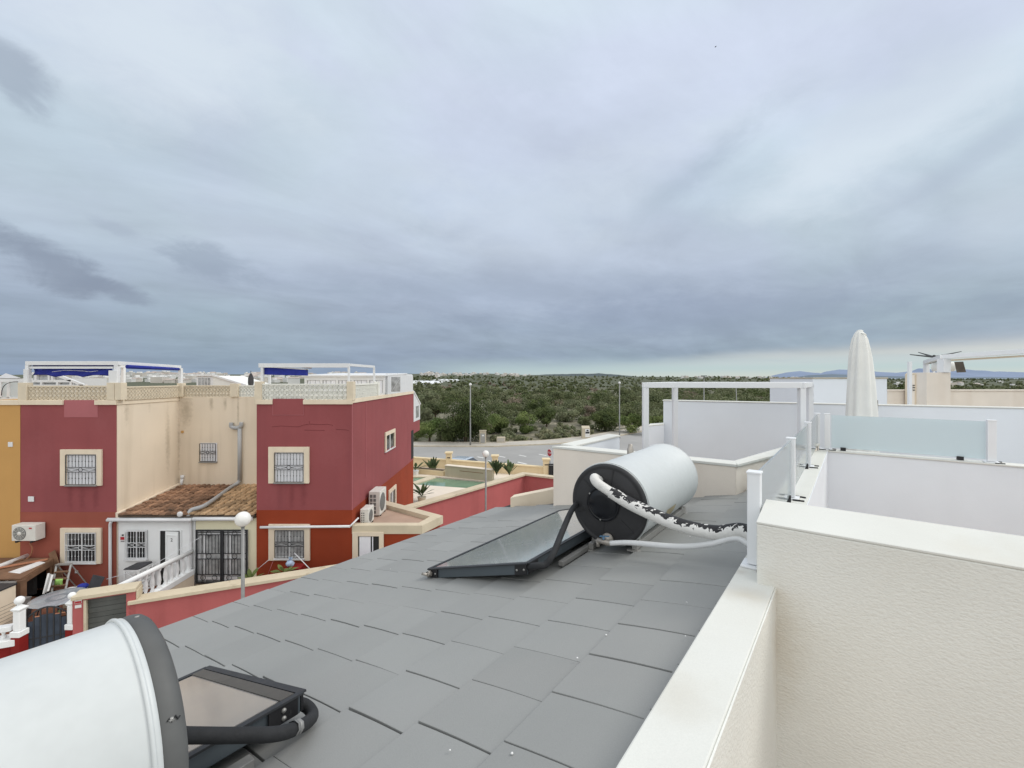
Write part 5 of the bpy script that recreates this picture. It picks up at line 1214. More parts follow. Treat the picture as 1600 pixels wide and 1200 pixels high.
# step ladder
ld = empty('step_ladder', (-14.6, 14.6, Z0), 'worn grey stepladder standing open against the red wall', 'ladder')
yl = 14.75; T1, T2 = at(88.5, 882, yl+.25), at(111, 881.5, yl+.25); B1, B2 = at(80, 930, yl-.25), at(101, 928, yl-.25)
for a, b in ((T1, B1), (T2, B2)):
    m = MB(); m.beam(a, b, .05, .03); m.build('ladder_rail', MT['alulight'], ld)
    m = MB(); m.beam(a, (b.x+.1, b.y+.8, Z0), .035, .025); m.build('rear_leg', MT['alulight'], ld)
for k in (0, .25, .48, .7, .92):
    m = MB(); m.beam(T1.lerp(B1, k), T2.lerp(B2, k), .12, .03); m.build('step', MT['woodbrown'] if k else MT['alulight'], ld)
m = MB(); vs = []; fs = []
ca, cb2 = T1.lerp(B1, .49), T2.lerp(B2, .49)
for i in range(9):
    p_ = ca.lerp(cb2, .25+.55*i/8); vs += [p_+Vector((0, -.07, .03)), p_+Vector((0, -.09+.015*math.sin(i*2), -.03)), p_+Vector((0, -.10+.02*math.sin(i*2.5), -.20-.03*math.sin(i*1.3)))]
for i in range(8):
    for j in range(2): fs.append([i*3+j, i*3+j+1, i*3+j+4, i*3+j+3])
m.add(vs, fs, True)
oc = m.build('cleaning_cloth', MT['lime'], None, solid=.008); tag(oc, 'lime green cloth hung over a step of the ladder', 'cloth')
for i in range(3):
    m = MB(); m.beam(at(68+i*3.5, 928-i*2, 14.3), at(76+i*3, 896+i, 14.7), .05, .02); top(m, 'slat', MT['signwhite'] if i != 1 else MT['alulight'], at(68, 928, 14.3), ['white slat leaning under the shelter, leftmost of three', 'grey slat leaning between two white slats', 'white slat leaning next to the stepladder'][i], 'slat')
# round glass table
tx, ty = PX(91, 13.25), 13.25
tb = empty('round_table', (tx, ty, Z0), 'round table with frosted grey glass top in the left yard', 'table')
m = MB(); m.lathe((tx, ty, H-6.50), UP, [(0, .001), (0, .63), (.006, .645), (.016, .645), (.02, .635), (.02, .27), (.0201, .001)], 56); m.build('tabletop', MT['glasstop'], tb)
m = MB(); m.lathe((tx, ty, H-6.4799), UP, [(0, .28), (.0015, .275), (.0015, .17), (0, .165)], 40); m.build('etched_ring', MT['frostring'] if 'frostring' in MT else MT['alulight'], tb)
for k in range(4):
    t = math.pi/4+k*math.pi/2; m = MB(); m.tube([(tx+.5*math.cos(t), ty+.5*math.sin(t), Z0), (tx+.36*math.cos(t), ty+.36*math.sin(t), H-6.51)], .018, 8); m.build('leg', MT['darkmetal'], tb)
# dark garden chair
ch = empty('garden_chair', (PX(149, 14.1), 14.1, Z0), 'black mesh garden chair with only its backrest showing over the wall', 'chair')
xq, yq = PX(148, 14.2), 14.15
m = MB(); m.hexa([(xq-.24, yq+.02, Z0+.45), (xq+.2, yq-.10, Z0+.45), (xq+.2, yq-.08, Z0+.45), (xq-.24, yq+.04, Z0+.45)], [(xq-.16, yq+.16, Z0+.92), (xq+.32, yq+.04, Z0+.90), (xq+.32, yq+.06, Z0+.90), (xq-.16, yq+.18, Z0+.92)]); m.build('backrest', MT['darkcanvas'], ch)
m = MB(); m.hexa([(xq-.35, yq-.45, Z0+.40), (xq+.1, yq-.55, Z0+.40), (xq+.22, yq-.08, Z0+.40), (xq-.24, yq+.03, Z0+.40)], [(xq-.35, yq-.45, Z0+.43), (xq+.1, yq-.55, Z0+.43), (xq+.22, yq-.08, Z0+.43), (xq-.24, yq+.03, Z0+.43)]); m.build('seat', MT['darkcanvas'], ch)
for dx, dy in ((-.33, -.43), (.08, -.53), (.2, -.08), (-.22, .02)):
    m = MB(); m.tube([(xq+dx, yq+dy, Z0), (xq+dx, yq+dy, Z0+.40)], .014, 8); m.build('leg', MT['darkmetal'], ch)
# blue and white bag
bg = empty('shopping_bag', (PX(122, 14), 14.2, Z0), 'blue and white bag lying behind the round table', 'bag')
bgx = PX(122, 14.2)
m = MB(); m.ball((bgx+.1, 14.25, Z0+.58), .15, 14, .6); m.build('bag_body', MT['navy'], bg)
m = MB(); m.ball((bgx-.14, 14.1, Z0+.55), .14, 14, .45); m.build('bag_flap', MT['signwhite'], bg)
m = MB(); m.box(bgx-.3, bgx+.35, 14.0, 14.5, Z0, Z0+.5); m.build('bag_box', MT['concrete'], bg, .02)
# white lattice stand
ls = empty('lattice_stand', (PX(214, 14.9), 14.9, Z0), 'white wooden lattice plant stand with a dark cover below the grilled porch window', 'plant stand')
xa, xb, ya, yb3, zt7 = PX(201, 14.9), PX(222, 14.9), 14.75, 15.3, PZ(887, 14.9)
for x, y in ((xa, ya), (xb, ya), (xa, yb3), (xb, yb3)):
    m = MB(); m.box(x-.025, x+.025, y-.025, y+.025, Z0, zt7); m.build('leg', MT['porchwhite'], ls)
zs_ = [Z0+.1, (Z0+zt7)/2, zt7-.02]
m = MB()
for z in zs_:
    m.box(xa+.026, xb-.026, ya-.018, ya+.018, z-.02, z+.02); m.box(xb-.018, xb+.018, ya+.026, yb3-.026, z-.02, z+.02); m.box(xa-.018, xa+.018, ya+.026, yb3-.026, z-.02, z+.02)
for z0_, z1_ in zip(zs_[:-1], zs_[1:]):
    m.beam((xa, ya, z0_), (xb, ya, z1_), .03, .02); m.beam((xa, ya+.004, z1_), (xb, ya+.004, z0_), .03, .02); m.beam((xb, ya, z0_), (xb, yb3, z1_), .03, .02); m.beam((xb+.004, ya, z1_), (xb+.004, yb3, z0_), .03, .02)
m.build('lattice_frame', MT['porchwhite'], ls)
m = MB(); m.hexa([(xa-.03, ya-.03, zt7+.001), (xb+.03, ya-.03, zt7+.001), (xb+.03, yb3, zt7+.001), (xa-.03, yb3, zt7+.001)], [(xa-.0, ya-.0, zt7+.04), (xb+.03, ya-.03, zt7+.02), (xb, yb3, zt7+.06), (xa, yb3-.05, zt7+.03)]); m.build('dark_cover', MT['darkcanvas'], ls)
m = MB(); m.lathe(((xa+xb)/2, 15.0, Z0+.35), UP, [(0, .08), (.2, .10), (.28, .05), (.3, .001)], 12); m.build('jar', MT['darkglass'], ls)
# clothes lines
def line(name, pts, r, mt, lab):
    m = MB(); m.tube(pts, r, 5); return top(m, name, MT[mt], pts[0], lab, 'line')
line('clothes_line', [at(160+40*.1625, 770+460*.1625+60, 14.2), at(236, 885, 14.6), at(315, 838.5, 15.3)], .007, 'shutter', 'pale cord slanting across the white porch and its door')
line('clothes_line', [at(403, 889, 15.3), at(421, 874, 15.4)], .009, 'whitemetal', 'short pale cord left of the end house window')
line('stay_rod', [at(460, 864, 15.2), at(489, 894, 14.9)], .016, 'whitemetal', 'white rod slanting down from the end house lower window')
line('chain_cord', [at(427, 876, 15.4), at(418, 899, 15.2)], .008, 'plumlight', 'rust coloured cord hanging below the end house lower window')
# red side table with carrier bag
st = empty('side_table', (PX(459, 15.0), 15.0, Z0), 'small dark red table below the end house lower window', 'table')
X0_, X1_, zt8 = PX(446, 14.9), PX(471, 14.9), PZ(886, 14.9)
m = MB(); m.box(X0_, X1_, 14.75, 15.2, zt8-.04, zt8); m.build('tabletop', MT['blood'], st, .006)
m = MB(); m.box(X0_+.02, X1_-.02, 14.78, 15.18, zt8-.28, zt8-.041); m.build('apron', MT['blood'], st)
for x in (X0_+.03, X1_-.03):
    for y in (14.78, 15.17): m = MB(); m.box(x-.025, x+.025, y-.025, y+.025, Z0, zt8-.281); m.build('leg', MT['blood'], st)
m = MB()
cvs = Vector((PX(453, 14.95), 14.95, zt8+.10))
m.ball(cvs, .13, 14, .8); m.lathe(cvs+UP*.09, UP+Vector((.3, 0, 0)), [(0, .05), (.06, .03), (.10, .07), (.101, .001)], 10)
for v in m.v: v += Vector(((rng.random()-.5)*.05, (rng.random()-.5)*.05, (rng.random()-.5)*.05))
MT['bagblue'] = mat('thin_blue_plastic', s2l((170,190,214)), .35, .15, 10)
top(m, 'carrier_bag', MT['bagblue'], cvs-UP*.1, 'pale blue carrier bag resting on the small dark red table', 'bag')

# ---- plants
def blade_plant(name, base, nl, L, wd, lab, mt='palm', spread=.8, grp=None, pot=None, up=.9):
    o = empty(name, base, lab, 'plant', grp)
    m = MB(); base = Vector(base)
    for i in range(nl):
        az = 2*math.pi*i/nl+rng.normal(0, .3); le = L*(.65+.5*rng.random()); tilt = spread*(.25+.8*rng.random())
        d = Vector((math.cos(az), math.sin(az), 0)); side = Vector((-d.y, d.x, 0))
        n = 7; vs = []; sw = rng.normal(0, .2)
        for k in range(n+1):
            t = k/n
            r_ = le*(t*math.sin(tilt)+.25*t*t*tilt); z = le*(t*math.cos(tilt*.8)-.30*t**2.4*tilt)*up
            w_ = wd*(.12+.9*max(0, math.sin(math.pi*min(1, max(0, (t-.30)/.72)))) if t > .3 else .12)
            p_ = base+d*r_+UP*z; tw = side*math.cos(sw*t)+UP*math.sin(sw*t)
            vs += [p_-tw*w_/2, p_+UP*-.12*w_, p_+tw*w_/2]
        fs = []
        for k in range(n): a = k*3; fs += [[a, a+1, a+4, a+3], [a+1, a+2, a+5, a+4]]
        m.add(vs, fs, True)
    m.build('leaves', MT[mt], o)
    if pot:
        r, h, pm = pot; m = MB(); m.lathe(base-UP*h, UP, [(0, r*.75), (h*.9, r), (h, r*1.05), (h, r*.85), (h*.9, .001)], 16); m.build('pot', MT[pm], o)
    return o
pz = H-7.2
blade_plant('planter_plant', at(676, 742, 34.6)+UP*.05, 24, 1.4, .24, 'tall broad-leaved plant in the left planter by the boundary wall', spread=.42)
blade_plant('planter_plant', at(776, 742.5, 31.6), 24, 1.2, .22, 'broad-leaved plant by the pool end, left of the matching pair', spread=.5)
blade_plant('planter_plant', at(796, 742.5, 31.4), 26, 1.25, .22, 'broad-leaved plant by the pool end, right of the matching pair', spread=.5)
blade_plant('potted_plant', at(659, 776, 26.2), 26, .95, .17, 'dark leafy plant in a pot on the pale pool paving', spread=1.0, pot=(.25, .35, 'concrete'))
blade_plant('potted_plant', at(648.5, 735, 33.5), 18, .9, .16, 'small plant in a white pot at the house corner by the pool', spread=.9, pot=(.28, .45, 'signwhite'))
blade_plant('yard_plant', (PX(391, 14.2), 14.2, H-6.45), 10, .45, .14, 'bright green sprig at the right end of the cream porch', 'bright', .9)
blade_plant('yard_plant', (PX(444, 14.3), 14.3, H-6.25), 10, .35, .16, 'yellow green shrub showing over the coping left of the red table', 'bright', 1.2)
blade_plant('yard_plant', (PX(98, 12.3), 12.3, H-6.75), 30, .42, .06, 'yellow green grassy clump behind the blue gate', 'bright', 1.0)
blade_plant('yard_plant', (PX(92, 12.25), 12.25, H-6.8), 20, .35, .06, 'smaller green grassy tuft under the glass table', 'bright', 1.0)
# low stone border behind the gate
m = MB(); wbox(m, tpx(42), tpx(104), -.55, -.25, 0, PZ(958, 11.9)); sb = top(m, 'stone_border', MT['stone'], (*wallpt(tpx(70)), 0), 'rough stone border with a wooden edge behind the blue gate', 'border', bevel=.02)
m = MB(); wbox(m, tpx(42), tpx(106), -.30, -.24, PZ(957, 11.9), PZ(952.5, 11.9)); m.build('edge_board', MT['plank'], sb)

# globe lamps
def globe_lamp(x, y, Y, r, lab):
    P = at(x, y, Y); o = empty('globe_lamp', (P.x, P.y, 0), lab, 'street lamp', 'globe lamps on the path')
    m = MB(); m.tube([(P.x, P.y, 0), (P.x, P.y, .5), (P.x, P.y, P.z-r*.95)], [.055, .045, .038], 12); m.build('pole', MT['greymetal'], o)
    m = MB(); m.ball(P, r, 36); m.build('globe', MT['globe'], o)
    m = MB(); m.lathe((P.x, P.y, P.z-r*1.05), UP, [(0, .05), (.05, .07), (.08, .075)], 14); m.build('collar', MT['greymetal'], o)
globe_lamp(379.5, 811, 10.9, .178, 'globe lamp on a grey pole in front of the cream porch')
globe_lamp(759, 709, 20.5, .155, 'globe lamp in front of the rose wall near the pool')

# ================================================================== POOL GARDEN
rw = empty('garden_wall', (-1.5, 21, 0), 'long rose red wall with sand coping, turning a corner beside the pool garden', 'wall')
A0 = Vector((-4.25, 17.9, 0)); A1 = Vector((.66, 24.3, 0)); A2 = Vector((4.3, 22.35, 0)); zw = H-5.14
def wallseg(m, a, b, th, z0, z1, ext=0):
    d = (b-a).normalized(); n_ = Vector((-d.y, d.x, 0))*th/2
    q = [a-n_-d*ext, b-n_+d*ext, b+n_+d*ext, a+n_-d*ext]
    return m.hexa([(*v.xy, z0) for v in q], [(*v.xy, z1) for v in q])
m = MB(); wallseg(m, A0, A1, .22, 0, zw-.10); m.build('wall_panel', MT['wallred'], rw)
m = MB(); wallseg(m, A1, A2, .22, 0, zw-.10); m.build('wall_panel', MT['wallred'], rw)
dA = (A1-A0).normalized()
def mitre(a, b, c, th):
    d1 = (b-a).normalized(); d2 = (c-b).normalized(); n1 = Vector((-d1.y, d1.x, 0)); n2 = Vector((-d2.y, d2.x, 0)); mm = (n1+n2).normalized(); return b+mm*th/2/mm.dot(n1), b-mm*th/2/mm.dot(n1), n1, n2
mo, mi, n1, n2 = mitre(A0, A1, A2, .42)
m = MB(); m.prism([tuple((A0-n1*.21).xy), tuple(mi.xy), tuple(mo.xy), tuple((A0+n1*.21).xy)], zw-.099, zw); m.prism([tuple(mi.xy), tuple((A2-n2*.21).xy), tuple((A2+n2*.21).xy), tuple(mo.xy)], zw-.0985, zw-.0005); m.build('coping', MT['wallcap'], rw, .012)
bw = empty('boundary_wall', (-1.3, 34, 0), 'cream boundary wall with square pillars between pool garden and road', 'wall')
def bl_(t): return Vector((2.5-7.6*t, 32.8+2.9*t, 0))
m = MB(); wallseg(m, bl_(0), bl_(1.7), .22, 0, H-6.56); m.build('wall_panel', MT['lightwall'], bw)
m = MB(); wallseg(m, bl_(0), bl_(1.7), .36, H-6.559, H-6.46); m.build('coping', MT['lightwall'], bw, .02)
for t in (.0, .50, .99, 1.6):
    c = bl_(t); m = MB(); m.box(c.x-.22, c.x+.22, c.y-.22, c.y+.22, 0, H-5.98); pl = m.build('pillar', MT['lightwall'], bw, .02)
    m = MB(); m.box(c.x-.30, c.x+.30, c.y-.30, c.y+.30, H-5.979, H-5.86); m.build('cap', MT['lightwall'], pl, .02)
    m = MB(); m.box(c.x-.13, c.x+.13, c.y-.235, c.y-.221, H-6.33, H-6.26); m.build('vent_slot', MT['darkmetal'], pl)
bgate = empty('garden_gate', (2.9, 32.6, 0), 'black iron garden gate at the right end of the cream boundary wall', 'gate')
m = MB()
for i in range(9): x = PX(857.5, 32.5)+i*.1; m.box(x-.02, x+.02, 32.48, 32.52, H-7.2, H-6.2)
m.box(PX(857, 32.5), PX(880, 32.5), 32.47, 32.53, H-7.1, H-7.0); m.box(PX(857, 32.5), PX(880, 32.5), 32.47, 32.53, H-6.3, H-6.2); m.build('gate_frame', MT['darkmetal'], bgate)
m = MB(); m.box(PX(858, 32.6), PX(880, 32.6), 32.54, 32.56, H-7.05, H-6.35); m.build('gate_panel', MT['darkcanvas'], bgate)
pwl = empty('pool_wall', (-3, 32.4, pz), 'grey stone pool end wall with a pale ledge behind the green water', 'wall')
q0, q1 = Vector((-4.85, 33.0, 0)), Vector((-1.32, 31.35, 0))
m = MB(); wallseg(m, q0, q1, .3, 0, H-6.42); m.build('wall_panel', MT['poolwall'], pwl)
m = MB(); wallseg(m, q0, q1, .44, H-6.419, H-6.36); m.build('ledge', MT['patio'], pwl, .01)
d_ = (q1-q0).normalized(); n_ = Vector((d_.y, -d_.x, 0))
m = MB(); m.beam(q0.lerp(q1, .32)+n_*.155+UP*(H-6.68), q0.lerp(q1, .82)+n_*.155+UP*(H-6.68), .02, .04); m.build('water_slot', MT['stone'], pwl)
pll = empty('planter_box', (-6.2, 34.0, pz), 'low cream planter box left of the pool wall', 'planter')
m = MB(); wallseg(m, Vector((-7.6, 34.3, 0)), Vector((-4.95, 33.15, 0)), .5, 0, H-7.2+.36); m.build('planter_body', MT['lightwall'], pll, .02)
m = MB(); wallseg(m, Vector((-7.5, 34.26, 0)), Vector((-5.05, 33.2, 0)), .36, H-7.2+.361, H-7.2+.40); m.build('soil', MT['bark'], pll)
pool = bpy.data.objects  # structures follow
m = MB(); m.add([(-8, 32.6, pz-.06), (-5.9, 32.75, pz-.06), (-1.5, 31.2, pz-.06), (-2.2, 29.3, pz-.06), (-7.6, 30.6, pz-.06)], [(4, 3, 2, 1, 0)]); tag(m.build('pool_water', MT['water']), kind='structure')
m = MB(); m.prism([(-12, 25.3), (-12, 29.9), (-6.9, 30.45), (-2.1, 29.15), (1.0, 28.3), (1.0, 24.6), (-4.5, 17.7), (XR+.1, 17.5), (XR+.1, 25.3)], 0, pz); 
m.prism([(-9, 32.9), (-9, 37.2), (3.2, 33.6), (3.4, 28), (1.01, 28.31), (-1.3, 31.15), (-5.85, 32.9)], 0, pz-.002); tag(m.build('pool_terrace', MT['patio']), kind='structure')
m = MB(); m.prism([(-9, 32.9), (-5.75, 32.9), (-5.5, 32.5), (-6.6, 30.42), (-7.1, 30.5), (-6.2, 32.6), (-9, 32.6)][::-1], 0, pz+.02); tag(m.build('pool_edge', MT['wallcap']), kind='structure')

# ================================================================== STREET, TERRAIN
ZR = -0.9                                       # road level beyond the garden
KERB = [(-120, 50), (-40, 53), (-11.2, 54.3), (-2.3, 54.0), (5.6, 56.2), (12, 60.5), (19.8, 69), (34, 84), (70, 104), (170, 140)]
def hs(u):                                      # skyline of the plain as photo rows, by photo column
    xs = [-400, 0, 160, 200, 300, 400, 640, 670, 690, 720, 760, 800, 860, 930, 1000, 1100, 1200, 1280, 1400, 1900]
    ys = [587, 586, 583.5, 582, 585, 585, 584, 582.5, 585, 584.5, 583.5, 585.5, 587, 588, 588.5, 589, 590, 592.5, 593, 593]
    return np.interp(u, xs, ys)
def tz(x, y):
    u = 800+700*x/max(y, 1); z1 = H+(591-hs(u))/700*1500
    t = min(1, max(0, (y-260)/1240)); t = t*t*(3-2*t)*.6+t*.4
    return ZR-.06+(z1-ZR)*t+.25*math.sin(x*.031+y*.013)*min(1, max(0, (y-80)/100))
def ground_hit(px_, py_):
    Y = 56.0
    while Y < 1500:
        x = (px_-CX)/FP*Y; z = H-(py_-CY)/FP*Y
        if z <= tz(x, Y): return Vector((x, Y, tz(x, Y)))
        Y *= 1.006
    return Vector(((px_-CX)/FP*1450, 1450, tz((px_-CX)/FP*1450, 1450)))
rows = [-60, -20, 2, 8, 20, 35, 50]+[56*1.045**i for i in range(90)]+[3300, 3900]
cols = [-2600+60*i for i in range(115)]
vs = []; fs = []
for Y in rows:
    for c in cols:
        ye = max(Y, 40); x = (c-800)/700*ye
        vs.append((x, Y, tz(x, Y) if Y < 3000 else min(tz(x, 1500), 0.5 if Y > 3500 else 2) if c > 1250 else tz(x, 1500)))
nc = len(cols)
for j in range(len(rows)-1):
    for i in range(nc-1): fs.append((j*nc+i, j*nc+i+1, (j+1)*nc+i+1, (j+1)*nc+i))
def terrain_mat():
    m = mat('dry_scrub_ground', (.165,.15,.105), .95, .3, .05, bump=.4, bs=3, bdist=.1)
    N, L = nt(m); b = N['Principled BSDF']; old = b.inputs['Base Color'].links[0].from_socket
    g = N.new('ShaderNodeNewGeometry')
    def nz(s, d=6):
        n = N.new('ShaderNodeTexNoise'); n.inputs['Scale'].default_value = s; n.inputs['Detail'].default_value = d; L.new(g.outputs['Position'], n.inputs['Vector']); return n.outputs['Fac']
    def mr(f, a, c):
        r = N.new('ShaderNodeMapRange'); r.inputs['From Min'].default_value = a; r.inputs['From Max'].default_value = c; L.new(f, r.inputs['Value']); return r.outputs['Result']
    def mx(f, a, c):
        x = N.new('ShaderNodeMix'); x.data_type = 'RGBA'; L.new(f, x.inputs[0])
        L.new(a, x.inputs[6]); x.inputs[7].default_value = (*c, 1); return x.outputs[2]
    c = mx(mr(nz(.09), .42, .62), old, (.080,.082,.045))
    c = mx(mr(nz(.55), .52, .62), c, (.33,.29,.22))
    c = mx(mr(nz(1.6), .5, .7), c, (.085,.09,.05))
    c = mx(mr(nz(.006, 3), .58, .66), c, (.16,.12,.085))
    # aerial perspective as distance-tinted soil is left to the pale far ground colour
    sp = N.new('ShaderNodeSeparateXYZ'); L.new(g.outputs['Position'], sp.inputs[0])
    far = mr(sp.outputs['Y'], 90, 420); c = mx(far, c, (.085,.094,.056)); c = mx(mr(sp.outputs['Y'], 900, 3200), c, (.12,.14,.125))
    L.new(c, b.inputs['Base Color']); return m
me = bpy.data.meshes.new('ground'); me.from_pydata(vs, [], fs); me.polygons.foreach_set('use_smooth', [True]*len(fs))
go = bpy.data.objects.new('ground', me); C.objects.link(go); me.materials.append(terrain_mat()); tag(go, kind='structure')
# sheets
def sheet(name, near, far, z, mt):
    m = MB(); n = len(near); vs = [(x, y, z) for x, y in near]+[(x, y, z) for x, y in far]
    m.add(vs, [(i, i+1, n+i+1, n+i) for i in range(n-1)]); return tag(m.build(name, MT[mt]), kind='structure')
def off(poly, d):
    out = []
    for i, p_ in enumerate(poly):
        a = Vector(poly[max(0, i-1)]); b = Vector(poly[min(len(poly)-1, i+1)]); t = (b-a).normalized(); out.append((p_[0]-t.y*d, p_[1]+t.x*d))
    return out
k0 = KERB
sheet('road', [(-120, 36), (-40, 36.5), (-11, 35.2), (-2, 34.5), (5.6, 33), (14, 33), (27, 45), (44, 62), (80, 80), (176, 112)], off(k0, -.0), ZR, 'asphalt')
sheet('pavement', off(k0, .15), off(k0, 3.1), ZR+.13, 'pavement')
m = MB(); o0, o1 = off(k0, 0), off(k0, .16)
for i in range(len(k0)-1):
    m.prism([o0[i], o0[i+1], o1[i+1], o1[i]], ZR-.05, ZR+.134)
tag(m.build('kerb', MT['concrete']), kind='structure')
m = MB(); o2, o3 = off(k0, 3.1), off(k0, 3.25)
for i in range(len(k0)-1): m.prism([o2[i], o2[i+1], o3[i+1], o3[i]], ZR-.05, ZR+.16)
tag(m.build('kerb', MT['concrete']), kind='structure')
m = MB(); m.add([(-40, -6, ZR+.86), (16, -6, ZR+.86), (16, 33, ZR+.86), (-40, 33, ZR+.86)], [(0, 1, 2, 3)]); tag(m.build('path', MT['pavement']), kind='structure')
m = MB(); m.prism([wallpt(-2), wallpt(1.9), (XR+.1, 13.6), (XR+.1, YF+.2), (-24, YF+.2)], -.02, Z0); tag(m.build('yard_floor', MT['yard']), kind='structure')
def dash(x0, x1, y0, y1, w=.22):
    f = lambda x, y: Vector(((x-CX)/FP, 1, -(y-CY)/FP))*((ZR+.004-H)/(-(y-CY)/FP))
    a, b = f(x0, y0), f(x1, y1); d = (b-a).normalized(); s = Vector((-d.y, d.x, 0))*w/2; z = ZR+.005
    m = MB(); m.add([(*(a-s).xy, z), (*(b-s).xy, z), (*(b+s).xy, z), (*(a+s).xy, z)], [(0, 1, 2, 3)]); tag(m.build('road_marking', MT['linepaint']), kind='structure')
for q in ((711, 721, 714.6, 716.8), (745.5, 755.5, 713.7, 715.6), (779.5, 789.5, 712.7, 714.6), (811, 822, 711, 713.2), (842, 853.5, 709.6, 711.8), (876, 888, 707.5, 709.5), (809, 823, 721.8, 725.2), (762, 771, 719.4, 721.4), (861, 874, 724.6, 727), (676, 686, 715.5, 717.4)): dash(*q)

# street furniture
def tall_lamp(x, ytop, Y, hd, lab, gr='tall lamps along the road'):
    X = PX(x, Y); zt = PZ(ytop, Y); o = empty('street_lamp', (X, Y, ZR), lab, 'street lamp', gr)
    m = MB(); m.tube([(X, Y, ZR), (X, Y, ZR+1), (X, Y, zt-.25)], [.10, .085, .06], 10); m.build('pole', MT['greymetal'], o)
    if hd == 'cap':
        m = MB(); m.lathe((X, Y, zt-.30), UP, [(0, .06), (.05, .13), (.16, .17), (.18, .15)], 14); m.build('lamp_glass', MT['globe'], o)
        m = MB(); m.lathe((X, Y, zt-.12), UP, [(0, .17), (.06, .16), (.12, .10), (.14, .001)], 14); m.build('lamp_cover', MT['signwhite'], o)
    else:
        m = MB(); m.box(X-.4, X+.4, Y-.12, Y+.12, zt-.10, zt+.02); m.build('lamp_head', MT['darkmetal'], o)
        m = MB(); m.box(X-.06, X+.06, Y-.06, Y+.06, zt-.26, zt-.101); m.build('bracket', MT['greymetal'], o)
tall_lamp(735, 599, 54.7, 'cap', 'tall lamp post in front of the big round pine')
tall_lamp(968, 596.5, 62, 'cap', 'tall lamp post rising behind the white L-shaped parapet')
tall_lamp(1100, 587, 66, 'flat', 'tall lamp post with flat dark head behind the white pergola frame')
lp_ = at(1150, 604, 75); m = MB(); m.tube([(lp_.x+.3, 75, ZR), (lp_.x, 75, lp_.z)], [.09, .06], 8); top(m, 'thin_pole', MT['greymetal'], (lp_.x, 75, ZR), 'thin leaning pale pole seen through the white pergola frame', 'pole')
# service boxes
def service_box(x0, x1, ytop, ybase, lab, style):
    Y = 8.3*700/(ybase-591); o = empty('service_box', (PX((x0+x1)/2, Y), Y, ZR), lab, 'utility box')
    X0_, X1_, zt = PX(x0, Y), PX(x1, Y), PZ(ytop, Y)
    if style == 'pier':
        m = MB(); m.box(X0_, X1_, Y-.3, Y+.3, ZR-.1, zt); m.build('housing', MT['concrete'], o, .02)
        m = MB(); m.box(X0_-.06, X1_+.06, Y-.36, Y+.36, zt+.001, zt+.1); m.build('top_slab', MT['concrete'], o, .02)
        m = MB(); m.box(X0_+.12, X1_-.10, Y-.33, Y-.301, ZR+.2, zt-.28); d = m.build('metal_door', MT['alulight'], o, .005)
        m = MB(); m.box(X0_+.3, X1_-.2, Y-.345, Y-.331, zt-.62, zt-.42); m.build('sticker', MT['signwhite'], d)
    elif style == 'block':
        m = MB(); m.box(X0_, X1_, Y-.35, Y+.35, ZR-.1, zt); m.build('housing', MT['concrete'], o, .08)
        m = MB(); m.box(X0_+.08, X1_-.08, Y-.362, Y-.351, ZR+.25, zt-.12); m.build('panel', MT['pavement'], o)
    else:
        m = MB(); m.hexa([(X0_, Y-.3, ZR-.1), (X1_, Y-.3, ZR-.1), (X1_, Y+.4, ZR-.1), (X0_, Y+.4, ZR-.1)], [(X0_, Y-.3, zt-.28), (X1_, Y-.3, zt-.28), (X1_, Y+.4, zt), (X0_, Y+.4, zt)]); m.build('housing', MT['concrete'], o, .02)
        m = MB(); m.box(X0_+.42, X1_-.06, Y-.33, Y-.301, ZR+.3, zt-.4); d = m.build('metal_door', MT['signwhite'], o)
        m = MB(); m.box(X0_+.46, X1_-.10, Y-.345, Y-.331, zt-1.0, zt-.75); m.box(X0_+.60, X1_-.22, Y-.345, Y-.331, zt-.68, zt-.5); m.build('warning_mark', MT['darkmetal'], d)
service_box(749.5, 759.3, 673.5, 694, 'tall concrete meter pier with grey metal door beside the big pine', 'pier')
service_box(776, 789.5, 682.5, 692.5, 'low pale concrete block box beside the pavement', 'block')
service_box(909, 921.5, 665.5, 686, 'concrete meter housing with sloped top and black marked plate, above the parapet', 'slope')
# STOP sign
sx, sY = 858.7, 38.0
so = empty('stop_sign', (PX(sx, sY), sY, ZR), 'red octagonal STOP sign turned half away at the garden gate', 'road sign')
sc = at(sx, 707.5, sY); phi = R(-58); fn = Vector((math.sin(phi), -math.cos(phi), 0)); sd = Vector((math.cos(phi), math.sin(phi), 0))
def octo(r, o): return [sc+sd*(r*math.cos(R(22.5+45*k)))+UP*(r*math.sin(R(22.5+45*k)))+fn*o for k in range(8)]
m = MB(); A_, B_ = octo(.34, 0), octo(.34, .012); m.add(A_+B_, [tuple(range(8))[::-1], tuple(range(8, 16))]+[(i, (i+1) % 8, 8+(i+1) % 8, 8+i) for i in range(8)]); sp_ = m.build('sign_plate', MT['signwhite'], so)
m = MB(); A_, B_ = octo(.31, .0125), octo(.31, .015); m.add(A_+B_, [tuple(range(8))[::-1], tuple(range(8, 16))]+[(i, (i+1) % 8, 8+(i+1) % 8, 8+i) for i in range(8)]); m.build('sign_face', MT['signred'], sp_)
text(sp_, 'STOP', sc+fn*.0165, .24, 'signwhite', (R(90), 0, phi))
m = MB(); m.tube([(sc.x-fn.x*.04, sc.y-fn.y*.04, ZR), (sc.x-fn.x*.04, sc.y-fn.y*.04, sc.z+.2)], .035, 8); m.build('pole', MT['greymetal'], so)
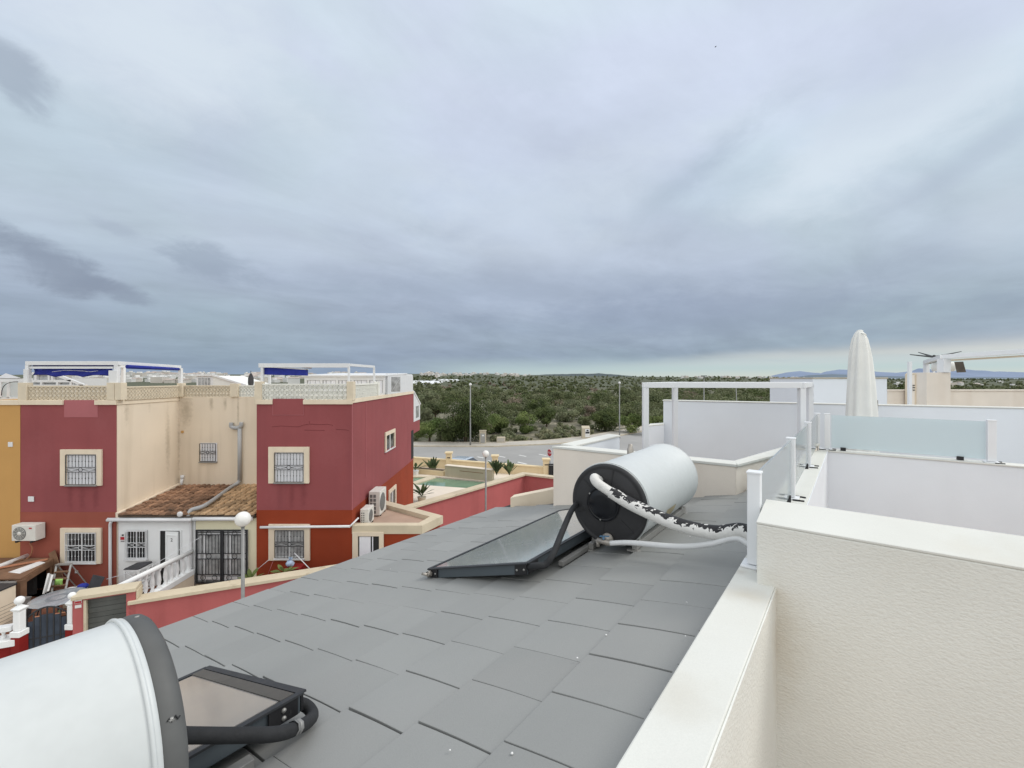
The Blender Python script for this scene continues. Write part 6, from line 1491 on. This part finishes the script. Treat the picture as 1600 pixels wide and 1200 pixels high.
# parked car behind the boundary wall: only its roof shows
def car(cx, cy, zg, yaw, lab):
    o = empty('parked_car', (cx, cy, zg), lab, 'car')
    d = Vector((math.cos(yaw), math.sin(yaw), 0)); s = Vector((-d.y, d.x, 0)); O = Vector((cx, cy, zg))
    P = lambda a, b, z: O+d*a+s*b+UP*z
    body = [(-2.05, .35), (-2.1, .6), (-1.95, .88), (-.9, .93), (1.0, .95), (1.95, .80), (2.1, .55), (2.05, .3)]
    def loft(m, prof, w0, w1=None):
        n = len(prof); vs = []
        for sg in (-1, 1):
            for (a, z) in prof: vs.append(P(a, sg*w0*(1-.04*max(0, z-.6)), z))
        fs = [tuple(range(n))[::-1], tuple(range(n, 2*n))]+[(i, (i+1) % n, n+(i+1) % n, n+i) for i in range(n)]
        return m.add(vs, fs)
    m = MB(); loft(m, body, .86); m.build('body', MT['carpaint'], o, .06, 3)
    def cabin(m, grow, z0, z1, a0, a1, b0, b1, wt):
        vs = [P(a0, -.80, z0), P(a0, .80, z0), P(a1, .80, z0), P(a1, -.80, z0), P(b0, -wt, z1), P(b0, wt, z1), P(b1, wt, z1), P(b1, -wt, z1)]
        return m.add(vs, [(0, 1, 2, 3), (7, 6, 5, 4), (0, 4, 5, 1), (1, 5, 6, 2), (2, 6, 7, 3), (3, 7, 4, 0)])
    m = MB(); cabin(m, 0, .92, 1.40, -1.7, 1.05, -1.25, .35, .60); m.build('windows', MT['darkglass'], o, .03)
    m = MB(); cabin(m, 0, 1.401, 1.46, -1.27, .38, -1.1, .15, .55); m.build('roof', MT['carpaint'], o, .03, 3)
    for a in (-1.3, 1.3):
        for b in (-.80, .80):
            m = MB(); m.lathe(P(a, b-.1*(1 if b > 0 else 1)*.0-.09, .31), s, [(0, .2), (0, .31), (.18, .31), (.18, .2)], 20); w_ = m.build('wheel', MT['tyre'], o)
            m = MB(); m.lathe(P(a, b+(.095 if b > 0 else -.095)-.005, .31), s, [(0, .001), (0, .2), (.012, .19), (.013, .001)], 16); m.build('rim', MT['alulight'], w_)
    for b in (-.62, .62):
        m = MB(); m.ball(P(2.05, b, .66), .10, 10, .6); m.build('headlight', MT['globe'], o)
    return o
car(PX(729, 38.6), 38.6, ZR, R(-20), 'silver blue parked car, only its roof showing over the boundary wall')

# ================================================================== VEGETATION
def leaf_arrays(cs, rs, n, leaf, flat=.0):
    # cs: (k,3) clump centres, rs: (k,3) radii; n leaves spread over the clumps' shells
    k = len(cs); idx = rng.integers(0, k, n)
    d = rng.normal(size=(n, 3)); d /= np.linalg.norm(d, axis=1)[:, None]
    rad = rng.uniform(.35, 1.05, n)**.6
    p = cs[idx]+d*rs[idx]*rad[:, None]
    nrm = d*1.0+np.array([0, 0, .25])+rng.normal(size=(n, 3))*.42; nrm /= np.linalg.norm(nrm, axis=1)[:, None]
    a = np.cross(nrm, rng.normal(size=(n, 3))); a /= np.linalg.norm(a, axis=1)[:, None]+1e-9
    b = np.cross(nrm, a); sz = leaf*rng.uniform(.6, 1.3, n)[:, None]
    a = a*sz; b = b*sz*rng.uniform(.45, .8, n)[:, None]
    return np.stack([p-a-b*.3, p+b, p+a-b*.2, p-b], 1).reshape(-1, 3)
def leaf_mesh(name, v, mt):
    me = bpy.data.meshes.new(name); n = len(v)//4
    me.vertices.add(n*4); me.vertices.foreach_set('co', v.astype(np.float32).ravel())
    me.loops.add(n*4); me.loops.foreach_set('vertex_index', np.arange(n*4, dtype=np.int32))
    me.polygons.add(n); me.polygons.foreach_set('loop_start', np.arange(0, n*4, 4, dtype=np.int32)); me.polygons.foreach_set('loop_total', np.full(n, 4, np.int32))
    me.update(calc_edges=True); me.materials.append(mt); return me
def clumps(w, h, k, low=.25):
    cs = []; rs = []
    for i in range(k):
        t = rng.uniform(0, 2*math.pi); q = math.sqrt(rng.uniform(0, 1))*.36*w; z = rng.uniform(low, .80)*h
        q *= math.sqrt(max(.15, 1-((z/h-.5)/.55)**2)); r = rng.uniform(.16, .27)*w
        cs.append((q*math.cos(t), q*math.sin(t), z)); rs.append((r, r, min(r*.8, .2*h+.1)))
    return np.array(cs), np.array(rs)
def tree(x, ybase, ytop, wpx, mt, name, lab, cat, nl, k=16, low=.2, leafpx=1.5, grp='trees and shrubs beyond the road'):
    g = ground_hit(x, ybase); Y = g.y; h = (ybase-ytop)/FP*Y*1.1; w = wpx/FP*Y*1.1
    o = empty(name, g, lab, cat, grp)
    cs, rs = clumps(w, h, k, low); v = leaf_arrays(cs, rs, nl, max(.07, leafpx*Y/FP))
    me = leaf_mesh('crown', v, MT[mt]); c = bpy.data.objects.new('crown', me); C.objects.link(c); c.parent = o
    m = MB()
    m.tube([g-UP*.1, g+Vector((.05, 0, h*.25)), g+Vector((-.03*w, .02*w, h*.6))], [.05*w*.6+.04, .04*w*.6+.03, .02], 8)
    for i in range(4):
        t = i*1.7+.4; m.tube([g+UP*h*(.18+.05*i), g+Vector((math.cos(t)*w*.16, math.sin(t)*w*.16, h*.42)), g+Vector((math.cos(t)*w*.28, math.sin(t)*w*.28, h*.65))], [.03*w*.5+.02, .02*w*.5+.015, .012], 6)
    m.build('trunk', MT['bark'], o); return o
T = [
 (727, 692, 622, 84, 'pine', 'pine_tree', 'big round dark pine behind the lamp post', 9000, 34),
 (671, 691, 654, 44, 'bright', 'shrub', 'light green shrub between the end house and the big pine', 2200, 14),
 (697, 690, 668, 36, 'olive', 'shrub', 'grey green shrub at the left foot of the big pine', 1500, 10),
 (664, 668, 636, 32, 'olive', 'shrub', 'pale olive shrub directly behind the end house corner', 1500, 10),
 (680, 656, 626, 42, 'scrub', 'shrub', 'dull green bush left of the big pine crown', 1800, 12),
 (668, 640, 615, 46, 'olive', 'shrub', 'wide olive bush under the white greenhouses', 1700, 12),
 (772, 677, 649, 40, 'bright', 'shrub', 'yellow green shrub right of the big pine', 2200, 12),
 (757, 684, 660, 24, 'dry', 'shrub', 'dry grey twiggy bush against the right side of the big pine', 1000, 8),
 (820, 677, 642, 36, 'bright', 'shrub', 'upright yellow green shrub behind the low concrete block box', 2200, 12),
 (784, 656, 632, 44, 'scrub', 'shrub', 'rounded grey green bush behind the shrub right of the big pine', 1700, 12),
 (838, 651, 621, 40, 'pine', 'pine_tree', 'dark dome shaped pine in the middle distance', 2200, 14),
 (854, 667, 639, 32, 'pine', 'pine_tree', 'small dark pine in front of the dome shaped one', 1900, 12),
 (883, 659, 637, 44, 'olive', 'shrub', 'broad grey olive bush right of the small dark pine', 1700, 12),
 (906, 648, 625, 44, 'olive', 'shrub', 'grey olive bush farther back, left of the second lamp post', 1500, 12),
 (911, 665, 650, 26, 'scrub', 'shrub', 'low dark bush just above the meter housing', 900, 8),
 (923, 656, 635, 22, 'dry', 'shrub', 'reddish dry leafless bush left of the second lamp post', 900, 8),
 (946, 674, 639, 48, 'pine', 'pine_tree', 'full green pine immediately left of the second lamp post', 3000, 18),
 (987, 678, 649, 40, 'bright', 'shrub', 'light green shrub between the second lamp post and the white frame', 2200, 12),
 (985, 640, 616, 40, 'scrub', 'shrub', 'dark bush behind the shrub between the second lamp post and the white frame', 1500, 12),
 (1022, 680, 650, 40, 'bright', 'shrub', 'yellow green shrub framed by the left pergola posts', 2000, 12),
 (1030, 650, 618, 40, 'scrub', 'shrub', 'dark tall bush framed by the left pergola posts', 1600, 12),
 (874, 629, 611, 28, 'scrub', 'shrub', 'small round bush far above the meter housing', 900, 8),
 (795, 632, 612, 34, 'olive', 'shrub', 'olive bush far behind the globe lamp, near the greenhouses', 1000, 10),
 (748, 628, 610, 30, 'scrub', 'shrub', 'bush just above the crown of the big pine', 800, 8),
 (700, 632, 612, 32, 'scrub', 'shrub', 'dark bush below the right end of the greenhouses', 900, 8),
]
for (x, yb0, yt0, wp, mt_, nm, lab, nl, k) in T:
    tree(x, yb0, yt0, wp, mt_, nm, lab, 'tree' if 'tree' in nm else 'shrub', int(nl*(2.2 if nl > 5000 else 1.9)), k, .12 if 'pine' in mt_ else .15, 1.25)
# the far scrub that reads as one mass
def kerb_y(x): return np.interp(x, [k[0] for k in KERB], [k[1] for k in KERB])+3.4
def mass(name, mt_, n, ylo, yhi, xlo, xhi, wm, hm, lmin, power=1.0, dens=1.0, keep=True):
    V = []
    for i in range(n):
        px_ = rng.uniform(xlo, xhi); py_ = ylo+(yhi-ylo)*rng.random()**power
        g = ground_hit(px_, py_)
        if g.y < kerb_y(g.x)+1.0: continue
        if keep and g.y < 160 and 645 < px_ < 1010 and any(abs(px_-t[0]) < t[3]*.42 and t[2]+8 < py_ < t[1]+8 for t in T): continue
        sc_ = rng.lognormal(0, .3); w = wm*sc_; h = hm*sc_*rng.uniform(.8, 1.2)
        pw = w*FP/g.y; ph = h*FP/g.y
        nl = int(np.clip(pw*ph*1.1*dens, 16, 420)); k = int(np.clip(nl/25, 2, 9))
        cs, rs = clumps(w, h, k, .15); V.append(leaf_arrays(cs+np.array(g), rs, nl, max(lmin, 1.35*g.y/FP)))
    me = leaf_mesh(name, np.concatenate(V), MT[mt_]); o = bpy.data.objects.new(name, me); C.objects.link(o); return o
lb = [('scrub', 'scrub', 2400, 588.5, 666, 'dense grey green scrubland covering the plain'), ('olive', 'olive_scrub', 1700, 588.5, 664, 'paler olive scrub mixed over the plain'), ('pine', 'pine_scrub', 620, 590, 655, 'dark pine scrub scattered over the plain'), ('dry', 'dry_scrub', 130, 600, 650, 'reddish dry brush patches on the plain')]
for mt_, nm, n, a, b, l in lb:
    o = mass(nm, mt_, n, a, b, 560, 1800, 4.3, 2.4, .12, 1.45); tag(o, l, 'scrub', None, 'stuff')
o = mass('low_weeds', 'weed', 900, 668, 700, 600, 1060, .8, .45, .07, .8, 2.0); tag(o, 'low weeds and grass on the verge beyond the pavement', 'weeds', None, 'stuff')
o = mass('verge_scrub', 'olive', 130, 664, 692, 640, 1060, 1.1, .8, .08, 1.0, 1.6); tag(o, 'small grey green clumps on the sandy verge', 'scrub', None, 'stuff')

# ================================================================== FAR TOWN, GREENHOUSES, HILLS, SEA
protos = []
def far_proto(w, d, h, wall, roof):
    o = empty('far_house', (0, 0, -500))
    m = MB(); m.box(-w/2, w/2, -d/2, d/2, -501, -500+h); b = m.build('wall', MT[wall], o)
    m = MB()
    if roof == 'flat': m.box(-w/2-.1, w/2+.1, -d/2-.1, d/2+.1, -500+h, -500+h+.25); m.box(-w*.2, w*.15, -d*.2, d*.3, -500+h+.25, -500+h+2.2)
    else: m.add([(-w/2-.3, -d/2-.3, -500+h), (w/2+.3, -d/2-.3, -500+h), (w/2+.3, d/2+.3, -500+h), (-w/2-.3, d/2+.3, -500+h), (-w/2, 0, -500+h+1.5), (w/2, 0, -500+h+1.5)], [(0, 1, 5, 4), (2, 3, 4, 5), (1, 2, 5), (3, 0, 4)])
    m.build('roof', MT['townwhite' if roof == 'flat' else 'townroof'], o)
    return o
for args in ((9, 8, 5.5, 'townwhite', 'flat'), (11, 9, 6, 'townwhite', 'tile'), (8, 8, 3.4, 'towncream', 'tile'), (14, 9, 6.2, 'towncream', 'flat'), (10, 7, 3.2, 'townwhite', 'flat')): protos.append(far_proto(*args))
town_xy = []
for i in range(190): town_xy.append((rng.uniform(60, 570), 585.5+14*rng.random()**1.3, 'left'))
for i in range(34): town_xy.append((rng.normal(735, 34), 583.5+4*rng.random(), 'mid'))
for i in range(12): town_xy.append((rng.uniform(655, 690), 584+6*rng.random(), 'mid'))
for i in range(16): town_xy.append((rng.uniform(780, 830), 585+4*rng.random(), 'mid'))
for i in range(36): town_xy.append((rng.uniform(1060, 1260), 589+2.6*rng.random(), 'right'))
for i in range(10): town_xy.append((rng.uniform(1390, 1640), 598+9*rng.random(), 'shore'))
LB = {'left': ('small pale house of the far town seen between and under the white pergolas', 'pale houses of the far town on the left'), 'mid': ('tiny pale house on the low ridge at the horizon above the big pine', 'pale houses on the ridge above the pine'),
      'right': ('tiny white house in the far strip behind the white pergola frame', 'white houses beyond the pergola frame'), 'shore': ('small pale house among the trees near the bay, above the beige terrace wall', 'pale houses among the trees by the bay')}
used = set()
for i, (x, y, kd) in enumerate(town_xy):
    g = ground_hit(x, y); k = int(rng.integers(0, 5)); p_ = protos[k]
    if k not in used: o = p_; used.add(k)
    else: o = copy_tree(p_)
    sc_ = (1.0 if g.y < 700 else 1.15) if kd == 'left' else (.62 if kd == 'shore' else .72)
    o.location = g; o.rotation_euler = (0, 0, rng.normal(0, .5)); o.scale = (sc_,)*3
    tag(o, LB[kd][0], 'house', LB[kd][1])
for i, (x0, x1, y0, y1) in enumerate(((638, 690, 598.4, 595.4), (640, 672, 601.2, 598.6), (676, 716, 595.6, 593.6), (655, 684, 600.0, 598.0))):
    g0, g1 = ground_hit(x0, y0), ground_hit(x1, y0); m = MB(); n = 5; L = g1-g0; Y = g0.y
    h = max(2.5, (y0-y1)/FP*Y)
    for k in range(n):
        a = k/n; b = (k+.97)/n; q = [g0+L*a, g0+L*b]; xa_, xb_ = q[0].x, q[1].x
        sec = [(0, 0), (0, .6), (.25, .88), (.5, 1), (.75, .88), (1, .6), (1, 0)]
        vs = [(xa_+(xb_-xa_)*s, Y, q[0].z-1+(h+1)*t) for s, t in sec]+[(xa_+(xb_-xa_)*s, Y+30, q[0].z-1+(h+1)*t) for s, t in sec]
        m.add(vs, [tuple(range(7)), tuple(range(7, 14))[::-1]]+[(i_+1, i_, i_+7, i_+8) for i_ in range(6)])
    top(m, 'greenhouse', MT['greenhouse'], g0, ['longest white greenhouse block, just right of the glazed bay', 'short white greenhouse block lowest of the group', 'narrow white greenhouse block stretching farthest right', 'middle white greenhouse block behind the lowest one'][i], 'greenhouse', 'white greenhouses in the scrub')
def ridge(name, prof, Y, depth, base, mt_, rough_, seed):
    r2 = np.random.default_rng(seed); xs = np.linspace(prof[0][0], prof[-1][0], 260); ys = np.interp(xs, [p[0] for p in prof], [p[1] for p in prof])
    j = np.cumsum(r2.normal(0, rough_, 260)); j -= np.linspace(j[0], j[-1], 260); j = np.clip(j, -1, 1)
    ys = ys+j*.5; vs = []; rowsn = 9
    for i, (x, y) in enumerate(zip(xs, ys)):
        for k in range(rowsn):
            t = k/(rowsn-1); Yk = Y-depth*(1-t); zt = H+(591-y)/700*Y
            z = base+(zt-base)*(t**.8)*(1+.10*math.sin(i*.33+k*1.7)*(1-t)*t*4+r2.normal(0, .03)*(1-t))
            vs.append(((x-800)/700*Y, Yk, z))
    fs = [(i*rowsn+k, (i+1)*rowsn+k, (i+1)*rowsn+k+1, i*rowsn+k+1) for i in range(259) for k in range(rowsn-1)]
    me = bpy.data.meshes.new(name); me.from_pydata(vs, [], fs); me.polygons.foreach_set('use_smooth', [True]*len(fs)); me.materials.append(MT[mt_])
    o = bpy.data.objects.new(name, me); C.objects.link(o); return tag(o, kind='structure')
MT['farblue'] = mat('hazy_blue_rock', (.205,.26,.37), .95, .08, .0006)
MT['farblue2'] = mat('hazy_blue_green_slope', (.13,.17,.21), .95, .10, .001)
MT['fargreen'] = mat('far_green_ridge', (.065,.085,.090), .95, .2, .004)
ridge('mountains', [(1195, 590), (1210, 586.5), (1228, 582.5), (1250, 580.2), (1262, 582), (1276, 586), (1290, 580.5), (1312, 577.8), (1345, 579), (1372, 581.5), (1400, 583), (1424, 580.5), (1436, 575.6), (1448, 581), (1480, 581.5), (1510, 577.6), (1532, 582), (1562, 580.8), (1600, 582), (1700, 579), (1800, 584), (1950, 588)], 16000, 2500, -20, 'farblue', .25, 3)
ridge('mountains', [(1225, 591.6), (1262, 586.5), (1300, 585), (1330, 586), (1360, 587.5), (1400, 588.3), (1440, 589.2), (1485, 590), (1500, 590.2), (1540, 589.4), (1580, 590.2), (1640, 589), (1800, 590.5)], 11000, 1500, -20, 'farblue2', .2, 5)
ridge('hills', [(640, 588), (662, 583), (674, 580.2), (686, 584.5), (720, 584), (752, 583), (790, 584.5), (815, 586.4), (850, 585.6), (880, 584.4), (915, 584), (935, 582.8), (948, 584), (965, 585.6), (985, 588), (1010, 589.5)], 2600, 700, 0, 'fargreen', .2, 8)
ridge('hills', [(-500, 586), (-50, 585), (60, 587), (150, 585.5), (185, 582.4), (200, 582.8), (215, 586), (300, 586), (340, 584.6), (420, 584.4), (560, 584.2), (640, 587)], 2400, 700, 0, 'fargreen', .2, 9)
m = MB(); m.add([(2000, 3800, .2), (60000, 3800, .2), (60000, 17000, .2), (2000, 17000, .2)], [(0, 1, 2, 3)])
MT['sea'] = mat('pale_sea', (.42,.50,.56), .35, .1, .0008); tag(m.build('sea', MT['sea']), kind='structure')
# bird
bd = at(1118, 73, 60); m = MB()
m.ball(bd, .09, 10, .6); m.add([bd+Vector((-.05, 0, .03)), bd+Vector((.30, .1, .24)), bd+Vector((.10, .1, .08))], [(0, 1, 2)]); m.add([bd+Vector((.03, 0, .02)), bd+Vector((-.26, -.1, -.20)), bd+Vector((-.10, .1, -.02))], [(0, 1, 2)])
top(m, 'bird', MT['darkmetal'], bd, 'tiny dark bird high in the cloudy sky', 'bird')

# ================================================================== SKY
SUN_EL, SUN_AZ = R(46), R(84)                   # azimuth from +Y towards +X
wd_ = bpy.data.worlds.new('World'); bpy.context.scene.world = wd_; wd_.use_nodes = True
N, L = wd_.node_tree.nodes, wd_.node_tree.links
bgn = N['Background']; bgn.inputs['Strength'].default_value = .1
class X:                                        # tiny node-expression helper
    def __init__(s, o): s.o = o
    def _m(s, op, b=None, c=None, rev=False):
        n = N.new('ShaderNodeMath'); n.operation = op
        args = [s, b, c]
        if rev: args = [b, s, c]
        for i, a in enumerate(args):
            if a is None: continue
            if isinstance(a, X): L.new(a.o, n.inputs[i])
            else: n.inputs[i].default_value = a
        return X(n.outputs[0])
    def __add__(s, b): return s._m('ADD', b)
    __radd__ = __add__
    def __sub__(s, b): return s._m('SUBTRACT', b)
    def __rsub__(s, b): return s._m('SUBTRACT', b, rev=True)
    def __mul__(s, b): return s._m('MULTIPLY', b)
    __rmul__ = __mul__
    def __truediv__(s, b): return s._m('DIVIDE', b)
def smooth(x, a, b):
    n = N.new('ShaderNodeMapRange'); n.interpolation_type = 'SMOOTHSTEP'; L.new(x.o, n.inputs['Value'])
    for k, v in (('From Min', a), ('From Max', b)):
        if isinstance(v, X): L.new(v.o, n.inputs[k])
        else: n.inputs[k].default_value = v
    return X(n.outputs['Result'])
def cmix(f, a, b, mode='MIX'):
    n = N.new('ShaderNodeMix'); n.data_type = 'RGBA'; n.blend_type = mode
    for sock, v in ((n.inputs[0], f), (n.inputs[6], a), (n.inputs[7], b)):
        if isinstance(v, X): L.new(v.o, sock)
        elif isinstance(v, tuple): sock.default_value = (*v, 1)
        elif isinstance(v, (int, float)): sock.default_value = v
        else: L.new(v, sock)
    return n.outputs[2]
def ramp(x, stops):
    n = N.new('ShaderNodeValToRGB'); L.new(x.o, n.inputs[0]); cr = n.color_ramp; cr.interpolation = 'EASE'
    while len(cr.elements) < len(stops): cr.elements.new(.5)
    for e, (p_, c) in zip(cr.elements, stops): e.position = p_; e.color = (*c, 1)
    return n.outputs[0]
tc = N.new('ShaderNodeTexCoord'); sp = N.new('ShaderNodeSeparateXYZ'); L.new(tc.outputs['Generated'], sp.inputs[0])
dx, dy, dz = X(sp.outputs[0]), X(sp.outputs[1]), X(sp.outputs[2])
az = dx._m('ARCTAN2', dy)                       # 0 ahead, + to the right
el = dz._m('ARCSINE')
def vec(a, b, c):
    n = N.new('ShaderNodeCombineXYZ')
    for i, v in enumerate((a, b, c)):
        if isinstance(v, X): L.new(v.o, n.inputs[i])
        else: n.inputs[i].default_value = v
    return n.outputs[0]
def noise(v, sc, det=7, rough=.55, dist=.0):
    n = N.new('ShaderNodeTexNoise'); L.new(v, n.inputs['Vector']); n.inputs['Scale'].default_value = sc; n.inputs['Detail'].default_value = det
    n.inputs['Roughness'].default_value = rough; n.inputs['Distortion'].default_value = dist; return X(n.outputs['Fac'])
zz = dz._m('MAXIMUM', 0.0)+.16
u_, v_ = dx/zz, dy/zz
pl = vec(u_, v_, 0.0)
rot = vec(u_*.80+v_*.60, (v_*.80-u_*.60)*2.1, 0.3)     # streaks drawn out along one wind direction
n_big = noise(pl, .55, 6, .5, .6); n_str = noise(rot, .62, 8, .55, .5); n_fine = noise(pl, 2.3, 8, .6, .4)
n_mid = noise(vec(u_*.72-v_*.70, (v_*.72+u_*.70)*.55, 1.7), 1.5, 9, .62, 1.1)
pa = vec(az, el*2.6, 0.0); n_band = noise(pa, 3.2, 7, .55, .3); n_rag = noise(vec(az*1.0, el*1.7, 7.0), 9.0, 10, .68, .8); n_soft = noise(vec(az*.6, el*1.4, 4.0), 2.6, 4, .45, .5)
def c255(r, g, b): return tuple(s2l((r, g, b)))
# grey-blue deck by elevation (sin elevation stretched 0..1)
deck = ramp(dz, [(0.0, c255(146, 163, 186)), (.035, c255(146, 161, 179)), (.10, c255(157, 171, 186)), (.17, c255(172, 184, 199)), (.26, c255(188, 199, 212)), (.36, c255(196, 208, 222)), (.46, c255(205, 215, 229)), (.56, c255(211, 220, 234))])
k = 0.86+n_str*.36+n_big*.22-.14+(n_fine-.5)*.27+(n_mid-.5)*.34
tint = cmix(smooth(n_soft, .38, .62), c255(196, 202, 224), c255(200, 216, 222))
deck = cmix(.35, deck, cmix(1.0, deck, cmix(1.0, tint, (1.65, 1.65, 1.65), 'MULTIPLY'), 'MULTIPLY'))
deck = cmix(1.0, deck, vec(k*1.045, k*1.025, k*.982), 'MULTIPLY')
def blob(a0, e0, ra, re, sh=0.0, warp=.5, soft=.9, fine=1.0):
    # soft patch centred on a direction of the sky, ragged by noise
    da = (az-a0)*(1/ra); de = (el-e0-(az-a0)*sh)*(1/re)
    r = (da*da+de*de)._m('SQRT')+(n_band-.5)*warp*2+(n_fine-.5)*(warp*fine)+(n_rag-.5)*(warp*fine*.9)
    return smooth(1.0-r, 0.0, soft)
def pe(x, y):
    X_, Z_ = (x-800)/700, (591-y)/700; return math.atan(X_), math.atan(Z_/math.sqrt(1+X_*X_))
def bl(x, y, rx, ry, sh, warp, soft, fine=1.0):
    a, e = pe(x, y); X_ = (x-800)/700; return blob(a, e, rx/700/(1+X_*X_), ry/700/math.sqrt(1+X_*X_), sh, warp, soft, fine)
# lighter veils
for (x, y, rx, ry, sh, st) in ((1330, 235, 330, 95, .34, .80), (1000, 255, 170, 110, .3, .20), (260, 70, 330, 150, 0, .85), (560, 300, 300, 120, .1, .26), (1560, 330, 120, 120, .3, .25), (840, 330, 260, 100, 0, .35), (1150, 190, 200, 60, .3, .3)):
    deck = cmix(bl(x, y, rx, ry, sh, .75, 1.0)*st, deck, c255(224, 235, 245))
# darker patches
for (x, y, rx, ry, sh, st, col) in ((75, 402, 170, 46, -.40, .80, (142, 153, 171)), (190, 458, 75, 24, -.3, .6, (140, 151, 170)), (25, 112, 95, 52, -.35, .65, (154, 166, 183)), (325, 410, 105, 30, -.12, .55, (152, 165, 182)), (175, 355, 60, 14, -.3, .3, (160, 172, 190)),
                                    (1110, 250, 170, 48, .55, .42, (164, 180, 198)), (780, 455, 420, 60, 0, .30, (150, 163, 184)), (1060, 500, 500, 50, 0, .35, (138, 152, 178)), (830, 120, 130, 60, 0, .22, (184, 198, 214)), (1540, 235, 160, 30, .5, .35, (176, 188, 206)), (400, 570, 300, 30, 0, .25, (134, 151, 178)), (1420, 130, 200, 60, .3, .25, (184, 196, 216)), (1250, 470, 300, 60, .1, .25, (150, 162, 182))):
    deck = cmix((bl(x, y, rx, ry, sh, .8, .75, 2.0)*(.55+n_mid*.9) if x < 420 and y < 470 else bl(x, y, rx, ry, sh, .85, .9))*st, deck, c255(*col))
# clear strip low over the horizon on the right: here the real sky shows under the cloud edge
edge = .026+smooth(az, -.15, .95)*.060+(n_band-.5)*.034
gap = (1.0-smooth(dz, edge*.35, edge))*smooth(az, -.30, .50)*.92
strip = ramp(dz, [(0.0, c255(214, 218, 210)), (.006, c255(208, 218, 212)), (.020, c255(194, 213, 214)), (.034, c255(202, 214, 216)), (.048, c255(222, 224, 219)), (.070, c255(204, 210, 216))])
streak = smooth(noise(vec(az*1.2, el*14.0, 2.0), 3.0, 6, .55), .60, .74)*.35
strip = cmix(streak, strip, c255(164, 180, 198))
# pale rain-lit band ahead
pale = (1.0-smooth(dz, .014, .056+(n_band-.5)*.03))*smooth(az, -.36, .0)*.95
deck = cmix(pale, deck, c255(184, 204, 208))
deck = cmix(gap, deck, strip)
# the unseen upper dome of an overcast sky is brighter than its rim
up = smooth(dz, .62, .92)
deck = cmix(up, deck, (1.05, 1.07, 1.10))
back = smooth(dy, .1, -.55)*smooth(dz, -.02, .12)  # added fill: unseen sky behind the camera brightened to light facing walls
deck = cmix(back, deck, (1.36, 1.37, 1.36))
low = 1.0-smooth(dz, -.04, .0)
deck = cmix(low, deck, (.16, .15, .13))
sky = N.new('ShaderNodeTexSky'); sky.sky_type = 'NISHITA'; sky.sun_disc = False; sky.sun_elevation = SUN_EL; sky.sun_rotation = SUN_AZ; sky.dust_density = 2.0
tenx = cmix(1.0, deck, (10.0, 10.0, 10.0), 'MULTIPLY')
for n in N:
    if n.type == 'MIX': n.clamp_result = False; n.clamp_factor = True
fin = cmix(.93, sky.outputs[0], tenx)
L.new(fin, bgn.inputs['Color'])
# ================================================================== SUN, CAMERA, VIEW
sl = bpy.data.lights.new('sun', 'SUN'); sl.energy = 1.35; sl.angle = R(24); sl.color = (1.0, .965, .90)
so_ = bpy.data.objects.new('sun', sl); C.objects.link(so_)
sdv = Vector((math.sin(SUN_AZ)*math.cos(SUN_EL), math.cos(SUN_AZ)*math.cos(SUN_EL), math.sin(SUN_EL)))
so_.rotation_euler = sdv.to_track_quat('Z', 'Y').to_euler(); so_.location = (20, 0, 40)
cd = bpy.data.cameras.new('camera'); cam = bpy.data.objects.new('camera', cd); C.objects.link(cam)
cam.location = (0, 0, H); cam.rotation_euler = (R(90), 0, 0); cd.sensor_width = 36; cd.lens = 36*FP/1600; cd.shift_y = -9/1600
cd.clip_start = .05; cd.clip_end = 90000
sc0 = bpy.context.scene; sc0.camera = cam
sc0.view_settings.view_transform = 'Standard'; sc0.view_settings.look = 'None'; sc0.view_settings.exposure = 0; sc0.view_settings.gamma = 1
sc0.cycles.max_bounces = 6; sc0.cycles.transparent_max_bounces = 12
